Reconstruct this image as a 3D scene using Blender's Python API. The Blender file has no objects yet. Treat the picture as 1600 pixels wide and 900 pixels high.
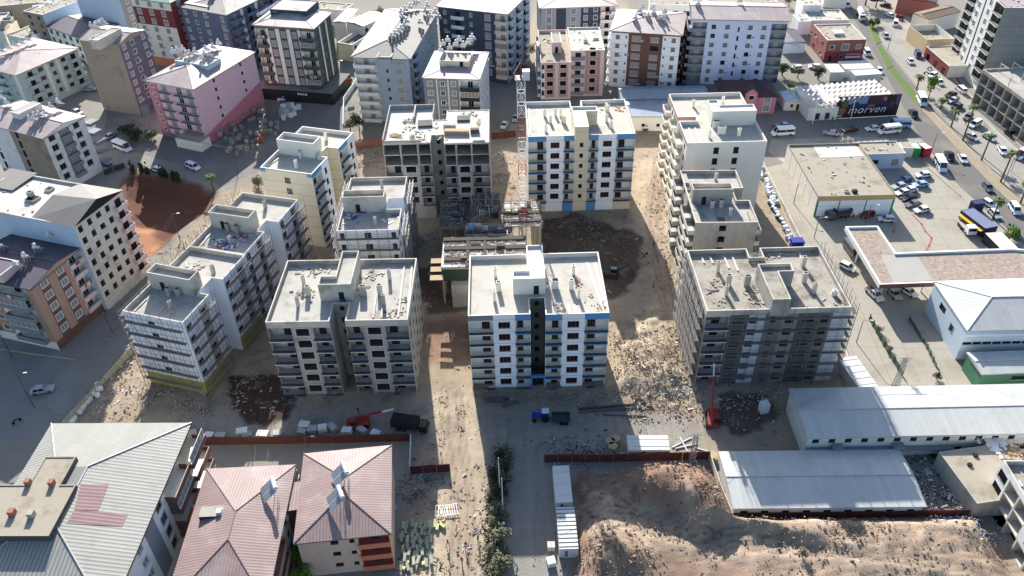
import bpy, math, random
import numpy as np
from math import sin, cos, tan, pi, radians, atan2, hypot, sqrt, floor
from mathutils import Vector, Matrix, noise

SC = bpy.context.scene
COL = SC.collection
RNG = random.Random(7)

# ------------------------------------------------------------------ camera
CAM_H = 117.0
FPX = 1278.28
PITCH = radians(38.134)
ROLL = radians(-1.365)
_r0 = Vector((1, 0, 0)); _fw = Vector((0, cos(PITCH), -sin(PITCH))); _u0 = Vector((0, sin(PITCH), cos(PITCH)))
_rt = cos(ROLL) * _r0 + sin(ROLL) * _u0
_up = -sin(ROLL) * _r0 + cos(ROLL) * _u0
cam_d = bpy.data.cameras.new('camera')
cam = bpy.data.objects.new('camera', cam_d); COL.objects.link(cam)
cam.matrix_world = Matrix(((_rt.x, _up.x, -_fw.x, 0), (_rt.y, _up.y, -_fw.y, 0), (_rt.z, _up.z, -_fw.z, CAM_H), (0, 0, 0, 1)))
cam_d.sensor_width = 36.0
cam_d.lens = 36.0 * FPX / 1600.0
cam_d.clip_start = 1.0
cam_d.clip_end = 6000.0
SC.camera = cam

# ------------------------------------------------------------------ world, sun, exposure
SUN_EL = radians(25.8)
SUN_AZ = radians(-8.0)          # measured from +y towards +x
w = bpy.data.worlds.new('World'); SC.world = w; w.use_nodes = True
nt = w.node_tree
sky = nt.nodes.new('ShaderNodeTexSky'); sky.sky_type = 'NISHITA'; sky.sun_disc = False
sky.sun_elevation = SUN_EL; sky.sun_rotation = SUN_AZ
sky.air_density = 1.0; sky.dust_density = 1.6; sky.ozone_density = 3.0
bg = nt.nodes['Background']; bg.inputs['Strength'].default_value = 0.100
nt.links.new(sky.outputs[0], bg.inputs[0])
sd = bpy.data.lights.new('sun', 'SUN'); sd.energy = 5.0; sd.angle = radians(0.5); sd.color = (1.0, 0.965, 0.91)
so = bpy.data.objects.new('sun', sd); COL.objects.link(so)
_sv = Vector((sin(SUN_AZ) * cos(SUN_EL), cos(SUN_AZ) * cos(SUN_EL), sin(SUN_EL)))
so.rotation_euler = _sv.to_track_quat('Z', 'Y').to_euler()
so.location = (0, 200, 150)
SC.view_settings.view_transform = 'Standard'; SC.view_settings.look = 'None'
SC.view_settings.exposure = 1.15; SC.view_settings.gamma = 1.0
SC.view_settings.use_curve_mapping = False
SC.cycles.max_bounces = 7; SC.cycles.diffuse_bounces = 6; SC.cycles.glossy_bounces = 2
SC.cycles.use_denoising = True

def at(px, py, z=0.0):
    "where the line of sight through this point of the photograph meets height z"
    d = _rt * ((px - 800) / FPX) - _up * ((py - 450) / FPX) + _fw
    t = (z - CAM_H) / d.z
    return (t * d.x, t * d.y)

# ------------------------------------------------------------------ materials
def S(r, g, b):
    f = lambda c: (c / 255 / 12.92) if c / 255 <= 0.04045 else ((c / 255 + 0.055) / 1.055) ** 2.4
    return (f(r), f(g), f(b))
MATS = {}
WALLS = ('paint', 'render', 'plaster', 'raw_concrete', 'pale_concrete', 'insulation_board', 'blockwork', 'cladding', 'prefab')
FLATS = ('asphalt', 'yard', 'road', 'street', 'roof', 'screed', 'slab', 'gravel', 'felt', 'balcony_floor', 'rubble', 'clod', 'median', 'pale_sheet')
def mat(name, col, rough=0.85, var=0.12, sc=0.35, fine=0.1, bump=0.0, metal=0.0, streak=0.0, stripes=0.0, pitch=0.3, stain=None, stain_amt=0.0, stain_sc=0.25, spec=0.3, lines=0.0, attr=False, joints=0.0):
    if name in MATS: return MATS[name]
    if any(q in name for q in WALLS) and 'weathered' not in name and 'roof' not in name: col = tuple(min(.86, c * 1.15) for c in col)
    if any(q in name for q in FLATS) : col = tuple(c * .84 for c in col); stain = tuple(c * .84 for c in stain) if stain else None
    m = bpy.data.materials.new(name); m.use_nodes = True
    N = m.node_tree.nodes; L = m.node_tree.links
    p = N['Principled BSDF']; p.inputs['Roughness'].default_value = rough; p.inputs['Metallic'].default_value = metal
    p.inputs['Specular IOR Level'].default_value = spec
    geo = N.new('ShaderNodeNewGeometry')
    def noi(scale, det=4, vec=None, r=0.6):
        n = N.new('ShaderNodeTexNoise'); n.inputs['Scale'].default_value = scale; n.inputs['Detail'].default_value = det; n.inputs['Roughness'].default_value = r
        L.new(vec if vec is not None else geo.outputs['Position'], n.inputs['Vector']); return n.outputs['Fac']
    def mathn(op, a, b, clamp=False):
        n = N.new('ShaderNodeMath'); n.operation = op; n.use_clamp = clamp
        for i, q in enumerate((a, b)):
            if isinstance(q, (int, float)): n.inputs[i].default_value = q
            else: L.new(q, n.inputs[i])
        return n.outputs[0]
    if attr:
        a = N.new('ShaderNodeAttribute'); a.attribute_name = 'soil'; base = a.outputs['Color']
    else:
        rgb = N.new('ShaderNodeRGB'); rgb.outputs[0].default_value = (*col, 1); base = rgb.outputs[0]
    def mix(fac, A, B, mode='MIX'):
        n = N.new('ShaderNodeMix'); n.data_type = 'RGBA'; n.blend_type = mode
        if isinstance(fac, (int, float)): n.inputs[0].default_value = fac
        else: L.new(fac, n.inputs[0])
        for i, q in ((6, A), (7, B)):
            if isinstance(q, tuple): n.inputs[i].default_value = (*q, 1)
            else: L.new(q, n.inputs[i])
        return n.outputs[2]
    # value multiplier
    k = mathn('ADD', 1 - var, mathn('MULTIPLY', noi(sc), 2 * var))
    if fine: k = mathn('MULTIPLY', k, mathn('ADD', 1 - fine, mathn('MULTIPLY', noi(sc * 9, 3), 2 * fine)))
    if streak:
        mp = N.new('ShaderNodeMapping'); mp.inputs['Scale'].default_value = (1.6, 1.6, 0.12); L.new(geo.outputs['Position'], mp.inputs[0])
        k = mathn('MULTIPLY', k, mathn('ADD', 1 - streak, mathn('MULTIPLY', noi(1.0, 4, mp.outputs[0]), 2 * streak)))
    hgt = None
    if stripes:
        uv = N.new('ShaderNodeUVMap'); sp = N.new('ShaderNodeSeparateXYZ'); L.new(uv.outputs[0], sp.inputs[0])
        fr = mathn('FRACT', mathn('DIVIDE', sp.outputs[0], pitch), 0)
        tri = mathn('ABSOLUTE', mathn('SUBTRACT', fr, 0.5), 0)     # 0..0.5
        st = mathn('GREATER_THAN', tri, 0.36)
        k = mathn('MULTIPLY', k, mathn('SUBTRACT', 1.0, mathn('MULTIPLY', st, stripes)))
        hgt = tri
        # sheets laid in slightly different tones
        pn = N.new('ShaderNodeTexWhiteNoise'); pn.noise_dimensions = '2D'
        sn = N.new('ShaderNodeVectorMath'); sn.operation = 'FLOOR'
        dv = N.new('ShaderNodeVectorMath'); dv.operation = 'DIVIDE'; L.new(uv.outputs[0], dv.inputs[0]); dv.inputs[1].default_value = (1.0, 6.0, 1)
        L.new(dv.outputs[0], sn.inputs[0]); L.new(sn.outputs[0], pn.inputs['Vector'])
        k = mathn('MULTIPLY', k, mathn('ADD', 0.95, mathn('MULTIPLY', pn.outputs['Value'], 0.1)))
    if lines:
        sp2 = N.new('ShaderNodeSeparateXYZ'); L.new(geo.outputs['Position'], sp2.inputs[0])
        frz = mathn('FRACT', mathn('DIVIDE', sp2.outputs[2], lines), 0)
        k = mathn('MULTIPLY', k, mathn('SUBTRACT', 1.0, mathn('MULTIPLY', mathn('LESS_THAN', frz, 0.035), 0.45)))
    if joints:
        sp3 = N.new('ShaderNodeSeparateXYZ'); L.new(geo.outputs['Position'], sp3.inputs[0])
        for ax_ in (0, 1):
            fj = mathn('FRACT', mathn('ADD', mathn('DIVIDE', mathn('ADD', sp3.outputs[ax_], mathn('MULTIPLY', sp3.outputs[1 - ax_], .08 if ax_ else -.08)), joints), 100.0), 0)
            k = mathn('MULTIPLY', k, mathn('SUBTRACT', 1.0, mathn('MULTIPLY', mathn('LESS_THAN', fj, 0.03), 0.22)))
    cmb = N.new('ShaderNodeCombineColor')
    for i in range(3): L.new(k, cmb.inputs[i])
    c = mix(1.0, base, cmb.outputs[0], 'MULTIPLY')
    if stain is not None:
        nf = noi(stain_sc, 6, r=0.65)
        n = N.new('ShaderNodeMapRange'); L.new(nf, n.inputs[0])
        n.inputs[1].default_value = 0.62 - stain_amt * 0.3; n.inputs[2].default_value = 0.75 - stain_amt * 0.15
        c = mix(mathn('MULTIPLY', n.outputs[0], min(1.0, 0.5 + stain_amt * 0.5)), c, stain)
    L.new(c, p.inputs['Base Color'])
    if bump or hgt is not None:
        b = N.new('ShaderNodeBump'); b.inputs['Distance'].default_value = 0.05 if hgt is not None else bump; b.inputs['Strength'].default_value = 0.6
        L.new(hgt if hgt is not None else noi(sc * 6, 6), b.inputs['Height']); L.new(b.outputs[0], p.inputs['Normal'])
    MATS[name] = m
    return m

WHITE = mat('white_paint', S(228, 228, 228), 0.7, .05, streak=.05, lines=2.95)
WHITEP = mat('white_plaster', S(205, 206, 204), 0.8, .07, streak=.08, stain=S(150, 145, 135), stain_amt=.2)
CAP = mat('parapet_white', S(212, 209, 200), 0.7, .05)
BEIGE = mat('beige_paint', S(206, 194, 166), 0.75, .05, streak=.04, lines=2.95)
CREAM = mat('cream_paint', S(214, 209, 196), 0.8, .06, streak=.06)
BLUE = mat('blue_paint', S(86, 136, 176), 0.6, .06, streak=.04)
DKBLUE = mat('balcony_blue', S(52, 86, 116), 0.7, .08)
OLIVE = mat('olive_render', S(108, 106, 94), 0.85, .08, streak=.05, lines=2.95)
CONC = mat('raw_concrete', S(156, 151, 142), 0.9, .16, sc=.5, bump=.01, streak=.24, stain=S(112, 106, 98), stain_amt=.35)
CONCD = mat('dark_concrete', S(92, 89, 84), 0.9, .15, sc=.5, streak=.14, stain=S(82, 78, 72), stain_amt=.35)  # dark concrete pieces, and shade coloured into open bays and holes
CONCL = mat('pale_concrete', S(184, 178, 166), 0.9, .12, sc=.4, bump=.01, streak=.08, stain=S(135, 128, 116), stain_amt=.4)
SCREED = mat('roof_screed', S(184, 180, 170), 0.9, .14, sc=.25, fine=.1, stain=S(140, 134, 124), stain_amt=.45, stain_sc=.3)
ROOFC = mat('roof_clean', S(192, 187, 175), 0.9, .09, sc=.2, fine=.07, stain=S(160, 150, 134), stain_amt=.35)
ROOFD = mat('roof_dirty', S(170, 163, 150), 0.95, .15, sc=.3, fine=.14, stain=S(110, 103, 92), stain_amt=.55, stain_sc=.35)
ROOFT = mat('roof_tan', S(170, 161, 144), 0.95, .1, sc=.25, fine=.1, stain=S(124, 112, 94), stain_amt=.4)
DARK = mat('dark_interior', S(34, 33, 35), 0.95, .1)  # near-black colour standing for the unlit space in openings
GLASS = mat('window_glass', S(26, 29, 36), 0.12, .1, sc=.8, spec=.6)
CURTAIN = mat('window_curtain', S(134, 130, 120), 0.5, .18, sc=1.2, spec=.5)
FRAMEW = mat('frame_white', S(210, 210, 208), 0.5, .04)
FRAMEB = mat('frame_brown', S(120, 72, 56), 0.6, .08)
FRAMED = mat('frame_dark', S(40, 40, 44), 0.6, .08)
PINK = mat('pink_paint', S(208, 172, 180), 0.8, .05, streak=.05)
PINKD = mat('deep_pink_paint', S(180, 114, 124), 0.8, .05, streak=.05)
PINKS = mat('pale_pink_render', S(196, 174, 168), 0.85, .07, streak=.06)
PINKR = mat('dusty_rose_render', S(160, 126, 122), 0.85, .07, streak=.06)
BLOCK = mat('bare_blockwork', S(146, 134, 118), 0.95, .16, sc=.9, fine=.2, streak=.1, stain=S(104, 94, 84), stain_amt=.3, lines=1.2)
GREYP = mat('grey_paint', S(120, 124, 130), 0.8, .06, streak=.06)
GREYB = mat('grey_blue_paint', S(146, 158, 170), 0.8, .05, streak=.06)
VIOLG = mat('violet_grey_paint', S(98, 97, 106), 0.8, .06, streak=.05)
STEELB = mat('steel_blue_paint', S(92, 102, 120), 0.8, .06, streak=.05)
NAVY = mat('navy_paint', S(62, 70, 84), 0.8, .08, streak=.05)
PBLUE = mat('pale_blue_paint', S(188, 196, 216), 0.8, .05, streak=.06)
WBLUE = mat('faded_blue_plaster', S(176, 192, 206), 0.85, .08, streak=.1, stain=S(196, 186, 176), stain_amt=.3)
MINT = mat('pale_mint_paint', S(168, 180, 174), 0.85, .06, streak=.08)
RED = mat('red_brown_paint', S(120, 56, 56), 0.8, .08, streak=.05)
REDB = mat('brick_red_render', S(142, 88, 78), 0.85, .12, streak=.08)
BROWN = mat('brown_cladding', S(102, 72, 66), 0.8, .1)
TERRA = mat('terracotta_paint', S(158, 128, 110), 0.85, .08, streak=.06)
ORANGE = mat('orange_paint', S(196, 120, 90), 0.8, .06)
PEACH = mat('peach_paint', S(206, 172, 148), 0.85, .06, streak=.08, stain=S(180, 176, 172), stain_amt=.2)
DKGREEN = mat('dark_green_cladding', S(66, 74, 68), 0.7, .1)
GREEN = mat('green_paint', S(66, 108, 86), 0.75, .08, streak=.06)
TEAL = mat('teal_paint', S(40, 130, 110), 0.7, .06)
RMAUVE = mat('mauve_metal_roof', S(156, 132, 127), 0.6, .14, sc=.25, stripes=.34, pitch=.5, stain=S(172, 154, 148), stain_amt=.35)
RMAUVE2 = mat('faded_mauve_roof', S(168, 152, 149), 0.6, .10, sc=.2, stripes=.1, pitch=.5, stain=S(196, 186, 178), stain_amt=.4)
RPURP = mat('plum_metal_roof', S(92, 84, 94), 0.55, .10, sc=.2, stripes=.12, pitch=.5)
RGREY = mat('grey_sheet_roof', S(128, 124, 118), 0.7, .08, sc=.2, stripes=.05, pitch=.6)
RLIGHT = mat('pale_corrugated_roof', S(168, 167, 158), 0.6, .12, sc=.12, stripes=.45, pitch=.62, stain=S(140, 116, 100), stain_amt=.12)
RPANEL = mat('white_sandwich_roof', S(194, 195, 189), 0.38, .05, sc=.08, fine=.03, stripes=.04, pitch=1.0, spec=.5, stain=S(166, 166, 160), stain_amt=.25)
RSHEET = mat('pale_sheet', S(152, 152, 144), 0.8, .08, sc=.1, stripes=.08, pitch=.62, stain=S(160, 150, 136), stain_amt=.2)
RDARK = mat('dark_tile_roof', S(84, 66, 70), 0.8, .12, sc=.4, fine=.2)
RGREEN = mat('teal_tile_roof', S(84, 140, 122), 0.7, .1, stripes=.2, pitch=.5)
ASPH = mat('asphalt', S(112, 109, 104), 0.92, .10, sc=.12, fine=.08, stain=S(146, 138, 124), stain_amt=.35, stain_sc=.06)
ASPHD = mat('dusty_asphalt', S(120, 118, 113), 0.92, .10, sc=.12, fine=.08, stain=S(152, 145, 132), stain_amt=.5, stain_sc=.07)
YARD = mat('concrete_yard', S(168, 161, 147), 0.92, .10, sc=.1, fine=.08, joints=5.5, stain=S(140, 130, 112), stain_amt=.3, stain_sc=.08)
GRAVEL = mat('compacted_gravel', S(142, 134, 120), 0.95, .10, sc=.15, fine=.12, bump=.01, stain=S(170, 156, 130), stain_amt=.35, stain_sc=.08)
PAVE = mat('kerb_stone', S(170, 158, 134), 0.9, .1)
GRASS = mat('grass', S(84, 106, 44), 0.95, .25, sc=1.2, fine=.3)
STEEL = mat('galvanised_steel', S(118, 120, 124), 0.5, .1, metal=.3)
DSTEEL = mat('dark_steel', S(60, 62, 66), 0.6, .1)
REDS = mat('red_steel', S(144, 56, 52), 0.55, .1)
WHITES = mat('white_steel', S(222, 222, 220), 0.5, .06)
RUST = mat('rusty_hoarding', S(92, 54, 46), 0.8, .14, sc=.5, streak=.12)
WOOD = mat('plywood', S(170, 148, 116), 0.85, .14, sc=1.0)
PLANK = mat('scaffold_plank', S(120, 112, 104), 0.9, .2, sc=1.0)
FORM = mat('green_formwork', S(52, 64, 56), 0.85, .15)
PLAST = mat('white_plastic', S(206, 209, 212), 0.4, .04)
BARREL = mat('aqua_barrel', S(120, 168, 184), 0.45, .06)
SOLAR = mat('solar_collector', S(22, 26, 44), 0.15, .1, spec=.7)
LEAF = mat('foliage', S(72, 88, 48), 0.9, .3, sc=1.5, fine=.25)
LEAFD = mat('dark_foliage', S(50, 62, 40), 0.9, .3, sc=1.5, fine=.25)
LEAFG = mat('dusty_foliage', S(110, 110, 84), 0.95, .25, sc=1.5, fine=.25)
LEAFB = mat('bright_foliage', S(96, 124, 36), 0.9, .25, sc=1.5, fine=.25)
PALML = mat('palm_fronds', S(88, 108, 54), 0.85, .3, sc=1.5, fine=.2)
BARK = mat('bark', S(98, 82, 64), 0.95, .2, sc=2.0)
TYRE = mat('rubber', S(26, 26, 27), 0.9, .1)
SKIN = mat('skin', S(176, 128, 100), 0.7, .05)
GLAZE = mat('car_glass', S(20, 23, 28), 0.08, .05, spec=.8)
BLUEP = mat('blue_plastic', S(30, 42, 150), 0.45, .08)
YELINS = mat('yellow_insulation', S(186, 188, 138), 0.85, .10, sc=1.0)
GRNINS = mat('pale_green_insulation', S(150, 154, 138), 0.85, .10, sc=1.0)
BLKP = mat('pale_block_pallets', S(170, 172, 168), 0.85, .1, sc=1.0)
BLKT = mat('stone_tan', S(150, 145, 130), 0.9, .14, sc=1.0)
BLKO = mat('orange_brick', S(156, 110, 90), 0.9, .14, sc=1.0)

# ------------------------------------------------------------------ mesh builder
class MB:
    def __init__(s): s.v = []; s.f = []; s.m = []; s.uv = []; s.mats = []
    def mi(s, m):
        if m not in s.mats: s.mats.append(m)
        return s.mats.index(m)
    def face(s, pts, m, uv=None):
        n = len(s.v); s.v.extend([tuple(p) for p in pts]); s.f.append(tuple(range(n, n + len(pts)))); s.m.append(s.mi(m))
        s.uv.extend(uv if uv else [(0, 0)] * len(pts))
    def roofface(s, pts, m, eave=None):
        "a sloping face whose stripes run down the slope"
        P = [Vector(p) for p in pts]
        a, b = (P[0], P[1]) if eave is None else (P[eave[0]], P[eave[1]])
        u = (b - a); u.z = 0; u = u.normalized() if u.length else Vector((1, 0, 0))
        nrm = (P[1] - P[0]).cross(P[2] - P[0])
        vv = nrm.normalized().cross(u) if nrm.length else Vector((0, 1, 0))
        s.face(pts, m, [((p - a).dot(u), (p - a).dot(vv)) for p in P])
    def box(s, x0, y0, z0, x1, y1, z1, m, top=None):
        p = [(x0, y0, z0), (x1, y0, z0), (x1, y1, z0), (x0, y1, z0), (x0, y0, z1), (x1, y0, z1), (x1, y1, z1), (x0, y1, z1)]
        for q, mm in (((0, 1, 5, 4), m), ((1, 2, 6, 5), m), ((2, 3, 7, 6), m), ((3, 0, 4, 7), m), ((4, 5, 6, 7), top or m), ((3, 2, 1, 0), m)):
            s.face([p[i] for i in q], mm)
    def rbox(s, c, size, rz, m, tilt=0.0, roll=0.0):
        "a box by centre, size and rotation"
        R = Matrix.Rotation(rz, 3, 'Z') @ Matrix.Rotation(tilt, 3, 'X') @ Matrix.Rotation(roll, 3, 'Y')
        h = Vector(size) / 2; c = Vector(c)
        p = [c + R @ Vector((sx * h.x, sy * h.y, sz * h.z)) for sz in (-1, 1) for sy in (-1, 1) for sx in (-1, 1)]
        for q in ((0, 2, 3, 1), (4, 5, 7, 6), (0, 1, 5, 4), (1, 3, 7, 5), (3, 2, 6, 7), (2, 0, 4, 6)):
            s.face([p[i] for i in q], m)
    def prism(s, poly, z0, z1, m, top=None, bottom=False):
        n = len(poly)
        for i in range(n):
            a, b = poly[i], poly[(i + 1) % n]
            s.face([(*a, z0), (*b, z0), (*b, z1), (*a, z1)], m)
        s.face([(*p, z1) for p in poly], top or m)
        if bottom: s.face([(*p, z0) for p in reversed(poly)], m)
    def tube(s, p, q, r, m, n=5, r2=None):
        p, q = Vector(p), Vector(q); d = (q - p)
        if d.length < 1e-6: return
        d.normalize(); a = d.orthogonal().normalized(); b = d.cross(a); r2 = r if r2 is None else r2
        A = [p + (a * cos(2 * pi * i / n) + b * sin(2 * pi * i / n)) * r for i in range(n)]
        B = [q + (a * cos(2 * pi * i / n) + b * sin(2 * pi * i / n)) * r2 for i in range(n)]
        for i in range(n):
            j = (i + 1) % n; s.face([A[i], A[j], B[j], B[i]], m)
        s.face(list(reversed(A)), m); s.face(B, m)
    def lump(s, c, r, m, rg, squash=0.7):
        "one irregular stone or clod"
        c = Vector(c); t = (1 + sqrt(5)) / 2
        P = [Vector(v).normalized() for v in ((-1, t, 0), (1, t, 0), (-1, -t, 0), (1, -t, 0), (0, -1, t), (0, 1, t), (0, -1, -t), (0, 1, -t), (t, 0, -1), (t, 0, 1), (-t, 0, -1), (-t, 0, 1))]
        k = [rg.uniform(.7, 1.25) for _ in P]; ax = (rg.uniform(.7, 1.3), rg.uniform(.7, 1.3), squash)
        P = [c + Vector((v.x * ax[0], v.y * ax[1], v.z * ax[2])) * (r * kk) for v, kk in zip(P, k)]
        for f in ((0, 11, 5), (0, 5, 1), (0, 1, 7), (0, 7, 10), (0, 10, 11), (1, 5, 9), (5, 11, 4), (11, 10, 2), (10, 7, 6), (7, 1, 8), (3, 9, 4), (3, 4, 2), (3, 2, 6), (3, 6, 8), (3, 8, 9), (4, 9, 5), (2, 4, 11), (6, 2, 10), (8, 6, 7), (9, 8, 1)):
            s.face([P[i] for i in f], m)
    def add(s, o, mtx):
        n = len(s.v); s.v.extend([tuple(mtx @ Vector(p)) for p in o.v]); idx = [s.mi(m) for m in o.mats]
        s.f.extend([tuple(i + n for i in f) for f in o.f]); s.m.extend([idx[i] for i in o.m]); s.uv.extend(o.uv)
    def mesh(s, name):
        me = bpy.data.meshes.new(name); me.from_pydata(s.v, [], s.f)
        for m in s.mats: me.materials.append(m)
        me.polygons.foreach_set('material_index', s.m)
        uvl = me.uv_layers.new(name='UVMap'); uvl.data.foreach_set('uv', [c for p in s.uv for c in p])
        me.update(); return me
    def build(s, name, parent=None, loc=(0, 0, 0), rz=0):
        if not s.f: return None
        return place(s.mesh(name), name, parent, loc, rz)

def place(me, name, parent=None, loc=(0, 0, 0), rz=0):
    o = bpy.data.objects.new(name, me); COL.objects.link(o)
    o.location = loc; o.rotation_euler = (0, 0, rz)
    if parent: o.parent = parent
    return o
def tag(o, label=None, cat=None, group=None, kind=None):
    if label: o['label'] = label
    if cat: o['category'] = cat
    if group: o['group'] = group
    if kind: o['kind'] = kind
    return o
def thing(name, label, cat, loc=(0, 0, 0), rz=0, group=None):
    o = bpy.data.objects.new(name, None); COL.objects.link(o); o.empty_display_size = .5
    o.location = (loc[0], loc[1], loc[2] if len(loc) > 2 else 0); o.rotation_euler = (0, 0, rz)
    return tag(o, label, cat, group)
def copy_tree(o, loc=None, rz=None, label=None, group=None, parent=None, swap=None):
    c = o.copy(); COL.objects.link(c); c.parent = parent
    if loc is not None: c.location = (loc[0], loc[1], loc[2] if len(loc) > 2 else 0)
    if rz is not None: c.rotation_euler = (0, 0, rz)
    if label: c['label'] = label
    if group: c['group'] = group
    if swap and c.data and c.name.split('.')[0] in swap: c.data = swap[c.name.split('.')[0]]
    for ch in KIDS.get(o.name, ()): copy_tree(ch, parent=c, swap=swap)
    return c
KIDS = {}
def remember(o, kids): KIDS[o.name] = kids; return o

# ------------------------------------------------------------------ windows and balconies
STY = {  # frame, glass, mullions, trim
    'dark': (FRAMED, GLASS, 2, None), 'brown': (FRAMEB, GLASS, 3, None), 'white': (FRAMEW, GLASS, 2, None),
    'whitec': (FRAMEW, CURTAIN, 2, None), 'trim': (FRAMEW, GLASS, 2, FRAMEW), 'trimc': (FRAMEW, CURTAIN, 2, FRAMEW),
    'grey': (STEEL, GLASS, 2, GREYP), 'void': (FRAMED, DARK, 1, None), 'bays': (FRAMEW, CURTAIN, 5, None), 'darkc': (FRAMED, CURTAIN, 3, None), 'door': (FRAMED, DARK, 2, None),
    'bars': (FRAMED, DARK, 5, None)}
_wm = {}
def win_mb(ww, wh, sty):
    fr, gl, nx, trim = STY[sty]; b = MB(); t = .07
    b.face([(-ww / 2, .14, 0), (ww / 2, .14, 0), (ww / 2, .14, wh), (-ww / 2, .14, wh)], gl)
    b.box(-ww / 2, .05, 0, ww / 2, .13, t, fr); b.box(-ww / 2, .05, wh - t, ww / 2, .13, wh, fr)
    for i in range(nx + 1):
        x = -ww / 2 + ww * i / nx; x = min(max(x, -ww / 2 + t / 2), ww / 2 - t / 2)
        b.box(x - t / 2, .045, t, x + t / 2, .125, wh - t, fr)
    if trim:
        q = .16
        for (x0, z0, x1, z1) in ((-ww / 2 - q, -q, ww / 2 + q, 0), (-ww / 2 - q, wh, ww / 2 + q, wh + q), (-ww / 2 - q, 0, -ww / 2, wh), (ww / 2, 0, ww / 2 + q, wh)):
            b.box(x0, -.06, z0, x1, .02, z1, trim)
    else:
        b.box(-ww / 2 - .06, -.06, -.07, ww / 2 + .06, .06, -.005, fr if sty != 'void' else CONCL)
    return b
def win_mesh(ww, wh, sty):
    k = (round(ww, 1), round(wh, 1), sty)
    if k not in _wm: _wm[k] = win_mb(k[0], k[1], sty).mesh('window')
    return _wm[k]
DECKF = mat('balcony_floor', S(96, 98, 104), .9, .2, sc=1.0, stain=S(60, 60, 64), stain_amt=.4, stain_sc=1.5)  # dark bluish tone puts the shadow on the balcony floors into the colour
_bm = {}
def bal_mesh(wd, dep, m, rail):
    "projecting balcony front: slab edge and parapet or railing; origin at the slab level on the wall line"
    k = (round(wd, 1), round(dep, 2), m.name, rail)
    if k in _bm: return _bm[k]
    b = MB(); h = wd / 2; d = dep
    if rail in ('open', 'thin'):
        b.box(-h, -d, -.24, h, .02, 0, m, top=DECKF)
        if rail == 'thin':
            for z_ in (.35, .65, .95): b.box(-h, -d, z_, h, -d + .03, z_ + .03, DSTEEL)
            for i in range(5): x = -h + .02 + (wd - .06) * i / 4; b.box(x, -d, 0, x + .03, -d + .03, .95, DSTEEL)
        _bm[k] = b.mesh('balcony'); return _bm[k]
    b.box(-h, -d, -.2, h, .02, 0, CAP if rail == 'cap' else m, top=None if rail != 'two' else CREAM)
    if rail == 'two':
        b.box(-h, -d, 0, h, -d + .1, .95, m); b.box(-h + .1, -d + .1, .005, h - .1, -d + .16, .94, CREAM); b.box(-h, -d + .1, 0, -h + .1, .02, .95, m); b.box(h - .1, -d + .1, 0, h, .02, .95, m)
    if rail in ('solid', 'cap'):
        b.box(-h, -d, 0, h, -d + .12, .95, m); b.box(-h, -d + .12, 0, -h + .12, .02, .95, m); b.box(h - .12, -d + .12, 0, h, .02, .95, m)
    elif rail == 'rail':
        b.box(-h, -d, .9, h, -d + .06, .96, DSTEEL)
        n = max(3, int(wd / .45))
        for i in range(n + 1):
            x = -h + .03 + (wd - .06) * i / n; b.box(x - .02, -d, 0, x + .02, -d + .04, .9, DSTEEL)
    _bm[k] = b.mesh('balcony'); return _bm[k]

_ac = []
ACOK = ()
_lm = {}
def laundry_mesh(k):
    if k not in _lm:
        b = MB(); rg = random.Random(k); cs = [mat('cloth_a', S(170, 60, 60), .9, .1), mat('cloth_b', S(210, 208, 200), .9, .1), mat('cloth_c', S(70, 90, 140), .9, .1), mat('cloth_d', S(196, 176, 120), .9, .1)]
        x = -.9
        while x < .8: w_ = rg.uniform(.3, .7); b.box(x, -.03, -rg.uniform(.3, .8), x + w_, 0, .22, rg.choice(cs)); x += w_ + .02
        _lm[k] = b.mesh('laundry')
    return _lm[k]
def ac_mesh():
    if not _ac:
        b = MB(); b.box(-.4, -.32, 0, .4, -.02, .6, PLAST); b.tube((.08, -.335, .3), (.08, -.325, .3), .22, FRAMED, 10); _ac.append(b.mesh('air_conditioner'))
    return _ac[0]
def simplify(poly, rect=True):
    "local, right-angled version of an outline; returns origin, angle, points"
    a, b = Vector(poly[0]), Vector(poly[1]); d = (b - a); ang = atan2(d.y, d.x)
    if len(poly) > 5:   # use the longest edge for the bearing
        best = max(range(len(poly)), key=lambda i: (Vector(poly[(i + 1) % len(poly)]) - Vector(poly[i])).length)
        e = Vector(poly[(best + 1) % len(poly)]) - Vector(poly[best]); ae = atan2(e.y, e.x)
        k = round((ae - ang) / (pi / 2)); ang = ae - k * pi / 2
    c, s = cos(-ang), sin(-ang)
    L = [((p[0] - a.x) * c - (p[1] - a.y) * s, (p[0] - a.x) * s + (p[1] - a.y) * c) for p in poly]
    if rect:
        n = len(L); xs = [p[0] for p in L]; ys = [p[1] for p in L]
        hor = [abs(L[(i + 1) % n][0] - L[i][0]) > abs(L[(i + 1) % n][1] - L[i][1]) for i in range(n)]
        for arr, flag in ((ys, True), (xs, False)):
            i = 0; done = set()
            for i in range(n):
                if hor[i] == flag and i not in done:
                    run = [i]; j = (i + 1) % n
                    while hor[j] == flag and j != i: run.append(j); j = (j + 1) % n
                    idx = sorted(set(run + [(r + 1) % n for r in run])); mval = sum(arr[q] for q in idx) / len(idx)
                    for q in idx: arr[q] = mval
                    done.update(run)
        L = list(zip(xs, ys))
    return a, ang, L

def inset(poly, t):
    n = len(poly); out = []
    for i in range(n):
        p0, p1, p2 = Vector(poly[i - 1]), Vector(poly[i]), Vector(poly[(i + 1) % n])
        d1 = (p1 - p0).normalized(); d2 = (p2 - p1).normalized()
        n1 = Vector((-d1.y, d1.x)); n2 = Vector((-d2.y, d2.x)); m = n1 + n2
        if m.length < 1e-4: m = n1
        m.normalize(); k = t / max(.25, m.dot(n1)); out.append((p1.x + m.x * k, p1.y + m.y * k))
    return out

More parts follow.
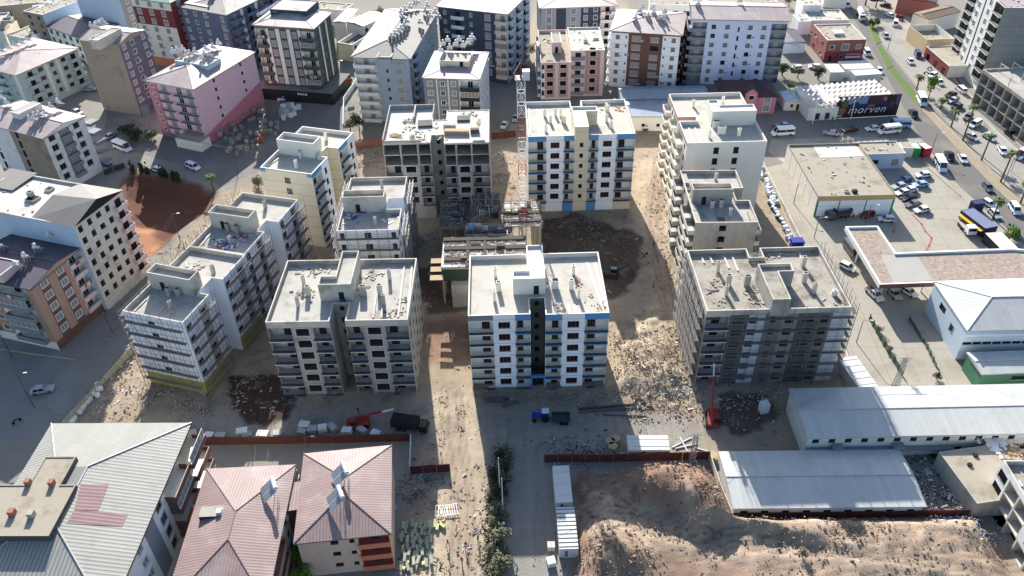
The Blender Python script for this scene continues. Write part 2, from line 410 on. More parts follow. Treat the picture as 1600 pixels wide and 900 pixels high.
class Bld:
    def __init__(s, name, label, pts, z, cat='building', group=None, rect=True, world=False):
        W = [p if world else at(p[0], p[1], z) for p in pts]
        o, s.ang, s.P = simplify(W, rect)
        s.o = o; s.z = z; s.root = thing(name, label, cat, (o.x, o.y, 0), s.ang, group)
        s.wall = MB(); s.nw = 0; s.extra = MB(); s.nb = 0
        s.rg = random.Random(label)
    def loc(s, px, py, z=None):
        x, y = at(px, py, s.z if z is None else z); x -= s.o.x; y -= s.o.y; c, q = cos(-s.ang), sin(-s.ang)
        return (x * c - y * q, x * q + y * c)
    def wld(s, lx, ly):
        c, q = cos(s.ang), sin(s.ang); return (s.o.x + lx * c - ly * q, s.o.y + lx * q + ly * c)
    def part(s, name, mb, label=None):
        o = mb.build(name, s.root)
        if label: o['label'] = label
        return o
    def window(s, p, ang, ww, wh, sty):
        if s.nw < 98:
            place(win_mesh(ww, wh, sty), 'window', s.root, p, ang); s.nw += 1
        else:
            s.extra.add(win_mb(round(ww, 1), round(wh, 1), sty), Matrix.Translation(p) @ Matrix.Rotation(ang, 4, 'Z'))
    def facade(s, i, cols, nf, fh, z0=0.0, band=None, base=None, over=None, H=None):
        a, b = Vector(s.P[i]), Vector(s.P[(i + 1) % len(s.P)]); H = s.z if H is None else H
        d = b - a; Wd = d.length; u = d / Wd; n = Vector((u.y, -u.x)); ang = atan2(u.y, u.x)
        M = s.wall
        def pt(t, dep, z): q = a + u * t - n * dep; return (q.x, q.y, z)
        def quad(t0, t1, za, zb, m, dep=0.0):
            if t1 - t0 > .001 and zb - za > .001: M.face([pt(t0, dep, za), pt(t1, dep, za), pt(t1, dep, zb), pt(t0, dep, zb)], m)
        def reveal(t0, t1, za, zb, m, D, back):
            M.face([pt(t0, 0, za), pt(t1, 0, za), pt(t1, D, za), pt(t0, D, za)], m); M.face([pt(t0, 0, zb), pt(t0, D, zb), pt(t1, D, zb), pt(t1, 0, zb)], m)
            M.face([pt(t0, 0, za), pt(t0, D, za), pt(t0, D, zb), pt(t0, 0, zb)], m); M.face([pt(t1, 0, za), pt(t1, 0, zb), pt(t1, D, zb), pt(t1, D, za)], m)
            if back: quad(t0, t1, za, zb, back, D)
        if z0 > 0: quad(0, Wd, 0, z0, base or cols[0][2])
        top = z0 + nf * fh
        for f in range(nf):
            C = (over or {}).get(f, cols); tot = sum(c[1] for c in C); t = 0; za = z0 + f * fh; zb = za + fh
            for c in C:
                t0, t1 = t, t + c[1] / tot * Wd; t = t1; k = c[0]; m = c[2]; cw = t1 - t0; mid = (t0 + t1) / 2
                if k == 'p': quad(t0, t1, za, zb, m); continue
                if k in ('w', 'o'):
                    ww, wh, sill = c[3], c[4], c[5]; ww = min(ww, cw - .15)
                    if len(c) > 7: mid = t0 + cw * c[7]
                    o0, o1, p0, p1 = mid - ww / 2, mid + ww / 2, za + sill, za + sill + wh
                    quad(t0, t1, za, p0, m); quad(t0, t1, p1, zb, m); quad(t0, o0, p0, p1, m); quad(o1, t1, p0, p1, m)
                    if k == 'w':
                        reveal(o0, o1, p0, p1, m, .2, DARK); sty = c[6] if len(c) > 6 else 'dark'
                        if isinstance(sty, (list, tuple)): sty = s.rg.choice(sty)
                        s.window(pt(mid, 0, p0), ang, round(ww, 1), round(wh, 1), sty)
                        if m in ACOK and s.rg.random() < .16 and cw - ww > .9: place(ac_mesh(), 'air_conditioner', s.root, pt(mid + ww / 2 + .5, -.003, p0 + .1), ang)
                    else: reveal(o0, o1, p0, p1, CONCD, 3.2, DARK)  # sides and back coloured dark to put the room's shade in
                    if k == 'o' and len(c) > 6 and c[6] and c[6] is not c[2]:
                        for (ta, tb, zA, zB) in ((o0 - .22, o0, p0 - .2, p1 + .2), (o1, o1 + .22, p0 - .2, p1 + .2), (o0, o1, p0 - .2, p0), (o0, o1, p1, p1 + .2)): quad(ta, tb, zA, zB, c[6], -.03)
                elif k == 'b':    # recessed balcony: (b, w, back wall, parapet material, projection, rail, door style, frame)
                    pm, proj, rail, sty = c[3], c[4], c[5], c[6]; fr = c[7] if len(c) > 7 else m; e = .12; sl = .22; D = 1.35
                    quad(t0, t1, zb - sl, zb, fr); quad(t0, t0 + e, za, zb - sl, m); quad(t1 - e, t1, za, zb - sl, m)
                    reveal(t0 + e, t1 - e, za, zb - sl, m, D, m)
                    dw = min(1.5, cw * .38); off = c[8] if len(c) > 8 else .5
                    if sty:
                        s.window(pt(t0 + e + (cw - 2 * e - dw) * off + dw / 2, D - .2, za + .05), ang, round(dw, 1), 2.1, sty)
                    if s.nb < 99:
                        place(bal_mesh(cw - .04, proj, pm, rail), 'balcony', s.root, pt(mid, -.003, za + .02), ang); s.nb += 1
                    if ACOK and m in ACOK and sty != 'bays' and rail in ('solid', 'cap', 'two') and fr not in (CONCL, CONC):
                        q_ = s.rg.random()
                        if q_ < .28: place(win_mesh(round(cw - .3, 1), 1.6, 'bays'), 'glazed_screen', s.root, pt(mid, -proj + .1, za + 1.0), ang)
                        elif q_ < .5: place(laundry_mesh(s.rg.randint(0, 3)), 'laundry', s.root, pt(mid, -proj - .03, za + .75), ang)
                elif k == 'j':    # projecting balcony on a plain wall with a door
                    pm, proj, rail, sty = c[3], c[4], c[5], c[6]; dw = min(1.8, cw * .5)
                    o0, o1, p0, p1 = mid - dw / 2, mid + dw / 2, za + .1, za + 2.25
                    quad(t0, t1, za, p0, m); quad(t0, t1, p1, zb, m); quad(t0, o0, p0, p1, m); quad(o1, t1, p0, p1, m); reveal(o0, o1, p0, p1, m, .2, DARK)
                    s.window(pt(mid, 0, p0), ang, round(dw, 1), 2.1, sty)
                    place(bal_mesh(cw * (c[7] if len(c) > 7 else .9), proj, pm, rail), 'balcony', s.root, pt(mid, -.003, za + .02), ang); s.nb += 1
                elif k == 'e':    # open skeleton bay
                    e = .2; sl = .28
                    quad(t0, t1, zb - sl, zb, m); quad(t0, t0 + e, za, zb - sl, m); quad(t1 - e, t1, za, zb - sl, m)
                    reveal(t0 + e, t1 - e, za, zb - sl, m, 5.0, CONCD)  # bay back coloured darker to carry the shade of its depth
        if H > top: quad(0, Wd, top, H, cols[0][2] if band is None else (band if not isinstance(band, list) else band[0])) if not isinstance(band, list) else s._bands(quad, cols, band, Wd, top, H)
    def _bands(s, quad, cols, band, Wd, top, H):
        tot = sum(c[1] for c in cols); t = 0
        for c, m in zip(cols, band): t1 = t + c[1] / tot * Wd; quad(t, t1, top, H, m); t = t1
    def plain(s, idx, m, H=None, z0=0):
        for i in idx:
            a, b = s.P[i], s.P[(i + 1) % len(s.P)]; s.wall.face([(*a, z0), (*b, z0), (*b, H or s.z), (*a, H or s.z)], m)
    def flat_roof(s, par=1.0, roofm=ROOFC, capm=CAP, t=.25, inner=None):
        Q = inset(s.P, t); n = len(Q); b = MB(); z = s.z
        for i in range(n):
            j = (i + 1) % n
            b.face([(*s.P[i], z), (*s.P[j], z), (*Q[j], z), (*Q[i], z)], capm)
            b.face([(*Q[i], z), (*Q[j], z), (*Q[j], z - par), (*Q[i], z - par)], inner or capm)
        s.part('parapet', b)
        r = MB(); r.face([(*p, z - par) for p in Q], roofm); s.part('roof', r); s.zr = z - par; s.flat = True
    def hip_roof(s, rise, m, over=.6, ridge_frac=None, gable=False, soffit=DARK, gm=None):
        xs = [p[0] for p in s.P]; ys = [p[1] for p in s.P]; x0, x1, y0, y1 = min(xs) - over, max(xs) + over, min(ys) - over, max(ys) + over
        z = s.z; W, D = x1 - x0, y1 - y0; b = MB(); h = z + rise
        if W >= D:
            k = 0.0 if gable else (min(D / 2, W / 2) if ridge_frac is None else W * (1 - ridge_frac) / 2)
            r0, r1 = (x0 + k, (y0 + y1) / 2, h), (x1 - k, (y0 + y1) / 2, h)
            A, B, Cc, Dd = (x0, y0, z), (x1, y0, z), (x1, y1, z), (x0, y1, z)
            b.roofface([A, B, r1, r0], m); b.roofface([Cc, Dd, r0, r1], m)
            if gable: b.face([B, Cc, r1], gm or m); b.face([Dd, A, r0], gm or m)
            else: b.roofface([B, Cc, r1], m); b.roofface([Dd, A, r0], m)
        else:
            k = 0.0 if gable else (min(D / 2, W / 2) if ridge_frac is None else D * (1 - ridge_frac) / 2)
            r0, r1 = ((x0 + x1) / 2, y0 + k, h), ((x0 + x1) / 2, y1 - k, h)
            A, B, Cc, Dd = (x0, y0, z), (x1, y0, z), (x1, y1, z), (x0, y1, z)
            b.roofface([B, Cc, r1, r0], m); b.roofface([Dd, A, r0, r1], m)
            if gable: b.face([A, B, r0], gm or m); b.face([Cc, Dd, r1], gm or m)
            else: b.roofface([A, B, r0], m); b.roofface([Cc, Dd, r1], m)
        # ridge and hip cappings
        for p in (A, B, Cc, Dd):
            q = min((r0, r1), key=lambda r: (Vector(r) - Vector(p)).length); b.tube(Vector(p) + Vector((0, 0, .03)), Vector(q) + Vector((0, 0, .04)), .09, m, 4)
        b.tube(Vector(r0) + Vector((0, 0, .04)), Vector(r1) + Vector((0, 0, .04)), .1, m, 4)
        b.face([(x0, y0, z - .02), (x0, y1, z - .02), (x1, y1, z - .02), (x1, y0, z - .02)], soffit)
        for (p, q) in (((x0, y0), (x1, y0)), ((x1, y0), (x1, y1)), ((x1, y1), (x0, y1)), ((x0, y1), (x0, y0))):
            b.face([(*p, z - .25), (*q, z - .25), (*q, z), (*p, z)], m)
        o = s.part('roof', b); s.zr = z
        for _ in range(3 if m not in (RPANEL, RMAUVE) else 0):
            q = MB(); x = s.rg.uniform(x0 + W * .25, x1 - W * .25); y = s.rg.uniform(y0 + D * .3, y1 - D * .3); zz = z + rise * .6; hh = s.rg.uniform(1.5, 2.6)
            q.tube((x, y, zz), (x, y, zz + hh), .03, DSTEEL, 4); q.rbox((x, y, zz + hh * .95), (.9, .04, .04), s.rg.uniform(0, 3), DSTEEL); q.rbox((x, y, zz + hh * .8), (.7, .04, .04), s.rg.uniform(0, 3), DSTEEL); s.part('antenna', q)
        s.rf = lambda lx, ly: z + rise * max(0, min(1, min((min(lx - x0, x1 - lx) / max(k, .01)) if (W >= D and not gable) else 9, (min(ly - y0, y1 - ly) / (D / 2)) if W >= D else 9, (min(ly - y0, y1 - ly) / max(k, .01)) if (W < D and not gable) else 9, (min(lx - x0, x1 - lx) / (W / 2)) if W < D else 9)))
        return o
    def tower(s, pts, h, m=CAP, roofm=ROOFC, par=.5, capm=CAP, door=None, name='stair_tower', base=None, px=True):
        z1 = s.z + h
        L = [s.loc(p[0], p[1], z1) for p in pts] if px else pts
        if px:
            xs = [p[0] for p in L]; ys = [p[1] for p in L]; n = len(L)
            for i in range(n):
                j = (i + 1) % n
                if abs(xs[i] - xs[j]) > abs(ys[i] - ys[j]): v = (ys[i] + ys[j]) / 2; ys[i] = ys[j] = v
                else: v = (xs[i] + xs[j]) / 2; xs[i] = xs[j] = v
            L = list(zip(xs, ys))
        b = MB(); zb = (s.zr if base is None else base); n = len(L); Q = inset(L, .2)
        for i in range(n):
            j = (i + 1) % n
            b.face([(*L[i], zb), (*L[j], zb), (*L[j], z1), (*L[i], z1)], m)
            b.face([(*L[i], z1), (*L[j], z1), (*Q[j], z1), (*Q[i], z1)], capm)
            b.face([(*Q[i], z1), (*Q[j], z1), (*Q[j], z1 - par), (*Q[i], z1 - par)], capm)
        b.face([(*p, z1 - par) for p in Q], roofm)
        o = s.part(name, b)
        if door is not None:
            a, c = Vector(L[0]), Vector(L[1]); q = a.lerp(c, door); ang = atan2((c - a).y, (c - a).x); db = MB()
            db.box(-.5, -.03, .05, .5, .1, 2.1, DARK)
            d = db.build('door', o, (q.x, q.y, zb), ang)
        return L
    def chimney(s, px, py, w=.7, d=.7, h=1.9, m=CAP, zbase=None, holes=True, lift=0):
        "px,py: where its foot stands in the photograph"
        zb = s.zr if zbase is None else zbase; x, y = s.loc(px, py, zb); b = MB()
        b.box(x - w / 2, y - d / 2, zb, x + w / 2, y + d / 2, zb + h, m)
        if holes: b.box(x - w / 2 + .12, y - d / 2 + .12, zb + h + .003, x + w / 2 - .12, y + d / 2 - .12, zb + h + .01, DARK)
        s.part('chimney', b)
    def rods(s, seg, m=CAP, r=.12, up=.12, name='roof_curb'):
        for a, c in seg:
            p, q = s.loc(*a, s.zr), s.loc(*c, s.zr); b = MB(); v = Vector(q) - Vector(p); L = v.length
            b.rbox(((p[0] + q[0]) / 2, (p[1] + q[1]) / 2, s.zr + up / 2 + .004), (L, r * 2, up), atan2(v.y, v.x), m); s.part(name, b)
    def litter(s, pts, n, mats, zr=None, sz=(.1, .5), name='roof_debris'):
        "loose rubbish lying on a roof, one stuff part"
        zr = s.zr if zr is None else zr; b = MB(); rg = s.rg
        L = [s.loc(p[0], p[1], zr) for p in pts]
        for _ in range(n):
            c = rg.choice(L); x = c[0] + rg.gauss(0, .9); y = c[1] + rg.gauss(0, .9); a = rg.uniform(*sz)
            b.rbox((x, y, zr + .08), (a * rg.uniform(.6, 3), a, rg.uniform(.04, .2)), rg.uniform(0, pi), rg.choice(mats))
        o = s.part(name, b); o['kind'] = 'stuff'
    def done(s, wallname='wall'):
        if ACOK and getattr(s, 'flat', False) and s.z > 4.3:
            xs = [p[0] for p in s.P]; ys = [p[1] for p in s.P]; b = MB()
            for _ in range(min(22, int(6 + (max(xs) - min(xs)) * (max(ys) - min(ys)) / 18))):
                x, y = s.rg.uniform(min(xs) + 1, max(xs) - 1), s.rg.uniform(min(ys) + 1, max(ys) - 1)
                b.rbox((x, y, s.zr + .1), (s.rg.uniform(.15, 1.2), s.rg.uniform(.1, .5), s.rg.uniform(.05, .3)), s.rg.uniform(0, 3), s.rg.choice([CONC, WOOD, STEEL, DSTEEL, PLAST, CONCD]))
            o = s.part('roof_debris', b); o['kind'] = 'stuff'
        s.part(wallname, s.wall)
        if s.extra.f: o = s.part('window', s.extra); o['kind'] = 'stuff'
        return s
# ================================================================== buildings of the construction site
def two(a, *rest): return [a] + list(rest)
wW = lambda m, w=36, sty='brown', ww=2.2, wh=1.5, sill=.95: ('w', w, m, ww, wh, sill, sty)

# ---- finished block in the middle
B1 = Bld('apartment_block', 'finished white and blue apartment block in the middle, grey stair shaft recessed in its front', [(730.2, 493), (829.3, 491.4), (827, 466), (850, 465.6), (852.5, 490.9), (951.8, 489.3), (935.3, 393.3), (734.3, 399.3)], 19.0, group='apartment blocks on the construction site')
bb = lambda m, w, off=.5, front=BLUE, rail='thin', sty='brown', pr=.7, fr=None: ('b', w, m, front, pr, rail, sty, fr or m, off)
B1.facade(0, [bb(CREAM, 40, .8, CREAM), wW(WHITE, 35), bb(CREAM, 25, .2, BLUE, fr=BLUE)], 6, 2.95, 0, band=[GREYP, WHITE, BLUE])
B1.facade(4, [bb(CREAM, 27, .7, fr=BLUE), wW(WHITE, 36), bb(CREAM, 39, .2, fr=BLUE)], 6, 2.95, 0, band=[BLUE, WHITE, BLUE])
B1.facade(2, [('w', 1, OLIVE, .9, 1.1, 1.2, 'dark')], 6, 2.95, 1.3, band=OLIVE)
B1.plain([1, 3], OLIVE); B1.plain([5, 6, 7], CREAM)
B1.flat_roof(1.0, ROOFC, CAP)
B1.tower([(800.3, 435.3), (850.5, 435.3), (849, 382.8), (822, 382.8), (825, 422.5), (801.8, 422.5)], 2.9, CREAM, CAP, door=.72)
for q in ((774, 432), (779.5, 454.2, 1), (772.6, 469.8), (895.8, 428, 0), (892.6, 451.5, 1), (904, 465.5)): B1.chimney(q[0], q[1], .9 if len(q) > 2 and q[2] else .55, .7, 2.3, CREAM)
B1.chimney(867, 449.5, 1.3, 1.1, 2.0, CREAM); B1.chimney(855, 449, .7, .7, 1.0, CREAM)
B1.rods([((917, 411), (944, 489)), ((930, 411), (946, 480)), ((887, 476), (890, 489)), ((897, 476), (900, 489))], CAP, .2, .15)
B1.litter([(872, 482), (877, 484), (935, 478), (943, 482), (904, 440), (926, 465)], 40, [WOOD, CONC, BLKO], sz=(.1, .4))
eb = MB(); p = B1.P[2]; eb.box(B1.P[1][0] - .25, -.35, 0, B1.P[1][0] + .25, .3, 3.0, BLUE); eb.box(B1.P[4][0] - .25, -.35, 0, B1.P[4][0] + .25, .3, 3.0, BLUE); eb.box(B1.P[1][0] + .25, -.35, 2.6, B1.P[4][0] - .25, .3, 3.0, BLUE)
eb.box(B1.P[1][0] + .25, .35, 0, B1.P[4][0] - .25, .5, 2.59, DARK)
B1.part('entrance_portal', eb); B1.done()

# ---- finished block behind the crane
B2 = Bld('apartment_block', 'tall white and blue apartment block right of the crane, with a flush beige stair bay', [(824, 213.7), (992.3, 208.5), (977, 154.8), (907, 156.8), (908, 166), (892, 166.5), (891, 157.4), (821, 159)], 22.0, group='apartment blocks on the construction site')
B2.facade(0, [bb(CREAM, 28.5, .8, fr=BLUE), wW(WHITE, 27.5), bb(CREAM, 17, .3, fr=BLUE), ('w', 22, BEIGE, .9, 1.1, 1.0, 'dark'), bb(CREAM, 15.5, .6, fr=BLUE), wW(WHITE, 28.5), bb(CREAM, 29, .2, fr=BLUE)], 6, 2.95, 3.0, band=[BLUE, WHITE, BLUE, BEIGE, BLUE, WHITE, BLUE], base=WHITE)
for (t0, t1, m) in ((56 / 168, 73 / 168, BLUE), (95 / 168, 110.5 / 168, BLUE), (73 / 168, 95 / 168, BEIGE), (0, 28.5 / 168, BEIGE), (139 / 168, 1, BEIGE)):
    W_ = B2.P[1][0]; b = MB(); b.box(t0 * W_, -.02, 0, t1 * W_, .2, 2.99, m); B2.part('base_panel', b)
B2.plain(range(1, 8), CREAM); B2.flat_roof(1.0, ROOFC, CAP)
B2.tower([(897.5, 198), (919.5, 198), (916, 174), (932.7, 172.5), (932.7, 165.7), (893.8, 166.5)], 3.0, BEIGE, CAP, base=21)
for q in ((851, 182), (860, 192), (853, 206), (868, 181), (876, 182), (882, 193), (879, 191), (947.5, 190), (955, 200), (947, 172), (950, 175)): B2.chimney(q[0], q[1], .7, .6, 2.0, CREAM)
B2.rods([((839, 171), (843, 212)), ((826, 170), (828, 212))], CAP, .15, .12)
B2.litter([(936, 165), (964, 168), (968, 172), (940, 172)], 26, [WOOD, BLKO], sz=(.1, .4)); B2.done()

# ---- bare concrete block, front left
cW = lambda w=30: ('o', w, CONC, 2.5, 1.75, .75, CONCL)
cB = lambda w, off=.5: ('b', w, CONC, CONCL, .8, 'open', 'void', CONCL, off)
B3 = Bld('apartment_block', 'bare concrete apartment block at the front left of the site with recessed stair shaft', [(414.9, 503.9), (514.8, 501.6), (521, 474), (544, 473.5), (540, 500.8), (638, 499.5), (650.3, 403.3), (448.1, 406.8)], 19.0, group='apartment blocks on the construction site')
B3.facade(0, [cB(40, .9), cW(34), cB(30, .4)], 6, 2.95, 0, band=CONCL)
B3.facade(4, [cB(28, .5), cW(35), cB(39, .2)], 6, 2.95, 0, band=CONCL)
B3.facade(2, [('o', 1, CONC, .9, 1.2, 1.2)], 6, 2.95, 1.3, band=CONC)
B3.facade(5, [('o', 4, CONC, 1.0, 1.5, .9), ('o', 3, CONC, .8, 1.2, 1.1), ('o', 4, CONC, 1.3, 1.6, .8), ('o', 3, CONC, .8, 1.5, .9), ('o', 4, CONC, 1.3, 1.5, .9)], 6, 2.95, 0, band=CONCL)
B3.plain([1, 3, 6, 7], CONC); B3.flat_roof(1.0, SCREED, CONCL, inner=CONC)
B3.tower([(496.3, 444.4), (548.8, 444.4), (560, 391.9), (533.9, 391.9), (525.1, 431), (500, 431)], 3.0, CONCL, SCREED, par=.7, capm=CONCL, door=.66)
for q in ((482, 461, .9), (466, 478, .5), (475, 444, .5), (568, 461, 1.3), (594, 459, .9), (600, 475, .6), (609, 436, .6)): B3.chimney(q[0], q[1], q[2], .8, 2.3, CONCL)
B3.rods([((632, 416), (622, 496)), ((644, 416), (636, 496)), ((588, 462), (583, 497)), ((598, 478), (596, 497))], CONCL, .18, .2)
B3.litter([(578, 433), (585, 430), (556, 457), (562, 452), (490, 460), (630, 472), (615, 490), (612, 492), (492, 426), (472, 457), (470, 424), (505, 422)], 130, [CONC, WOOD, CONCD, CONCL], sz=(.12, .5)); B3.done()

# ---- scaffolded concrete block, front right
B4 = Bld('apartment_block', 'grey concrete block at the front right of the site, its walls behind scaffolding', [(1104, 486), (1330, 479.6), (1280, 384.4), (1187, 387), (1192, 401), (1172, 401.6), (1166, 388), (1074, 391)], 19.0, group='apartment blocks on the construction site')
IW = mat('insulation_white', S(190, 194, 200), .8, .12, sc=.8)
CONF = mat('weathered_concrete', S(126, 120, 110), 0.92, .2, sc=.5, streak=.28, stain=S(90, 84, 76), stain_amt=.45); CONFL = mat('weathered_pale_concrete', S(146, 140, 130), 0.92, .18, sc=.5, streak=.2)
B4.facade(0, [cB(38, .5), ('o', 30, CONCD, 2.4, 1.5, .9, CONF), ('w', 26, IW, 1.6, 1.5, .9, 'void', .3), ('o', 26, CONF, 1.1, 1.4, 1.0), ('w', 26, CONFL, 1.7, 1.6, .8, 'dark'), ('o', 32, CONCD, 2.4, 1.6, .8, CONF), ('o', 22, CONF, 1.6, 1.8, .6), ('p', 26, IW)], 6, 2.95, 0, band=CONCL)
B4.facade(7, [('o', 4, CONF, 1.5, 1.4, 1.0)] * 5, 6, 2.95, 0, band=CONCL)
B4.plain([1, 2, 3, 4, 5, 6], CONC); B4.flat_roof(1.0, ROOFD, CONCL, inner=CONC)
B4.tower([(1207, 468), (1236, 467), (1217, 424), (1240, 423), (1237, 411), (1185, 412)], 3.0, CONC, ROOFD, par=.7, capm=CONCL, base=18)
for q in ((1121, 424, .6), (1137, 444.5, 1.0), (1166, 445.5, 1.2), (1134, 461, .6), (1254, 416, .8), (1255.5, 441, .9), (1271, 457, .6)): B4.chimney(q[0], q[1], q[2], .8, 2.4, CONCL)
B4.rods([((1096, 402), (1100, 412)), ((1109, 402), (1114, 412)), ((1131, 401), (1139, 420)), ((1144, 401), (1153, 424)), ((1249, 395), (1254, 414))], CONCL, .18, .2)
wt = MB(); x, y = B4.loc(1303, 461, 18.0); wt.tube((x, y, 18), (x, y, 19.1), .55, PLAST, 10); wt.tube((x, y, 19.1), (x, y, 19.35), .3, PLAST, 10, .15); B4.part('water_tank', wt)
B4.litter([(1180, 455), (1175, 468), (1190, 470), (1204, 402), (1215, 398), (1228, 396), (1180, 405), (1120, 440), (1112, 455), (1310, 470), (1125, 470)], 150, [CONC, WOOD, CONCD, ROOFC], sz=(.1, .45)); B4.done()

# ---- concrete skeleton block behind
B5 = Bld('apartment_block', 'concrete block left of the crane with two open skeleton floors under its roof slab', [(597.5, 223.3), (672.5, 223.6), (674, 211), (695, 210.6), (693, 223), (764, 223), (764.8, 171.5), (697.4, 172.3), (698, 187), (679.5, 187.4), (678, 168.5), (609.5, 169.3)], 22.0, group='apartment blocks on the construction site')
E_ = lambda w: ('e', w, CONC)
B5.facade(0, [cB(26, .8), cW(26), cB(20, .5)], 6, 2.95, 4.1, band=CONCL, base=CONC, over={5: [E_(26), E_(26), E_(20)], 4: [E_(26), E_(26), E_(20)]})
B5.facade(4, [cB(20, .7), cW(26), cB(30, .2)], 6, 2.95, 4.1, band=CONCL, base=CONC, over={5: [E_(20), E_(26), E_(30)], 4: [E_(20), E_(26), E_(30)]})
B5.facade(2, [('o', 1, CONC, .9, 1.2, 1.2)], 6, 2.95, 3.6, band=CONC, base=CONC)
B5.plain([1, 3, 5, 6, 7, 8, 9, 10, 11], CONC); WSLAB = mat('fresh_slab', S(204, 200, 190), .9, .08, sc=.3, stain=S(170, 162, 150), stain_amt=.35)
B5.flat_roof(.12, WSLAB, CONCL, t=.3, inner=CONC)
b = MB(); P = B5.P
x0, x1, y1 = 0, P[1][0], P[11][1]
b.box(x0, y1 - .25, 22, x1, y1, 23, CONC); b.box(x0, .0, 22, x0 + .25, y1 - .25, 23, CONC); b.box(x0 + .25, 0, 22, x1 - 2.5, .25, 22.5, CONC); b.box(x1 - .25, y1 * .7, 22, x1, y1 - .25, 23, CONC); b.box(x1 * .56, y1 * .62, 22, x1 * .56 + .4, y1 - .25, 23, CONC)
B5.part('parapet', b)
for (px, py, sx, sy, sz, m) in ((664, 194, 3.6, 3.2, .5, CONCD), (702.5, 199, 3.0, 1.2, 1.0, CONC), (713.5, 208, 6.0, 1.5, 1.0, WOOD), (724, 186, 3.2, 2.6, .5, CONCD), (742, 206, 2.2, 1.2, 1.0, CONCD), (748, 220, 3.0, .8, .5, CONCL)):
    x, y = B5.loc(px, py, 22); b = MB(); b.rbox((x, y, 21.9 + sz / 2), (sx, sy, sz), B5.rg.uniform(-.1, .1), m); B5.part('formwork_box' if m is WOOD else 'roof_opening_shell', b)
def timber(B, px, py, n, L, z, m, rz):
    x, y = B.loc(px, py, z); b = MB()
    for i in range(n): b.rbox((x + B.rg.gauss(0, .25), y + (i - n / 2) * .22, z + .1 + .12 * B.rg.random()), (L * B.rg.uniform(.7, 1.1), .12, .1), rz + B.rg.gauss(0, .12), m)
    B.part('timber_stack', b)
timber(B5, 619, 212, 9, 3.4, 21.9, WOOD, -.2); timber(B5, 644, 216, 12, 2.2, 21.9, PLANK, 1.3); timber(B5, 748, 191, 9, 2.4, 21.9, WOOD, 1.4)
B5.litter([(640, 200), (655, 206), (680, 200), (690, 215), (660, 217), (640, 190), (735, 180)], 90, [CONC, WOOD, CONCD], zr=21.9, sz=(.1, .5)); B5.done()

# ---- blocks of two wings joined by a stair tower
def wing_block(label, pts, tw, z, nf, z0, body, side, roofm, capm, front, right, left=None, door=None, band=None, th=3.0, towm=None, curbs=(), chims=(), par=1.0, base=None, litter=(), inner=None, left_plain=None):
    B = Bld('apartment_block', label, pts, z, group='apartment blocks on the construction site')
    n = len(B.P)
    B.facade(0, front, nf, 2.95, z0, band=band[0] if band else None, base=base)
    B.facade(1, right, nf, 2.95, z0, band=band[1] if band else None, base=base)
    B.facade(n - 3, right, nf, 2.95, z0, band=band[1] if band else None, base=base)
    rest = [i for i in range(2, n) if i != n - 3]
    if left: B.facade(n - 1, left, nf, 2.95, z0, band=band[1] if band and not isinstance(band[1], list) else side, base=base); rest.remove(n - 1)
    B.plain(rest, side); B.flat_roof(par, roofm, capm, inner=inner)
    if tw: B.tower(tw, th, towm or side, roofm, par=1.0, capm=capm, door=door)
    for c in chims: B.chimney(c[0], c[1], c[2] if len(c) > 2 else .6, .7, 2.0, capm if capm is not CONCL else CONC)
    B.rods(curbs, capm, .16, .2)
    if litter: B.litter(litter[0], litter[1], litter[2], sz=(.15, .6))
    return B
B7 = wing_block('beige two-wing apartment block with a blue roof band, at the back left of the site', [(405.8, 261.4), (487, 272), (511.6, 245.6), (498.5, 243), (509, 229.5), (530, 232), (550, 207), (473, 196.6)],
    [(432.9, 216.8), (489.8, 225.5), (499, 213.3), (443, 205.5)], 21.0, 6, 2.0, BEIGE, BEIGE, ROOFC, CAP, [('w', 1, BEIGE, 1.5, 1.5, .9, 'dark')], [bb(CREAM, 5, .6, BLUE, fr=CREAM), ('w', 4, WHITE, 1.0, 1.6, .8, 'dark')], band=[BEIGE, [BLUE, WHITE]], towm=CREAM, chims=((463.5, 262), (470, 247), (510, 219)), curbs=(((418, 260), (437, 247)),))
b = MB(); x, y = B7.P[0]; b.box(-.02, -.03, 20.0, 1.3, .1, 20.97, BLUE); B7.part('corner_band', b)
b = MB(); x = B7.P[1][0]; b.box(x - 1.3, -.03, 20.0, x + .03, .1, 20.97, BLUE); B7.part('corner_band', b); B7.done()
INS = mat('white_insulation_board', S(200, 204, 210), .85, .07, sc=.6, fine=.05, streak=.06)
INSW = [('w', 3, INS, 1.6, 1.5, .9, 'void'), ('p', 3, INS), ('w', 3, CONC, 1.4, 1.6, .8, 'void'), ('p', 2, INS)]
B8 = wing_block('two-wing apartment block faced with white insulation boards behind the bare concrete one', [(525.5, 360.5), (622, 359), (628, 326), (606, 326.3), (604, 309.5), (632, 309), (635, 276), (548, 277)],
    [(534.5, 308), (599, 307.3), (602, 296), (536, 297)], 19.0, 6, 1.2, INS, INS, SCREED, CONCL, [('w', 2, INS, 1.0, 1.5, .9, 'void'), ('p', 3, INS), ('w', 2, INS, 1.5, 1.5, .9, 'void'), ('p', 3, INS), ('w', 2, INS, 1.0, 1.5, .9, 'void')], INSW, towm=CONCL, door=.35, chims=((587, 351), (597, 293)), curbs=(((537, 343), (532, 358)),), litter=([(545, 335), (550, 345), (556, 336), (610, 340)], 40, [PLAST, CONC, BLUEP, WOOD]))
b = MB()
for (px, py, m, s1) in ((567, 329, CONC, .9), (580, 329, CONC, .9)):
    x, y = B8.loc(px, py, 18); b.box(x - .5, y - .4, 18, x + .5, y + .4, 20.0, m)
B8.part('chimney', b); B8.done()
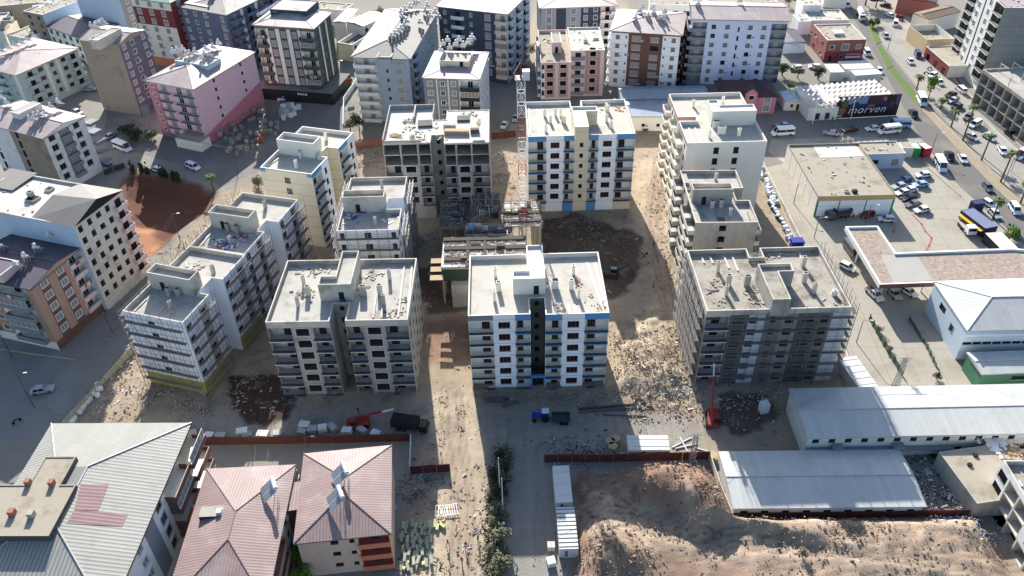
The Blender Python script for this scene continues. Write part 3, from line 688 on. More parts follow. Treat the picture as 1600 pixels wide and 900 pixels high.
B9 = wing_block('white boarded two-wing block nearest the left street, wrapped in scaffolding', [(189.6, 486.6), (286, 503), (327, 460), (309, 456.5), (331, 434), (352.8, 437), (379, 397), (295, 384.5)],
    [(227.3, 426), (295.5, 437), (311, 422), (242, 412)], 19.0, 5, 3.4, INS, INS, SCREED, CONCL, [('p', 3, INS), ('w', 2, INS, 1.4, 1.5, .9, 'void'), ('p', 4, INS)], INSW, towm=CONCL, door=.3, chims=((268, 483), (334, 427)), curbs=(((229, 468), (210, 487)), ((262, 476), (245, 492)), ((276, 478), (262, 494))), base=mat('lime_render', S(150, 142, 82), .9, .15, sc=.5), litter=([(290, 417), (300, 415), (308, 418)], 16, [CONC, CONCL]))
for (px, py) in ((265, 462), (280, 463)): B9.chimney(px, py, .8, .7, 2.0, CONC)
B9.done()
B10 = wing_block('white boarded two-wing block behind its twin, blue tarpaulin and sacks on its lower roof', [(295, 384.5), (379, 397), (416, 362.5), (400, 360), (417, 344.5), (438, 347), (463, 311), (378, 300.5)],
    [(324.8, 331.1), (387.8, 340.8), (399, 327.6), (337, 318.9)], 19.0, 6, 1.2, INS, INS, SCREED, CONCL, [('p', 3, INS), ('w', 2, INS, 1.4, 1.5, .9, 'void'), ('p', 4, INS)], INSW, towm=CONCL, door=.3, chims=((361, 381), (415, 325)), curbs=(((330, 365), (312, 386)),), litter=([(350, 378), (354, 383), (346, 380), (360, 386), (380, 372), (368, 374), (326, 377), (320, 383)], 60, [PLAST, BLUEP, WHITES, REDS]))
for (px, py) in ((357, 361), (371, 364)): B10.chimney(px, py, .8, .7, 2.0, CONC)
B10.done()

# ---- pale block at the back right with latticed balconies
B11 = Bld('apartment_block', 'cream and rose apartment block at the back right of the site, stepped cream roofs', [(1073.7, 223.7), (1199, 220.2), (1156.4, 143.8), (1046.2, 146.5), (1058, 183), (1087, 182), (1089.5, 188.5), (1061, 189.5)], 22.0, group='apartment blocks on the construction site')
cw = ('w', 3, CREAM, 1.3, 1.7, .8, 'dark')
B11.facade(0, [('p', 3, CREAM), cw, cw, ('p', 3, CREAM)], 7, 2.95, .4, band=CREAM)
lat = [bb(CREAM, 4, .5, CREAM, 'solid', 'dark', 1.3), ('w', 3, CREAM, 1.2, 1.5, .9, 'dark'), bb(CREAM, 4, .5, CREAM, 'solid', 'dark', 1.3)]
B11.facade(3, lat, 7, 2.95, .4, band=PINKR); B11.facade(7, [bb(CREAM, 4, .5, CREAM, 'solid', 'dark', 1.3), ('w', 3, CREAM, 1.2, 1.5, .9, 'dark')], 7, 2.95, .4, band=PINKR)
B11.plain([1, 2, 5, 6], CREAM); B11.facade(4, [('p', 1, CREAM)], 7, 2.95, .4, band=PINKR); B11.flat_roof(1.0, ROOFC, CAP)
B11.tower([(1113.7, 174), (1181.8, 172.7), (1178.4, 162.4), (1124, 163.7), (1122, 155.5), (1105.4, 156.2)], 3.0, CREAM, CAP, par=.4, base=21)
for q in ((1083, 167, .6), (1129, 162, .6), (1108, 215, .6), (1127, 209, 1.9), (1118, 200, 1.6), (1154, 212, .8)): B11.chimney(q[0], q[1], q[2], .7, 2.0, CREAM)
B11.rods([((1076, 200), (1082, 222)), ((1086, 200), (1094, 222)), ((1050, 165), (1065, 186))], CAP, .15, .15); B11.done()
B12 = Bld('apartment_block', 'raw concrete apartment block between the cream block and the scaffolded one on the right', [(1087.5, 349.5), (1186, 345.4), (1170, 312), (1149.5, 313), (1146, 294), (1163, 293.4), (1148, 264.8), (1062.7, 266.9)], 19.0, group='apartment blocks on the construction site')
B12.facade(0, [('p', 3, CONC), ('o', 2, CONC, 1.5, 1.6, .8), ('p', 4, CONC)], 6, 2.95, 1.2, band=CONCL)
B12.facade(7, [('b', 4, CONC, CONCL, 1.4, 'solid', 'void', CONCL, .5), ('o', 3, CONC, 1.4, 1.5, .9), ('p', 2, CONC), ('b', 4, CONC, CONCL, 1.4, 'solid', 'void', CONCL, .5), ('b', 4, CONC, CONCL, 1.4, 'solid', 'void', CONCL, .5)], 6, 2.95, 1.2, band=CONCL)
B12.facade(1, [('b', 4, CONC, CONCL, 1.0, 'solid', 'void', CONCL, .5), ('p', 3, CONC)], 6, 2.95, 1.2, band=CONCL)
B12.plain([2, 3, 4, 5, 6], CONC); B12.flat_roof(1.0, SCREED, CONCL, inner=CONC)
B12.tower([(1083, 297), (1146, 294.5), (1143, 285), (1081, 287)], 3.0, CONC, SCREED, par=1.0, capm=CONCL, door=.3)
for q in ((1112, 325, .9), (1126, 324, .9), (1140, 338, .6), (1118, 282, .6)): B12.chimney(q[0], q[1], q[2], .7, 2.0, CONCL)
B12.rods([((1085, 333), (1092, 347)), ((1098, 325), (1107, 346)), ((1118, 325), (1126, 346))], CONC, .2, .2); B12.done()

# ---- the low building still being cast
def deck(px_pts, z, z0, label_part, parent, m, thick=.35):
    P = [at(p[0], p[1], z) for p in px_pts]; xs = [p[0] for p in P]; ys = [p[1] for p in P]
    b = MB(); b.box(min(xs), min(ys), z - thick, max(xs), max(ys), z, m, top=label_part); return b, (min(xs), min(ys), max(xs), max(ys))
cast = thing('unfinished_building', 'half-cast concrete building with timber formwork and rebar, at the foot of the crane', 'building', (0, 0, 0))
WET = mat('dusty_fresh_concrete', S(198, 194, 184), .9, .12, sc=.5, fine=.15, stain=S(84, 80, 74), stain_amt=.45, stain_sc=.5)
WETD = mat('dark_formwork_deck', S(112, 108, 102), .9, .2, sc=.6, stain=S(50, 50, 52), stain_amt=.5)  # dark tone puts the shade over the rear decks into the colour
rg = random.Random(3)
slabs = [((693, 371), (822, 416), 10.0, WET), ((728, 352), (801, 369), 9.2, WET), ((786, 316), (846, 352), 10.0, WET), ((736, 304), (782, 344), 7.0, WETD), ((690, 315), (735, 356), 6.0, WETD), ((828, 312), (842, 352), 9.0, WOOD)]
for (a, c, z, m) in slabs:
    x0, y1 = at(a[0], a[1], z); x1, y0 = at(c[0], c[1], z); b = MB(); b.box(x0, y0, z - .35, x1, y1, z, CONC, top=m); b.build('floor_slab', cast)
    b = MB(); k = max(2, int((x1 - x0) / 3.2)); kk = max(2, int((y1 - y0) / 3.2))
    for i in range(k + 1):
        for j in range(kk + 1):
            x = x0 + .3 + (x1 - x0 - .6) * i / k; y = y0 + .3 + (y1 - y0 - .6) * j / kk
            c_ = MB(); c_.box(x - .2, y - .2, 0, x + .2, y + .2, z - .35, CONC); c_.build('column', cast)
    for i in range(k + 1):   # rebar starters
        x = x0 + .3 + (x1 - x0 - .6) * i / k
        for dx in (-.15, .15): b.tube((x + dx, y0 + .3, z), (x + dx + rg.gauss(0, .05), y0 + .3, z + 1.1), .03, RUST, 3)
    b.build('rebar', cast)
for (a, c, z) in (((694, 401), (822, 404), 10.45), ((694, 384.5), (822, 387), 10.45), ((693, 371), (822, 373), 10.45), ((729, 371), (732, 416), 10.4), ((756, 371), (759, 400), 10.4), ((780, 388), (783, 404), 10.4), ((786, 330), (846, 332), 10.4), ((786, 343), (846, 345), 10.4), ((729, 360), (800, 362), 9.6)):
    x0, y1 = at(a[0], a[1], z); x1, y0 = at(c[0], c[1], z); b = MB(); b.box(x0, y0, z - .44, x1, y1, z, mat('dark_formwork', S(72, 66, 60), .9, .2)); b.build('beam_formwork', cast)
x0, y1 = at(674, 401, 9); x1, y0 = at(692, 440, 9)
for i in range(3):
    yy = y1 - (i + .5) * (y1 - y0) / 3; b = MB(); b.box(x0 + .1 * i, yy - .95, 8.9, x1, yy + .85, 9.0, WOOD); b.build('plywood_panel', cast)
x0, y0 = at(690, 417, 10); x1, _ = at(730, 417, 10); b = MB(); b.box(x0, y0 - .5, 6.4, x1, y0 - .3, 10.1, FORM); b.build('formwork_panel', cast)
x0, y0 = at(705, 446, 6.3); x1, _ = at(736, 446, 6.3); b = MB(); b.box(x0, y0, 0, x1, y0 + 5, 6.3, CONC); b.build('retaining_wall', cast)
b = MB()
for (px, py) in ((750, 345), (765, 345), (737, 316), (760, 318), (782, 318)): x, y = at(px, py, 8); b.tube((x, y, 0), (x, y, 11.5), .14, CONC, 4)
b.build('column', cast)
for (px0, py0, px1, py1, z) in ((736, 304, 782, 344, 7.0), (690, 315, 735, 356, 6.0), (786, 316, 846, 352, 10.0), (728, 352, 801, 369, 9.2)):
    x0, y1 = at(px0, py0, z); x1, y0 = at(px1, py1, z); k = max(3, int((x1 - x0) / 1.6)); kk = max(2, int((y1 - y0) / 3))
    for i in range(k + 1): b = MB(); x = x0 + (x1 - x0) * i / k; b.tube((x, y0 - .2, z + .12), (x + rg.gauss(0, .2), y1 + .2, z + .12), .09, rg.choice((WOOD, PLANK, CONCL)), 4); b.build('timber_joist', cast)
    for j in range(kk + 1):
        b = MB(); y = y0 + (y1 - y0) * j / kk; b.tube((x0 - .3, y, z + .3), (x1 + .3, y, z + .3), .1, rg.choice((WOOD, PLANK)), 4); b.build('timber_bearer', cast)
    for i in range(k + 1):
        b = MB(); x = x0 + (x1 - x0) * i / k; b.tube((x, y0 - .4, 0), (x, y0 - .4, z + rg.uniform(.3, 2.2)), .06, STEEL, 4); b.build('prop', cast)
b = MB(); rr = random.Random(5)
for _ in range(1100):
    px, py = rr.uniform(694, 846), rr.uniform(306, 414)
    if px > 822 and py > 352: continue
    zz = next((z for (a, c, z, m) in slabs if a[0] < px < c[0] and a[1] < py < c[1]), None)
    if zz is None: continue
    x, y = at(px, py, zz + .1); b.rbox((x, y, zz + .05 + rr.random() * .2), (rr.uniform(.3, 1.8), rr.uniform(.06, .2), .08), rr.choice((0, pi / 2)) + rr.gauss(0, .2), rr.choice([PLANK, WOOD, CONC, CONCL, CONCL, CONCD, RUST]))
o = b.build('loose_formwork', cast); o['kind'] = 'stuff'
for i in range(26):   # wall forms and parapet shutters standing at odd heights
    a, c, z, m = slabs[i % 5]; px, py = rr.uniform(a[0] + 3, c[0] - 3), rr.uniform(a[1] + 4, c[1] - 3); x, y = at(px, py, z); b = MB(); L_ = rr.uniform(1.2, 3.4); hh = rr.uniform(.5, 1.6); b.rbox((x, y, z + hh / 2 + .02), (L_, .1, hh), rr.choice((0, 0, pi / 2)), rr.choice((CONCL, PLANK, FORM, CONC, STEEL))); b.build('wall_form', cast)
b = MB(); x, y = at(736, 355, 9.8); b.tube((x, y, 9.2), (x, y, 10.5), .7, BLUE, 10); tag(b.build('water_barrel'), 'blue barrel standing on the half-cast floor slab', 'barrel')
ACOK = (WHITEP, GREYP, VIOLG, STEELB, MINT, GREYB, NAVY, PBLUE, WHITE, CREAM, BROWN, TERRA, REDB)
# ================================================================== the town around the site
HEATERS = []      # (x, y, z, bearing, label, group)
def rect(z, A, B, C):
    a, b, c = (Vector(at(p[0], p[1], z)) for p in (A, B, C)); u = (b - a).normalized(); n = Vector((-u.y, u.x)); d = (c - b).dot(n)
    return [tuple(a), tuple(b), tuple(b + n * d), tuple(a + n * d)]
def city(label, z, A, B, C, cat='building', name='apartment_building', group=None, z1=None):
    return Bld(name, label, rect(z, A, B, C), z, cat, group, world=True)
def heaters(B, pts, z, label, group, jitter=.25):
    for (px, py) in pts:
        x, y = at(px, py, z); HEATERS.append((x, y, z, B.rg.uniform(-jitter, jitter), label, group))
W_ = lambda m, w=3, sty='trimc', ww=1.4, wh=1.4, sill=.95: ('w', w, m, ww, wh, sill, sty)
JB = lambda m, w, pm, rail='solid', sty='whitec', pr=1.2, k=.95: ('j', w, m, pm, pr, rail, sty, k)
MIX = ('trim', 'trimc', 'whitec')

# --- pink building, upper left
N = city('pink apartment building with a deep pink base and a hipped roof with many heaters', 18.0, (228, 125.3), (301, 138.7), (388, 80))
N.facade(0, [W_(PINKD, 3, 'trim', 1.0, 1.1), JB(PINK, 4, GREYP, 'rail', 'whitec', .9), ('p', 1, PINK), JB(PINK, 3, GREYP, 'rail', 'white', 1.1), JB(PINK, 3, GREYP, 'rail', 'whitec', .9)], 6, 2.85, .9, band=PINK)
sw = W_(PINK, 4, 'dark', .9, 1.0, 1.2); N.facade(1, [('p', 3, PINK), sw, ('p', 3, PINK), sw, ('p', 2, PINK)], 6, 2.85, .9, band=PINK); N.plain([2, 3], PINK)
b = MB(); x = N.P[1][0]; y = N.P[2][1]
b.face([(x + .015, 0, 0), (x + .015, y, 0), (x + .015, y, 8.2), (x + .015, 0, 2.8)], PINKD); N.part('painted_base_band', b)
b = MB(); x = N.P[1][0]; b.box(x * .55, -4.5, 0, x + 1.5, -.1, 3.0, CREAM, top=PAVE); N.part('front_annex', b)
N.hip_roof(2.2, RMAUVE2, .5)
L = N.tower([(266, 101), (335, 97), (349, 87), (283, 85)], 2.3, WBLUE, CONCL, par=.3, base=18.2)
heaters(N, [(273, 87), (279, 84), (288, 82), (293, 91), (299, 89), (307, 86), (317, 96), (322, 90), (325, 82), (335, 79), (343, 72), (330, 92)], 20.0, 'white solar water heater crowded on the pink building roof tower', 'solar heaters on the pink building')
N.done()
# --- narrow block with bare blockwork side
N = city('narrow tall block with a bare blockwork wall and a violet grey window front', 23.5, (124, 62), (185, 70), (227, 47))
N.facade(1, [W_(VIOLG, 3, 'trimc', 1.3, 1.5), W_(VIOLG, 3, 'trim', 1.3, 1.5), ('p', 1, VIOLG), W_(VIOLG, 3, 'trimc', 1.3, 1.5)], 7, 2.9, 3.0, band=VIOLG)
N.plain([0], BLOCK); N.plain([2, 3], BLOCK); N.hip_roof(1.5, RMAUVE2, .2, gable=True, gm=BLOCK)
N.tower([(146, 62), (158, 64), (182, 44), (170, 41)], 3.0, CONCL, CONC, par=.2, base=23.6)
heaters(N, [(146, 46), (152, 47), (158, 43), (165, 40), (154, 44), (161, 41)], 26.6, 'white water tank heater lined up on the narrow blockwork building', 'solar heaters on the narrow block', .1)
b = MB(); x = N.P[1][0]; b.box(x + .02, .5, 0, x + 1.6, 2.4, 3, GREYP); N.part('entrance', b); N.done()
# --- mint building, far left
N = city('pale mint apartment building with pilasters, balconies and a flat-pitched pink roof', 13.5, (-45, 98), (25, 116), (108, 73))
N.facade(0, [JB(MINT, 3, MINT), W_(MINT, 2), ('p', 1, CREAM), JB(MINT, 3, MINT), W_(MINT, 2), ('p', 1, CREAM)], 4, 2.9, 1.6, band=MINT)
N.facade(1, [('p', 2, MINT), JB(MINT, 4, MINT, 'solid', 'void', .9), W_(MINT, 3, 'grey', 1.6, 1.2), ('p', 1, CREAM), W_(MINT, 3, 'grey', 1.2, 1.2), ('p', 1, CREAM), W_(MINT, 3, 'grey', 1.5, 1.2), JB(MINT, 4, MINT, 'solid', 'void', 1.4)], 4, 2.9, 1.6, band=MINT)
N.plain([2, 3], MINT); N.hip_roof(1.6, RMAUVE2, .7)
heaters(N, [(5, 84), (15, 79), (26, 75), (36, 71), (46, 66), (56, 61)], 15.2, 'aqua topped water barrel and panels on the mint building roof', 'solar heaters on the mint building', .1); N.done()
# --- white building left edge
N = city('white apartment building at the left edge with a blind cement side wall', 17.0, (-30, 189), (67, 215), (125, 181))
N.facade(0, [('w', 2, WHITEP, 1.2, 2.2, .4, 'void'), ('p', 2, WHITEP), ('w', 2, BLOCK, 1.2, 2.2, .4, 'void'), ('p', 3, BLOCK)], 5, 2.9, 2.5, band=WHITEP, base=BLOCK)
N.facade(1, [W_(WHITEP, 4, 'grey', 1.7, 1.5), JB(GREYP, 3, GREYP, 'solid', 'whitec', .9), W_(WHITEP, 4, 'grey', 1.6, 1.5), ('p', .6, WHITEP)], 5, 2.9, 2.5, band=WHITEP)
N.plain([2, 3], WHITEP); N.hip_roof(1.3, RMAUVE2, .6, gable=True, gm=WHITEP)
N.tower([(14, 174), (25, 177), (66, 163), (55, 158)], 2.6, CREAM, RMAUVE2, par=.05, base=17.3)
heaters(N, [(3, 156), (14, 166), (51, 192), (58, 187), (65, 185), (74, 182), (83, 172), (95, 165)], 18.2, 'white solar water heater on the white building at the left edge', 'solar heaters on the left white building', .1)
b = MB(); y = N.P[2][1]; x = N.P[1][0]
for f in range(5): b = MB(); b.box(x - 1, y, 2.5 + f * 2.9, x + 1.6, y + 3, 3.4 + f * 2.9, GREYP); N.part('corner_balcony', b)
pass; N.done()
# --- unfinished building with pale roof and light blue blind wall
N = city('unfinished building with a blind pale blue side wall and bare window holes', 22.8, (-60, 320), (114.7, 354), (177, 296))
N.plain([0], WBLUE); N.plain([2, 3], CONC)
oo = ('o', 3, CONCL, 1.2, 1.5, .9, CONCL)
N.facade(1, [oo, ('o', 3, CONCL, 1.2, 1.5, 1.0, CONCL), ('o', 3, CONCL, 1.4, 1.3, 1.1, CONCL), oo, ('j', 4, PINKS, PINKS, 1.1, 'solid', 'void', .9)], 7, 2.9, 2.2, band=CONCL)
N.flat_roof(.5, WSLAB, CONCL, t=.3)
b = MB(); P = N.P; x, y = P[1][0], P[2][1]
b.roofface([(x * .62, 0, 22.6), (x + .5, -.3, 22.9), (x + .5, y * .5, 25.2), (x * .62, y * .5, 24.2)], RGREY); b.roofface([(x + .5, y * .5, 25.2), (x + .5, y + .3, 22.9), (x * .62, y + .3, 22.6), (x * .62, y * .5, 24.2)], RGREY)
b.face([(x + .5, -.3, 22.9), (x + .5, y + .3, 22.9), (x + .5, y * .5, 25.2)], DARK)
N.part('sheet_roof', b); b = MB(); b.roofface([(-2, y * .55, 22.7), (x * .2, y * .55, 22.7), (x * .2, y + 1, 22.9), (-2, y + 1, 22.9)], RGREY); N.part('sheet_roof', b)
N.chimney(52, 312, 2.6, 2.2, .5, CONCL); N.chimney(50, 309, 1.2, 1.0, 1.6, CONCL); N.chimney(78, 297, 1.6, 1.6, .5, CONCL); N.chimney(75, 326, 2.4, 1.8, .6, PINKS); N.done()
# --- brown and terracotta building, left edge
N = city('terracotta and brown apartment building with rounded front balconies and a dark plum roof', 17.0, (-62, 428), (46.7, 450), (121, 384))
N.facade(0, [W_(BROWN, 3, 'trimc', 1.5, 1.4), W_(TERRA, 3, 'trim', 1.5, 1.4), ('p', 1, CREAM), ('b', 6, CREAM, GREYP, 1.2, 'solid', 'void', CREAM, .5), ('p', 1.4, TERRA)], 5, 2.95, 2.2, band=TERRA, base=CREAM)
N.facade(1, [('p', 2.2, TERRA), W_(BROWN, 2.6, 'trimc', 1.7, 1.5), ('p', 2.2, TERRA), W_(BROWN, 2.6, 'trimc', 1.7, 1.5), ('p', 1.2, TERRA), ('b', 5, CREAM, PINKS, .35, 'solid', 'white', PINKS, .5)], 5, 2.95, 2.2, band=TERRA, base=BROWN)
N.plain([2, 3], TERRA); N.hip_roof(1.2, RPURP, .5, gable=True, gm=TERRA)
N.tower([(-40, 428), (10, 427), (28, 405), (-20, 400)], 2.2, PINKS, RPURP, par=.2, base=17.2)
heaters(N, [(31, 421), (45, 407), (61, 393), (81, 375), (5, 390)], 18.0, 'white solar water heater in the spaced row on the plum roof', 'solar heaters on the plum roof', .1); N.done()

# --- big pale corrugated roof, bottom left
N = city('wide building at the bottom left, pale corrugated roof with faded red sheets', 15.0, (-95, 960), (166, 960), (279, 664))
P = N.P; X, Y = P[1][0], P[2][1]
N.facade(1, [('b', 4, WHITEP, BROWN, 1.5, 'two', 'white', WHITEP, .5), ('p', 2.2, WHITEP), W_(WHITEP, 3, 'trimc', 1.6, 1.6), ('p', 2.4, GREYP), W_(WHITEP, 3, 'grey', 1.6, 1.6), ('b', 4.6, CREAM, BROWN, 1.8, 'two', 'void', WHITEP, .5), ('b', 4.6, CREAM, BROWN, 2.4, 'two', 'void', WHITEP, .5)], 4, 3.1, 2.5, band=BROWN)
N.plain([0, 2, 3], WHITEP)
b = MB(); z = 15.0; o = .5; rz = 17.6
rp = (X * .50, Y * .68, rz); rl = (X * .28, Y * .68, rz); rq = (X * .50, Y * .36, rz)
A, Bq, Cq, Dq = (-o, -o, z), (X + o, -o, z), (X + o, Y + o, z), (-o, Y + o, z)
b.roofface([Cq, Dq, rl, rp], RSHEET); b.roofface([Bq, Cq, rp, rq], RLIGHT); b.roofface([A, Bq, rq, (X * .28, Y * .36, rz)], RLIGHT)
b.roofface([Dq, A, (X * .28, Y * .36, rz), rl], RLIGHT); b.face([rq, rp, rl, (X * .28, Y * .36, rz)], RLIGHT)
for p, q in ((Cq, rp), (Dq, rl), (Bq, rq), (A, (X * .28, Y * .36, rz)), (rp, rq)): b.tube(Vector(p) + Vector((0, 0, .05)), Vector(q) + Vector((0, 0, .05)), .12, RPANEL, 4)
for (p, q) in ((A, Bq), (Bq, Cq), (Cq, Dq), (Dq, A)): b.face([(p[0], p[1], z - .4), (q[0], q[1], z - .4), q, p], BROWN)
b.face([A, Dq, Cq, Bq], DARK); N.part('roof', b)
def on_plane(px, py, p0, p1, p2, lift):
    "point of a sloping plane seen at this point of the photograph"
    a = Vector(at(px, py, 0)).to_3d(); c = Vector((0, 0, CAM_H)); o_ = N.root.matrix_basis
    q0, q1, q2 = (Matrix.Translation((N.o.x, N.o.y, 0)) @ Matrix.Rotation(N.ang, 4, 'Z') @ Vector(v) for v in (p0, p1, p2))
    nn = (q1 - q0).cross(q2 - q0).normalized(); d = (a - c); t = (q0 - c).dot(nn) / d.dot(nn); w_ = c + d * t
    l_ = (Matrix.Translation((N.o.x, N.o.y, 0)) @ Matrix.Rotation(N.ang, 4, 'Z')).inverted() @ w_; l_.z += lift; return tuple(l_)
RS = mat('faded_red_sheets', S(134, 104, 104), .6, .14, sc=.3, stripes=.35, pitch=.62)
b = MB()
for quad in (((126, 757), (170, 757), (154, 798), (116, 798)), ((116, 798), (200, 803), (191, 823), (104, 818))):
    b.roofface([on_plane(q[0], q[1], Bq, Cq, rp, .04) for q in (quad[2], quad[1], quad[0], quad[3])][::1], RS, (0, 1))
N.part('red_roof_sheets', b)
for f in b.f: pass
N.zr = 16.2
N.tower([(-60, 836), (76, 839), (118, 757), (102, 757), (112, 713), (68, 713), (49, 756), (-30, 758)], 3.4, CONCD, ROOFT, par=.12, capm=ROOFT, name='roof_terrace', base=15.5)
for (px, py, s1) in ((20, 803, .9), (50, 806, .9), (45, 756, .8), (82, 757, .8)):
    x, y = N.loc(px, py, 18.3); b = MB(); b.box(x - s1 / 2, y - s1 / 2, 18.28, x + s1 / 2, y + s1 / 2, 19.2, BLKO if px != 50 else CONC); N.part('chimney', b)
N.done()
# --- mauve roofs, bottom
N = city('house under one long mauve hipped roof with a solar heater, left of the peach house', 10.0, (258, 950), (414, 942), (466, 728), name='house', cat='house')
N.facade(1, [('w', 2, CREAM, 1.2, 1.4, .9, 'dark'), ('b', 3, TERRA, TERRA, .6, 'solid', 'void', TERRA, .5)] * 2, 3, 3.0, .8, band=CREAM); N.plain([0, 2, 3], CREAM)
N.hip_roof(1.7, RMAUVE, .35, ridge_frac=.2)
b = MB(); x, y = N.loc(331, 800, 11.0); b.box(x - 1.8, y - 1.0, 10.1, x + 1.8, y + 1.0, 11.2, FRAMED, top=CONC); b.box(x + .9, y - .7, 11.21, x + 1.7, y + .1, 11.7, PLAST); N.part('roof_opening', b)
heaters(N, [(425, 772)], 10.9, 'pale solar panels on the mauve roof left of the peach house', None); N.done()
N = city('peach house with orange balconies under a mauve hipped roof carrying two solar heaters', 9.5, (463, 846), (607, 831), (626, 697), name='house', cat='house')
N.facade(0, [('p', 4, PEACH), ('w', 2, PEACH, 1.2, .9, 1.3, 'dark'), ('p', .6, PEACH), ('w', 1.6, PEACH, .8, .8, 1.3, 'dark'), ('b', 4.4, ORANGE, ORANGE, .5, 'solid', 'grey', ORANGE, .5)], 3, 2.95, .6, band=PEACH)
N.plain([1, 2, 3], PEACH); N.hip_roof(1.6, RMAUVE, .45)
b = MB(); x, y = N.P[0]; D = N.P[2][1]
b.roofface([(-2.8, D * .35, 9.3), (-.4, D * .35, 9.5), (-.4, D * .68, 9.5), (-2.8, D * .68, 9.3)], RMAUVE); b.box(-2.6, D * .37, 0, -.0, D * .66, 9.2, BROWN); N.part('side_wing', b)
heaters(N, [(535, 748), (528, 786)], 10.9, 'XX', None, .05); HEATERS[-2] = HEATERS[-2][:4] + ('pale solar panels on the ridge of the peach house, the rear pair', None); HEATERS[-1] = HEATERS[-1][:4] + ('pale solar panels on the peach house roof, the front pair', None); N.done()

# --- back row, left to right
N = city('building with a white boarded side wall behind the dark low roof, top left', 22.0, (112, -22), (183, -12), (216, -30)); N.plain([0], WBLUE); N.facade(1, [W_(GREYP), W_(GREYP)], 7, 2.9, 1.5, band=GREYP); N.plain([2, 3], WBLUE); N.flat_roof(.5, ROOFC, CAP); N.done()
N = city('low long building with a dark plum roof in front of the white side wall', 10.0, (73, 41), (124, 59), (171, 30))
N.facade(0, [W_(CREAM, 3, 'grey')] * 5, 3, 2.9, 1.0, band=CREAM); N.facade(1, [W_(CREAM, 3, 'grey')] * 4, 3, 2.9, 1.0, band=CREAM); N.plain([2, 3], CREAM); N.hip_roof(1.3, RPURP, .3, gable=True); N.done()
N = city('cream building with junk stored on its roof terrace, top left corner', 13.5, (36, 17), (66, 23), (108, -8)); N.facade(0, [W_(BLOCK, 3, 'grey')] * 2, 4, 2.9, 1.5, band=BLOCK); N.facade(1, [('p', 1, WBLUE)], 4, 2.9, 1.5, band=WBLUE); N.plain([2, 3], CREAM); N.flat_roof(.3, ROOFT, CAP)
N.litter([(60, 10), (75, 4), (85, 5), (90, 2)], 60, [PLAST, DSTEEL, CONC, STEEL], sz=(.3, 1.4)); N.done()
N = city('low cream flat-roofed building at the left edge behind the mint one', 7.0, (-40, 50), (5, 49), (48, 32)); N.plain([0, 1, 2, 3], CREAM); N.flat_roof(.5, ROOFT, CAP); N.done()
N = city('smaller low cream terrace building beside the mint building', 6.0, (10, 54), (40, 60), (52, 40)); N.plain([0, 1, 2, 3], CREAM); N.flat_roof(.5, ROOFT, CAP); N.done()
N = city('grey building with a dark roof well at the top left corner', 9.0, (-60, 45), (-2, 40), (34, 17)); N.plain([0, 1, 2, 3], GREYP); N.flat_roof(.6, CONC, CAP); N.tower([(0, 33), (16, 31), (21, 26), (4, 27)], .6, CONC, DARK, par=.5); N.done()
N = city('long beige building crossing the very top left corner', 9.0, (-30, 12), (66, 3), (70, -12)); N.facade(0, [('p', 2, BLOCK), ('w', 2, BLOCK, 3, 2.2, .3, 'brown'), ('p', 4, BLOCK)], 2, 3.0, 1.0, band=BLOCK); N.plain([1, 2, 3], BLOCK); N.flat_roof(.5, ROOFT, CAP); N.done()
N = city('red, cream and white striped apartment building with a teal tiled roof', 24.0, (203, -4), (265, 4), (298, -20))
rw = lambda m: [W_(m, 3, 'trimc', 1.6, 1.8, .6)] * 3 + [('p', .8, m)]
N.facade(0, rw(CREAM), 7, 2.95, 3.3, band=CREAM, over={5: rw(RED), 4: rw(RED), 6: rw(CREAM), 3: rw(CREAM)}, base=ORANGE); N.facade(1, [W_(RED, 3, 'trimc')] * 2, 7, 2.95, 3.3, band=RED); N.plain([2, 3], CREAM); N.hip_roof(1.5, RGREEN, .5); N.done()
N = city('steel blue apartment building with white-trimmed windows and stacked rounded balconies', 22.0, (280, 10), (353, 23), (402, -8))
N.facade(0, [W_(STEELB, 3, 'trimc', 1.2, 1.3), W_(STEELB, 3, 'trim', 1.2, 1.4), W_(STEELB, 3, 'trimc', 1.2, 1.4), ('p', 2, STEELB), W_(STEELB, 3, 'bays', 1.8, 2.2, .3)], 7, 2.95, 1.0, band=STEELB)
N.facade(1, [('p', .5, STEELB), JB(STEELB, 4, STEELB, 'solid', 'whitec', 1.4), ('p', 1, CREAM), JB(STEELB, 4, STEELB, 'solid', 'void', 1.4), ('p', 1, CREAM), JB(STEELB, 3, STEELB, 'solid', 'whitec', 1.4)], 7, 2.95, 1.0, band=NAVY)
N.plain([2, 3], STEELB); N.hip_roof(1.6, RGREY, .4)
b = MB(); x = N.P[1][0]; y = N.P[2][1]; b.box(.2, 2, 22.1, x * .55, y * .8, 22.6, RMAUVE2); N.part('roof_deck', b)
heaters(N, [(330, 0), (336, -4), (344, -8)], 23.0, 'solar heater on the steel blue building', 'solar heaters on the steel blue building'); N.done()
N = city('dark apartment building at the top edge behind the green and grey one', 21.0, (372, -10), (430, -2), (470, -30)); N.facade(0, [W_(GREYP, 3, 'grey')] * 4, 7, 2.9, .7, band=GREYP); N.plain([1, 2, 3], GREYP); N.hip_roof(1.4, RGREY, .4); N.done()
N = city('dark green apartment building with cream pilasters standing on a black shop base', 24.0, (396, 38), (489, 44), (521, 20))
pil = ('p', .7, CREAM)
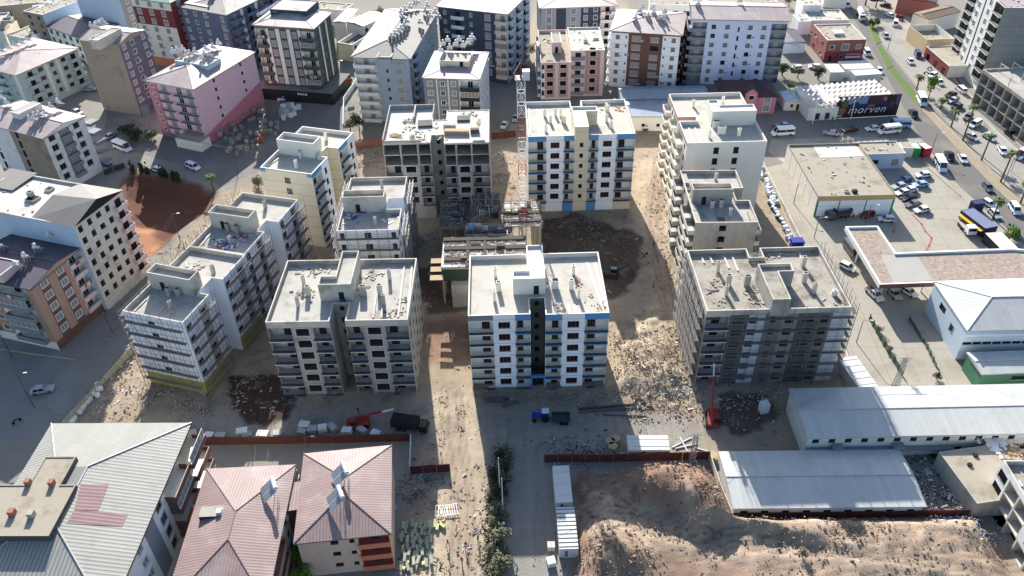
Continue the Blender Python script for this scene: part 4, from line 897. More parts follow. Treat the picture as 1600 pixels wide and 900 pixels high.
N.facade(0, [('b', 4, CREAM, DKGREEN, .8, 'solid', 'white', DKGREEN, .5), pil, W_(DKGREEN, 2.4, 'bays', 1.8, 2.1, .3), pil, pil, W_(DKGREEN, 2.4, 'bays', 1.8, 2.1, .3), pil, pil, W_(DKGREEN, 2.4, 'bays', 1.6, 2.1, .3), pil, ('b', 5, CREAM, DKGREEN, 1.1, 'solid', 'white', DKGREEN, .5)], 6, 3.1, 4.4, band=OLIVE, base=DKGREEN)
N.facade(1, [W_(DKGREEN, 3, 'darkc', 1.6, 2.1, .3), pil, W_(DKGREEN, 3, 'darkc', 1.6, 2.1, .3), pil, W_(DKGREEN, 3, 'darkc', 1.6, 2.1, .3)], 6, 3.1, 4.4, band=OLIVE, base=DKGREEN); N.plain([2, 3], DKGREEN)
N.hip_roof(1.4, RMAUVE2, .5)
N.tower([(425, 15), (478, 17), (498, 2), (437, -2)], 2.6, NAVY, ROOFC, par=.1, base=24.2, capm=NAVY)
b = MB()
for i in range(11):
    x, y = N.loc(407 + i * 3, 25 - i * 1.9, 24.9); b.tube((x - .6, y, 25.6), (x + .6, y, 25.6), .38, PLAST, 7)
N.part('water_tank_row', b)
b = MB(); X, Y = N.P[1][0], N.P[2][1]; b.box(-2.5, -3.5, 0, X + 4.5, Y * .9, 3.9, FRAMED, top=ASPHD)
N.part('shop_base', b)
for i in range(4):
    q = MB(); q.box(X * .62 + i * .9, -3.56, 2.6, X * .62 + i * .9 + .6, -3.5, 3.3, FRAMEW); N.part('sign_letter', q)
N.done()
N = city('beige sheet-roofed house behind the dark green building, the nearer roof', 8.5, (541, 34), (567, 41), (592, 21), name='house', cat='house'); N.facade(0, [('p', 1, CREAM)], 2, 3, 2, band=CREAM); N.facade(1, [W_(WHITEP, 2, 'void')] * 4, 2, 3, 2, band=WHITEP); N.plain([2, 3], CREAM); N.hip_roof(.5, RMAUVE2, .2, gable=True); N.done()
N = city('beige sheet-roofed house behind the dark green building, the farther roof', 8.0, (521, 34), (540, 35), (561, 15), name='house', cat='house'); N.plain([0, 1, 2, 3], CREAM); N.hip_roof(.4, RMAUVE2, .2, gable=True); N.done()
N = city('beige roofed low building at the top beside the empty street', 6.5, (488, 12), (540, 16), (550, 6), name='house', cat='house'); N.plain([0, 1, 2, 3], CREAM); N.flat_roof(.3, ROOFT, CAP); N.done()
N = city('white walled yard building with a sunken terrace left of the balcony tower', 6.5, (527, 66), (550, 70), (572, 44)); N.plain([0], BEIGE); N.facade(1, [W_(WHITEP, 2, 'void')] * 4, 2, 2.9, .3, band=WHITEP); N.plain([2, 3], CREAM); N.flat_roof(1.6, ASPHD, CAP); N.done()
N = city('pale blue grey tower with stacked white balconies and a long grey roof', 21.0, (552, 88), (638, 91), (703, 17))
N.facade(0, [('b', 4.4, CREAM, WHITEP, 1.4, 'cap', 'bays', WHITEP, .5), ('p', 1.4, GREYB), ('w', 1.4, GREYB, .7, 1.0, 1.2, 'dark'), ('p', .6, GREYB), W_(GREYB, 2.2, 'bays', 1.9, 1.9, .5), ('p', 1, GREYB)], 7, 2.95, .3, band=GREYB)
N.facade(1, [W_(GREYB, 2.4, 'dark', .9, 1.3), JB(GREYB, 3, GREYB, 'solid', 'void', 1.0)] + [W_(GREYB, 2.4, 'trimc', 1.3, 1.5)] * 8, 7, 2.95, .3, band=NAVY); N.plain([2, 3], GREYB)
N.hip_roof(2.0, RGREY, .8)
N.tower([(592, 80), (612, 82), (612, 88), (592, 88)], .6, GREYB, NAVY, par=.3, base=19.0, name='stair_shaft')
heaters(N, [(612, 62), (618, 58), (623, 54), (628, 50), (633, 45), (636, 38), (630, 32), (628, 24), (634, 20), (641, 16), (648, 11), (652, 8)], 22.6, 'white water tank in the long row along the grey ridge', 'solar heaters along the grey ridge', .15)
heaters(N, [(657, 40), (665, 22), (673, 30), (680, 24), (686, 31), (668, 14)], 22.0, 'white barrel heater scattered on the pink end of the grey roof', 'solar heaters on the pink roof end'); N.done()
N = city('grey apartment building with white trim and a roof tower full of barrels', 19.5, (661, 121), (748.5, 123.5), (777, 82))
N.facade(0, [W_(GREYP, 3, 'trimc', 1.3, 1.4), ('p', .3, WHITEP), W_(GREYP, 2.4, 'trim', 1.2, 1.4), ('p', .3, WHITEP), W_(GREYP, 2.4, 'trimc', 1.2, 1.5), ('p', .3, WHITEP), ('b', 4.6, WHITEP, FRAMED, 1.0, 'solid', 'white', WHITEP, .5)], 6, 2.95, 1.3, band=GREYP)
N.facade(1, [W_(GREYB, 3, 'trimc', 1.2, 1.4)] * 5, 6, 2.95, 1.3, band=GREYB); N.plain([2, 3], GREYP); N.hip_roof(1.0, RMAUVE2, .3)
N.tower([(683, 93), (728, 97), (741, 82), (695, 82)], 2.4, BEIGE, CONC, par=.2, base=19.6, door=.75)
heaters(N, [(692, 74), (700, 68), (718, 68), (703, 80), (712, 74), (724, 76), (732, 72), (739, 64), (735, 68), (690, 84)], 22.0, 'white vertical barrel heater crowded on the grey building roof tower', 'solar heaters on the grey building'); N.done()
N = city('navy apartment building with rounded corner balconies under a streaked pale roof', 24.1, (684, 9), (792, 21), (826, -14))
N.facade(0, [W_(NAVY, 3, 'whitec', 1.2, 1.4), JB(NAVY, 3, WHITEP, 'solid', 'void', .9), W_(NAVY, 3, 'whitec', 1.2, 1.4), ('p', 1, NAVY), W_(NAVY, 2.6, 'bays', 2.2, 2.3, .3), ('p', .5, NAVY), ('b', 2.6, CREAM, PINKS, 1.2, 'solid', 'whitec', NAVY, .5)], 7, 3.1, 2.0, band=NAVY)
N.facade(1, [JB(GREYB, 3, GREYB, 'solid', 'void', 1.2), W_(GREYB, 3, 'trim', 1.3, 1.5)] * 3, 7, 3.1, 2.0, band=NAVY); N.plain([2, 3], NAVY); N.hip_roof(1.6, RMAUVE2, .6); N.done()
N = city('dark slate apartment building behind the rose one, arched eaves and white-framed windows', 15.0, (846, 12), (962, 8), (950, -26))
N.facade(0, [W_(GREYB, 3, 'trimc', 1.7, 2.2, .3), ('p', 2, NAVY), W_(GREYB, 3, 'trimc', 1.7, 2.0, .3), W_(NAVY, 2, 'trimc', 1.2, 1.6), W_(NAVY, 2, 'trim', 1.2, 1.6), ('b', 3, CREAM, WHITEP, .8, 'cap', 'void', WHITEP, .5)], 5, 2.95, .2, band=NAVY); N.plain([1, 2, 3], NAVY); N.hip_roof(1.8, RMAUVE2, .8); N.done()
# rose building under construction
N = city('rose rendered building under construction with bare window holes and a white slab roof', 15.6, (892, 79), (945, 78), (937, 42))
N.facade(0, [('j', 3, PINKS, GREYP, .5, 'solid', 'void', .9), ('o', 3, PINKR, 1.9, 1.6, .9, PINKS), ('p', .8, PINKS)], 5, 2.95, .8, band=CREAM); N.plain([1, 2, 3], PINKS); N.flat_roof(.5, ROOFC, CAP); N.chimney(915, 66, 1.4, 1.2, .7, CONCL); N.chimney(931, 62, 1.8, .9, .5, CONCL); N.done()
N = city('lower roofless wing of the rose building, with half-built parapets on its top floor', 12.6, (845, 98), (893, 97), (890, 46))
N.facade(0, [('j', 1.4, PINKS, WHITEP, .8, 'solid', 'void', .9), ('o', 3, PINKR, 2.0, 1.6, .9, PINKS), ('p', 1.2, PINKS), ('o', 3, PINKR, 2.0, 1.6, .9, PINKS), ('p', 1.0, PINKS)], 4, 2.95, .8, band=PINKS)
N.facade(3, [('j', 3, PINKS, WHITEP, 1.0, 'solid', 'void', .9)] * 3, 4, 2.95, .8, band=PINKS); N.plain([1, 2], PINKS); N.flat_roof(.9, ROOFT, PINKS)
N.tower([(861, 66), (876, 66), (876, 50), (862, 50)], 2.8, PINKS, ROOFT, par=.2, door=.5); N.done()
N = city('white and brown apartment building with glazed loggias and a mauve roof', 19.2, (956, 47), (1064, 54), (1074, 21))
ww_ = W_(WHITE, 2.6, 'darkc', 1.3, 1.3)
N.facade(0, [ww_, ('w', .9, WHITE, .5, .6, 1.5, 'dark'), W_(BROWN, 3.2, 'bays', 2.9, 1.9, .5), ('p', .5, BROWN), W_(BROWN, 3.2, ('bays', 'void', 'bays'), 2.7, 1.8, .5), ('w', .9, WHITE, .5, .6, 1.5, 'dark'), ww_], 6, 2.95, .7, band=BROWN)
N.facade(3, [JB(WHITE, 2, WHITE)] * 3, 6, 2.95, .7, band=BROWN); N.facade(1, [JB(BROWN, 3, BROWN, 'solid', 'void', .9)] * 2, 6, 2.95, .7, band=BROWN); N.plain([2], WHITE); N.hip_roof(1.8, RMAUVE2, .7)
heaters(N, [(992, 33), (999, 22), (1003, 17), (1012, 30), (1019, 18), (1021, 25), (1030, 33), (1038, 24), (1036, 32)], 20.3, 'bulky solar water heater on the white and brown building', 'solar heaters on the white and brown building'); N.done()
N = city('pale lilac blue apartment building with grey end bays and a patched low-pitched roof', 23.0, (1083.5, 29), (1232, 32), (1214, 5))
sm = ('darkc', 'dark', 'darkc')
N.facade(0, [('b', 3.2, GREYP, GREYP, .1, 'solid', 'bays', GREYP, .5), W_(PBLUE, 3, sm, 1.4, 1.35), W_(PBLUE, 3, sm, 1.4, 1.35), ('w', 2, PBLUE, .6, 1.5, .2, 'dark'), W_(PBLUE, 3, sm, 1.4, 1.35), W_(PBLUE, 3, sm, 1.4, 1.35), ('b', 3.4, GREYP, GREYP, .1, 'solid', 'bays', GREYP, .5)], 7, 2.95, 1.2, band=PBLUE)
N.facade(3, [JB(GREYP, 3, GREYP)] * 2, 7, 2.95, 1.2, band=GREYP); N.plain([1, 2], PBLUE); N.hip_roof(1.5, RMAUVE2, .5, gable=True, gm=DARK)
heaters(N, [(1090, 12), (1155, 7)], 24.0, 'solar heater with dark panel on the lilac blue building', 'solar heaters on the lilac blue building'); N.done()
N = city('pale weathered building at the top edge above the white and brown one', 12.0, (1015, 6), (1082, 8), (1075, -20)); N.facade(0, [W_(CREAM, 3, 'grey')] * 4, 3, 2.9, 1.5, band=CREAM); N.plain([1, 2, 3], CREAM); N.flat_roof(.5, ROOFT, CAP); N.done()
N = city('orange and grey shop building at the top edge behind the lilac blue one', 8.0, (1105, 2), (1215, 3), (1210, -14)); N.facade(0, [W_(GREYP, 3, 'void'), ('p', 1, ORANGE), W_(CREAM, 3, 'grey')] * 2, 2, 3.2, 1.2, band=GREYP); N.plain([1, 2, 3], CREAM); N.flat_roof(.5, ROOFT, CAP); N.done()

# --- low buildings right of the lilac block
N = city('grey sheet-roofed open shed behind the tall blue and white block', 5.0, (976, 181), (1046, 181), (1040, 156), name='shed', cat='shed')
N.facade(0, [('w', 3, CREAM, 1.0, 1.0, 1.4, 'void'), ('p', 2, CREAM)] * 3, 1, 4, .0, band=CREAM); N.plain([1, 2, 3], CREAM); N.hip_roof(.8, mat('blue_grey_sheets', S(134, 146, 158), .6, .08, stripes=.15, pitch=.6), .5, gable=True); N.done()
N = city('long grey sheet-roofed shed at the foot of the white and brown building', 5.6, (971, 154), (1106, 152), (1103, 134), name='shed', cat='shed'); N.plain([0, 1, 2, 3], GREYP); N.hip_roof(.9, mat('blue_grey_sheets', S(134, 146, 158)), .3, gable=True); N.done()
N = city('pink villa with arched white window surrounds and a dark tiled hipped roof', 6.0, (1129, 151), (1214, 150), (1207, 126), name='house', cat='house')
N.facade(0, [('p', 5, PINKD), ('w', 3, PINKD, 1.4, 1.7, 1.0, 'trimc'), ('p', 4, PINKD), ('w', 3, PINKD, 2.0, 2.2, .8, 'trimc'), ('p', 1, PINKD)], 2, 3.0, 0, band=PINKD); N.plain([1, 2, 3], PINKD); N.hip_roof(2.8, RDARK, .6)
b = MB(); x, y = N.P[1][0] * .52, 0; b.box(x - 1.8, -.9, 3, x + 1.8, 3, 7.4, PINKD); b.face([(x - 2.2, -1.2, 7.3), (x, -1.2, 9.0), (x, 5, 9.0), (x - 2.2, 4, 7.3)][::-1], RDARK); b.face([(x + 2.2, -1.2, 7.3), (x, -1.2, 9.0), (x, 5, 9.0), (x + 2.2, 4, 7.3)], RDARK); b.face([(x - 1.8, -.9, 7.4), (x + 1.8, -.9, 7.4), (x, -.9, 8.8)], PINKD); b.box(x - .9, -.98, 5.2, x + .9, -.9, 6.8, FRAMEW); b.box(x - .75, -1.01, 5.35, x + .75, -.98, 6.65, GLASS); N.part('gable_dormer', b); N.done()
def boxy(label, z, A, Bq, Cq, m, roofm, cols=None, name='cabin', cat='cabin', par=.0, hip=None, group=None, nf=1, gable=True):
    N = city(label, z, A, Bq, Cq, name=name, cat=cat, group=group)
    if cols: N.facade(0, cols, nf, (z - .3) / nf, 0, band=m); N.plain([1, 2, 3], m)
    else: N.plain([0, 1, 2, 3], m)
    if hip: N.hip_roof(hip, roofm, .15, gable=gable, gm=m)
    else: N.flat_roof(.05 if par == 0 else par, roofm, m if par == 0 else CAP, t=.15)
    N.done(); return N
PREF = mat('prefab_panel', S(196, 196, 188), .6, .05)
boxy('small white box cabin behind the sawtooth canopy', 3.2, (1298, 113), (1320, 112.5), (1315, 99), PREF, PREF)
boxy('long white flat cabin beside the main road', 3.2, (1320.5, 107.5), (1366, 106), (1358, 94), PREF, PREF)
boxy('white cabin with a blue grey curved front behind the billboard', 3.6, (1337, 118), (1379, 115), (1374, 107), PREF, PREF)
boxy('small gabled hut with a window and door left of the sawtooth canopy', 3.2, (1227, 158), (1257, 157.5), (1248, 143), CREAM, mat('pale_blue_sheets', S(176, 194, 208), .5, .06, stripes=.15, pitch=.6), [('p', 1, CREAM), ('w', 1.5, CREAM, .9, 1, 1.1, 'void'), ('w', 1.4, CREAM, .9, 2, .05, 'void'), ('p', .6, CREAM)], hip=.6)
# red building and white neighbours
N = city('brick red two-storey building with a dusty roof beside the main road', 7.8, (1293, 63), (1354, 61.3), (1330, 36.5))
N.facade(0, [W_(REDB, 3, 'trim', 1.5, 1.4), ('w', 3.4, REDB, 2.4, 2.2, .5, 'trimc'), W_(REDB, 3, 'trimc', 1.6, 1.4)], 2, 3.6, 0, band=REDB, over={0: [('w', 3, RED, 1.0, 1.9, .2, 'dark'), ('w', 2, RED, 1.0, 1.3, 1.0, 'grey'), ('p', 4, RED)]}); N.facade(3, [W_(REDB, 3, 'grey')] * 2, 2, 3.6, 0, band=REDB); N.plain([1, 2], REDB); N.flat_roof(.4, ROOFT, CAP)
b = MB(); X = N.P[1][0]; b.box(X * .56, -.12, 1.2, X * .95, -.02, 1.9, FRAMEW); b.box(X * .56, -.14, 2.3, X * .95, -.02, 2.9, mat('sign_pink', S(196, 120, 130))); N.part('shop_sign', b)
N.tower([(1300, 52), (1316, 52), (1318, 45), (1302, 45)], .5, CONCL, PLAST, par=.1); N.done()
boxy('white cube-like annex left of the brick red building', 5.2, (1248, 33.5), (1267.5, 33), (1256, 22), WHITEP, ROOFC, [('p', 1, WHITEP)], name='annex', cat='building')
boxy('low flat white-roofed workshop behind the brick red building', 4.4, (1268, 32), (1327, 31), (1312, 14), CREAM, ROOFC, name='workshop', cat='building', par=.5)
boxy('white flat-roofed building at the top edge beside the truck', 6.5, (1255, 8), (1283, 8), (1275, -6), WHITEP, ROOFC, name='workshop', cat='building', par=.5)
boxy('plum-roofed lean-to between the lilac block and the red building', 4.0, (1224, 67), (1259, 66), (1248, 46), WHITEP, RPURP, name='shed', cat='shed', hip=.5)
# --- market building
N = city('large flat-roofed market building with white front panels and green pillars', 6.0, (1278.5, 307), (1401, 304), (1341, 223))
N.facade(0, [('p', .4, TEAL), ('p', 4, WHITE), ('p', .25, TEAL), ('p', 5, WHITE), ('p', .25, TEAL), ('p', 5, WHITE), ('p', .4, TEAL)], 1, 4.6, 0, band=mat('sand_fascia', S(196, 166, 112), .8, .06))
N.facade(3, [('p', 3, CREAM), ('p', .15, GREYP)] * 6, 1, 5.6, 0, band=GREYP); N.plain([1, 2], CREAM); N.flat_roof(.5, ROOFT, ROOFT, t=.2)
b = MB(); q = [N.loc(*p, 5.55) for p in ((1281, 247), (1350.5, 244), (1337, 226), (1269, 226))]; b.face([(*p, 5.55) for p in q], WSLAB); N.part('roof_membrane', b)
N.chimney(1335, 301, 1.2, 1.0, .8, FRAMED); N.chimney(1322, 300, 1.4, .8, .5, PLAST); N.done()
boxy('blue grey annex with a sign on its front, right of the market building', 4.8, (1352, 241), (1416, 239), (1399, 220), mat('annex_paint', S(170, 178, 190), .7, .05), ROOFT, [('p', 1, MATS['annex_paint']), ('w', 2, MATS['annex_paint'], 2.4, 1.2, 1.6, 'grey'), ('p', 2, MATS['annex_paint']), ('w', 2, MATS['annex_paint'], 2.0, 2.2, .8, 'whitec'), ('p', .6, MATS['annex_paint'])], name='annex', cat='building', par=.3)
boxy('open sand-coloured kiosk roof beside the green cabin', 3.0, (1411, 231), (1429, 231), (1422, 222), CREAM, ROOFT, name='kiosk', cat='kiosk')
boxy('bright green kiosk with a white roof', 2.8, (1430, 232), (1440, 232), (1432, 222), mat('kiosk_green', S(40, 150, 84), .6, .05), PLAST, name='kiosk', cat='kiosk')
boxy('red kiosk with a white roof at the yard corner', 2.8, (1446, 233), (1458, 231), (1448, 221), mat('kiosk_red', S(172, 36, 44), .6, .05), PLAST, name='kiosk', cat='kiosk')
# --- billboard building with sawtooth canopy
N = city('prefab exhibition hall under a white sawtooth canopy', 4.2, (1265, 169), (1311, 167), (1296, 136), name='hall', cat='building')
N.facade(0, [('p', 1, PREF), ('w', 2, PREF, 1.2, 2, .3, 'grey'), ('w', 2, PREF, 1.2, 2, .3, 'grey'), ('p', 1, PREF)], 1, 3.9, 0, band=PREF); N.plain([1, 2, 3], PREF); N.flat_roof(.05, PREF, PREF, t=.15); N.done()
cn = thing('sawtooth_canopy', 'white sawtooth canopy roof behind the billboard', 'canopy'); z = 6.3
A, Bq, Cq, Dq = (Vector((*at(p[0], p[1], z), z)) for p in ((1276, 164), (1396, 149), (1368, 126), (1244, 136)))
SAIL = mat('canopy_sail', S(214, 206, 200), .7, .05); b = MB(); nr, nc = 4, 15
for r in range(nr):
    row = MB()
    for c in range(nc):
        f = lambda u, v: A.lerp(Bq, u).lerp(Dq.lerp(Cq, u), v)
        u0, u1, v0, v1 = c / nc, (c + .92) / nc, r / nr, (r + .8) / nr
        p0, p1, p2, p3 = f(u0, v0), f(u1, v0), f(u1, v1), f(u0, v1); um = f((u0 + u1) / 2, v0); ue = f((u0 + u1) / 2, v1)
        row.face([p0, um + Vector((0, 0, .9)), ue + Vector((0, 0, .9)), p3][::-1], SAIL); row.face([um + Vector((0, 0, .9)), p1, p2, ue + Vector((0, 0, .9))][::-1], BLKO if (c + r) % 5 == 0 else SAIL)
    row.build('canopy_sail_row', cn)
for i, q in enumerate((A, Bq, Cq, Dq, (A + Bq) / 2, (Cq + Dq) / 2)): p_ = MB(); p_.tube((q.x, q.y, 0), (q.x, q.y, z), .12, WHITES, 6); p_.build('post', cn)
bbz = [at(1303, 185.5, 0), at(1399, 180.5, 0)]; bd = Vector(bbz[1]) - Vector(bbz[0]); bL = bd.length; ba = atan2(bd.y, bd.x)
bt = thing('billboard', 'wide dark billboard reading morven, standing in front of the sawtooth canopy', 'billboard', (*bbz[0], 0), ba)
b = MB(); b.box(0, 0, .3, bL, .3, 7.0, mat('poster_dark', S(38, 32, 42), .5, .2, sc=.4)); b.build('panel', bt)
b = MB(); b.box(-.15, -.06, .1, bL + .15, .0, .3, FRAMED); b.box(-.15, -.06, 7.0, bL + .15, .36, 7.15, FRAMED); b.box(-.15, -.06, .3, .0, .36, 7.0, FRAMED); b.box(bL, -.06, .3, bL + .15, .36, 7.0, FRAMED); b.build('frame', bt)
b = MB()
for (x0, z0, x1, z1, c) in ((.08, 3.6, .18, 6.9, S(84, 84, 56)), (.18, 4.6, .48, 6.9, S(96, 130, 172)), (.2, 3.6, .46, 4.6, S(30, 54, 84)), (.02, 1.4, .16, 3.4, S(128, 88, 70)), (.02, .4, .12, 1.2, S(150, 150, 170)), (.5, 4.2, .8, 6.9, S(66, 44, 52)), (.5, 3.4, .62, 4.3, S(124, 84, 96)), (.74, 2.0, .86, 4.6, S(34, 44, 78)), (.94, 3.6, .99, 6.9, S(70, 72, 110)), (.86, 2.8, .92, 5.0, S(74, 54, 52))):
    b.face([(x0 * bL, -.004, z0), (x1 * bL, -.004, z0), (x1 * bL, -.004, z1), (x0 * bL, -.004, z1)], mat('poster_%02x%02x%02x' % tuple(int(v * 999) % 256 for v in c), c, .5, .25, sc=.6))
for (x, s) in ((.3, 1.0), (.68, 1.2)):   # two figures of the poster: head and shoulders
    cx = x * bL + (1.5 if s > 1 else 0); n = 12
    b.face([(cx + cos(2 * pi * i / n) * .45 * s, -.008, 5.9 + sin(2 * pi * i / n) * .6 * s) for i in range(n)], mat('poster_skin', S(150, 110, 100), .5, .1)); b.face([(cx - 1.1, -.007, 3.9), (cx + 1.1, -.007, 3.9), (cx + .8, -.007, 5.2), (cx - .8, -.007, 5.2)], mat('poster_suit', S(34, 44, 84), .5, .1))
b.build('poster_picture', bt)
tc = bpy.data.curves.new('lettering', 'FONT'); tc.body = 'morven'; tc.size = 3.5; tc.extrude = .02; tc.space_character = 1.1; tc.shear = .3; tc.offset = -.02; tc.align_x = 'CENTER'; tc.materials.append(FRAMEW)
to = bpy.data.objects.new('lettering', tc); COL.objects.link(to); bpy.context.view_layer.update(); me_ = bpy.data.meshes.new_from_object(to.evaluated_get(bpy.context.evaluated_depsgraph_get())); bpy.data.objects.remove(to); to = place(me_, 'lettering', bt); to.location = (bL * .5, -.04, 1.5); to.rotation_euler = (pi / 2, 0, 0)

# --- white warehouse and green annex, right edge
N = city('white warehouse with a white hipped roof and pale blue side wall at the right', 8.0, (1512, 516), (1700, 512), (1610, 438), name='warehouse', cat='warehouse')
LB = mat('pale_blue_cladding', S(178, 192, 204), .6, .05, streak=.05)
N.facade(0, [('w', 2, WHITE, 1.8, .7, 1.5, 'void')] * 12, 1, 4.2, 2.6, band=LB, base=LB); N.facade(3, [('p', 3, LB), ('w', 2, LB, 2.6, 1.6, 4.6, 'void'), ('p', 2, LB), ('w', 1, LB, 1.2, 1.6, 3.5, 'grey'), ('p', 3, LB)], 1, 7.6, 0, band=LB); N.plain([1, 2], LB); N.hip_roof(2.0, RPANEL, .2); N.done()
N = city('green-walled annex with a blue grey sheet roof below the warehouse', 4.4, (1535, 583), (1690, 577), (1672, 546), name='annex', cat='building'); N.facade(0, [('p', 2, GREEN), ('w', 5, GREEN, 5, 1.0, 2.2, 'void'), ('p', 3, GREEN)], 1, 4.2, 0, band=GREEN); N.plain([1, 2, 3], GREEN); N.hip_roof(.5, RPANEL, .3, gable=True); N.done()
# --- station canopy
cn = thing('station_canopy', 'angled flat fuel station canopy with rust-flecked panels and a white rim', 'canopy'); z = 5.6
MOSA = mat('rust_flecked_felt', S(170, 160, 146), .9, .10, sc=.6, stain=S(146, 118, 106), stain_amt=.8, stain_sc=1.3); FELT = mat('grey_felt', S(172, 168, 160), .9, .07, sc=.4)
pan = [(((1324, 362), (1370, 360), (1398, 397), (1348, 399)), MOSA), (((1348, 399), (1376, 398), (1396, 441), (1374, 442)), MOSA), (((1376, 398), (1434, 397), (1457, 438), (1396, 441)), FELT), (((1434, 398), (1496, 397), (1520, 436), (1457, 438)), MOSA), (((1496, 397), (1555, 396), (1585, 434), (1520, 436)), MOSA), (((1555, 396), (1590, 395), (1640, 432), (1585, 434)), MOSA)]
for q, m in pan: b = MB(); b.face([(*at(p[0], p[1], z), z) for p in (q[3], q[2], q[1], q[0])], m); b.build('deck_panel', cn)
b = MB(); out = [(1374, 447), (1660, 437), (1640, 395), (1580, 390), (1399, 397), (1371, 355), (1320, 356)]; Wp = [at(p[0], p[1], z) for p in out]; In = inset(Wp, .45)
for i in range(len(Wp)):
    j = (i + 1) % len(Wp); a, c, d, e = Wp[i], Wp[j], In[j], In[i]
    b.face([(*a, z - .7), (*c, z - .7), (*c, z + .45), (*a, z + .45)], WHITES if i else BROWN); b.face([(*a, z + .45), (*c, z + .45), (*d, z + .45), (*e, z + .45)], WHITES); b.face([(*e, z + .45), (*d, z + .45), (*d, z - .02), (*e, z - .02)], WHITES)
b.face([(*p, z - .03) for p in Wp], FELT); b.face([(*p, z - .6) for p in reversed(Wp)], WHITES); b.build('rim', cn)
for (px, py) in ((1345, 380), (1385, 430), (1450, 425), (1520, 422), (1590, 415)): x, y = at(px, py, z); b = MB(); b.tube((x, y, 0), (x, y, z - .6), .22, WHITES, 8); b.build('column', cn)

# --- long prefab sheds
for (lab, z, A, Bq, Cq, nf, hip, nw) in (('longer two-storey white prefab dormitory with a pale gable roof', 5.6, (1264, 682), (1700, 673), (1672, 600), 2, .6, 17), ('shorter single-storey white prefab dormitory with a pale gable roof', 3.2, (1148, 792), (1443, 789), (1402, 704.5), 1, .6, 9)):
    N = city(lab, z, A, Bq, Cq, name='prefab_dormitory', cat='prefab building')
    N.facade(0, [('w', 3, PREF, 1.2, 1.0, 1.1, 'void')] * nw, nf, (z - .2) / nf, 0, band=PREF); N.plain([1, 2, 3], PREF); N.hip_roof(hip, RPANEL, .35, gable=True, gm=PREF)
    if nf == 2:
        b = MB(); b.box(-.1, -1.2, 2.55, N.P[1][0] * .52, -.05, 2.7, GREYP); N.part('gallery', b)
        for fx in (.09, .31): b = MB(); x = N.P[1][0] * fx; b.box(x, -1.4, 2.75, x + 1.8, -.1, 3.7, GREYP); N.part('stair_landing', b)
    N.done()
# --- frames and slabs, bottom right
N = city('flat dusty concrete slab roof between the dormitories and the unfinished frame', 4.0, (1527, 787), (1640, 770), (1580, 690), name='building', cat='building'); N.plain([0, 1, 2, 3], CONC); N.flat_roof(.03, ROOFT, CONC, t=.2)
for (px, py) in ((1524, 712), (1515, 727)): b = MB(); x, y = N.loc(px, py, 4); b.tube((x, y, 4), (x, y, 4.3), .45, DARK, 8); N.part('roof_vent', b)
N.litter([(1545, 695), (1550, 698), (1556, 700), (1560, 697)], 26, [PLAST, WHITES], zr=4.0, sz=(.4, .9)); N.litter([(1575, 705), (1585, 708), (1595, 706)], 50, [WOOD, BLKO], zr=4.0, sz=(.15, .4)); N.done()
N = city('unfinished white frame with open floors and barred windows in the bottom right corner', 10.0, (1568, 719), (1650, 860), (1760, 800), name='building', cat='building')
N.facade(0, [('w', 3, WHITEP, 2.4, 1.8, .7, 'bars'), ('e', 3.4, CONCL), ('e', 3.4, CONCL), ('p', 1, WHITEP), ('o', 3, WHITEP, 1.8, 1.5, .8, WHITEP), ('o', 3, WHITEP, 1.8, 1.5, .8, WHITEP)], 3, 3.0, .0, band=WHITEP, over={0: [('e', 3, CONCL)] * 5}); N.plain([1, 2, 3], WHITEP); N.flat_roof(.9, ROOFT, CONCL); N.done()
# --- right-hand tower and its neighbours
z = 27.0
N = city('tall corner tower with a checker of white window boxes and dark balconies, blind concrete side', z, (1521, -29), (1570, 12), (1650, -6))
cell = W_(FRAMEW, 3, 'trimc', 1.6, 1.8, .5); dk = ('b', 3.2, OLIVE, WHITEP, .7, 'open', 'dark', FRAMED, .5)
N.facade(0, [dk, cell, ('p', .5, FRAMED), cell, dk], 8, 3.0, 3.0, band=BROWN, base=CREAM); N.plain([1, 2, 3], mat('blind_grey_render', S(132, 132, 130), .9, .12, sc=.3, streak=.25, lines=3.0)); N.flat_roof(.3, RMAUVE2, CAP); N.done()
N = city('raw concrete frame of a new building with open bays, roofed by a shaded deck', 12.0, (1536, 108), (1625, 172), (1660, 60))
N.facade(0, [('e', 3, CONC)] * 7, 3, 3.4, 1.0, band=CONC); N.plain([1, 2, 3], CONC); N.flat_roof(.6, CONC, CONCL)
b = MB()
for (px, py, L) in ((1560, 112, 3.), (1580, 110, 3.), (1575, 135, 3), (1595, 128, 3)): b = MB(); x, y = N.loc(px, py, 11.4); b.tube((x, y, 11.4), (x, y, 14.2), .15, CONCL, 4); b.tube((x, y, 14), (x + 4, y, 14), .12, CONCL, 4); N.part('rooftop_frame', b)
N; N.done()
boxy('tan tiled-roof house at the top right beside the tower', 6.0, (1452, 30), (1500, 18), (1507, 1), CREAM, mat('tan_tiles', S(124, 106, 88), .9, .15, sc=.8, fine=.2, stripes=.2, pitch=.5), name='house', cat='house', hip=.8)
boxy('sand-walled building with an open yard wall left of the tower', 5.5, (1449, 62), (1492, 60), (1501, 36), mat('sand_wall', S(206, 184, 142), .85, .07, streak=.06), ROOFT, name='building', cat='building', par=2.2)
boxy('row of roadside shops with a red fascia below the tower', 4.2, (1448, 72), (1484, 103), (1488, 62), CREAM, ROOFT, [('w', 3, RED, 2.2, 2.2, .2, 'dark')] * 3, name='shop', cat='shop', par=.4)
boxy('dark-roofed shop building at the top edge across the main road', 6.0, (1404, -4), (1462, 4), (1470, -14), REDB, RDARK, name='shop', cat='shop', hip=.8)
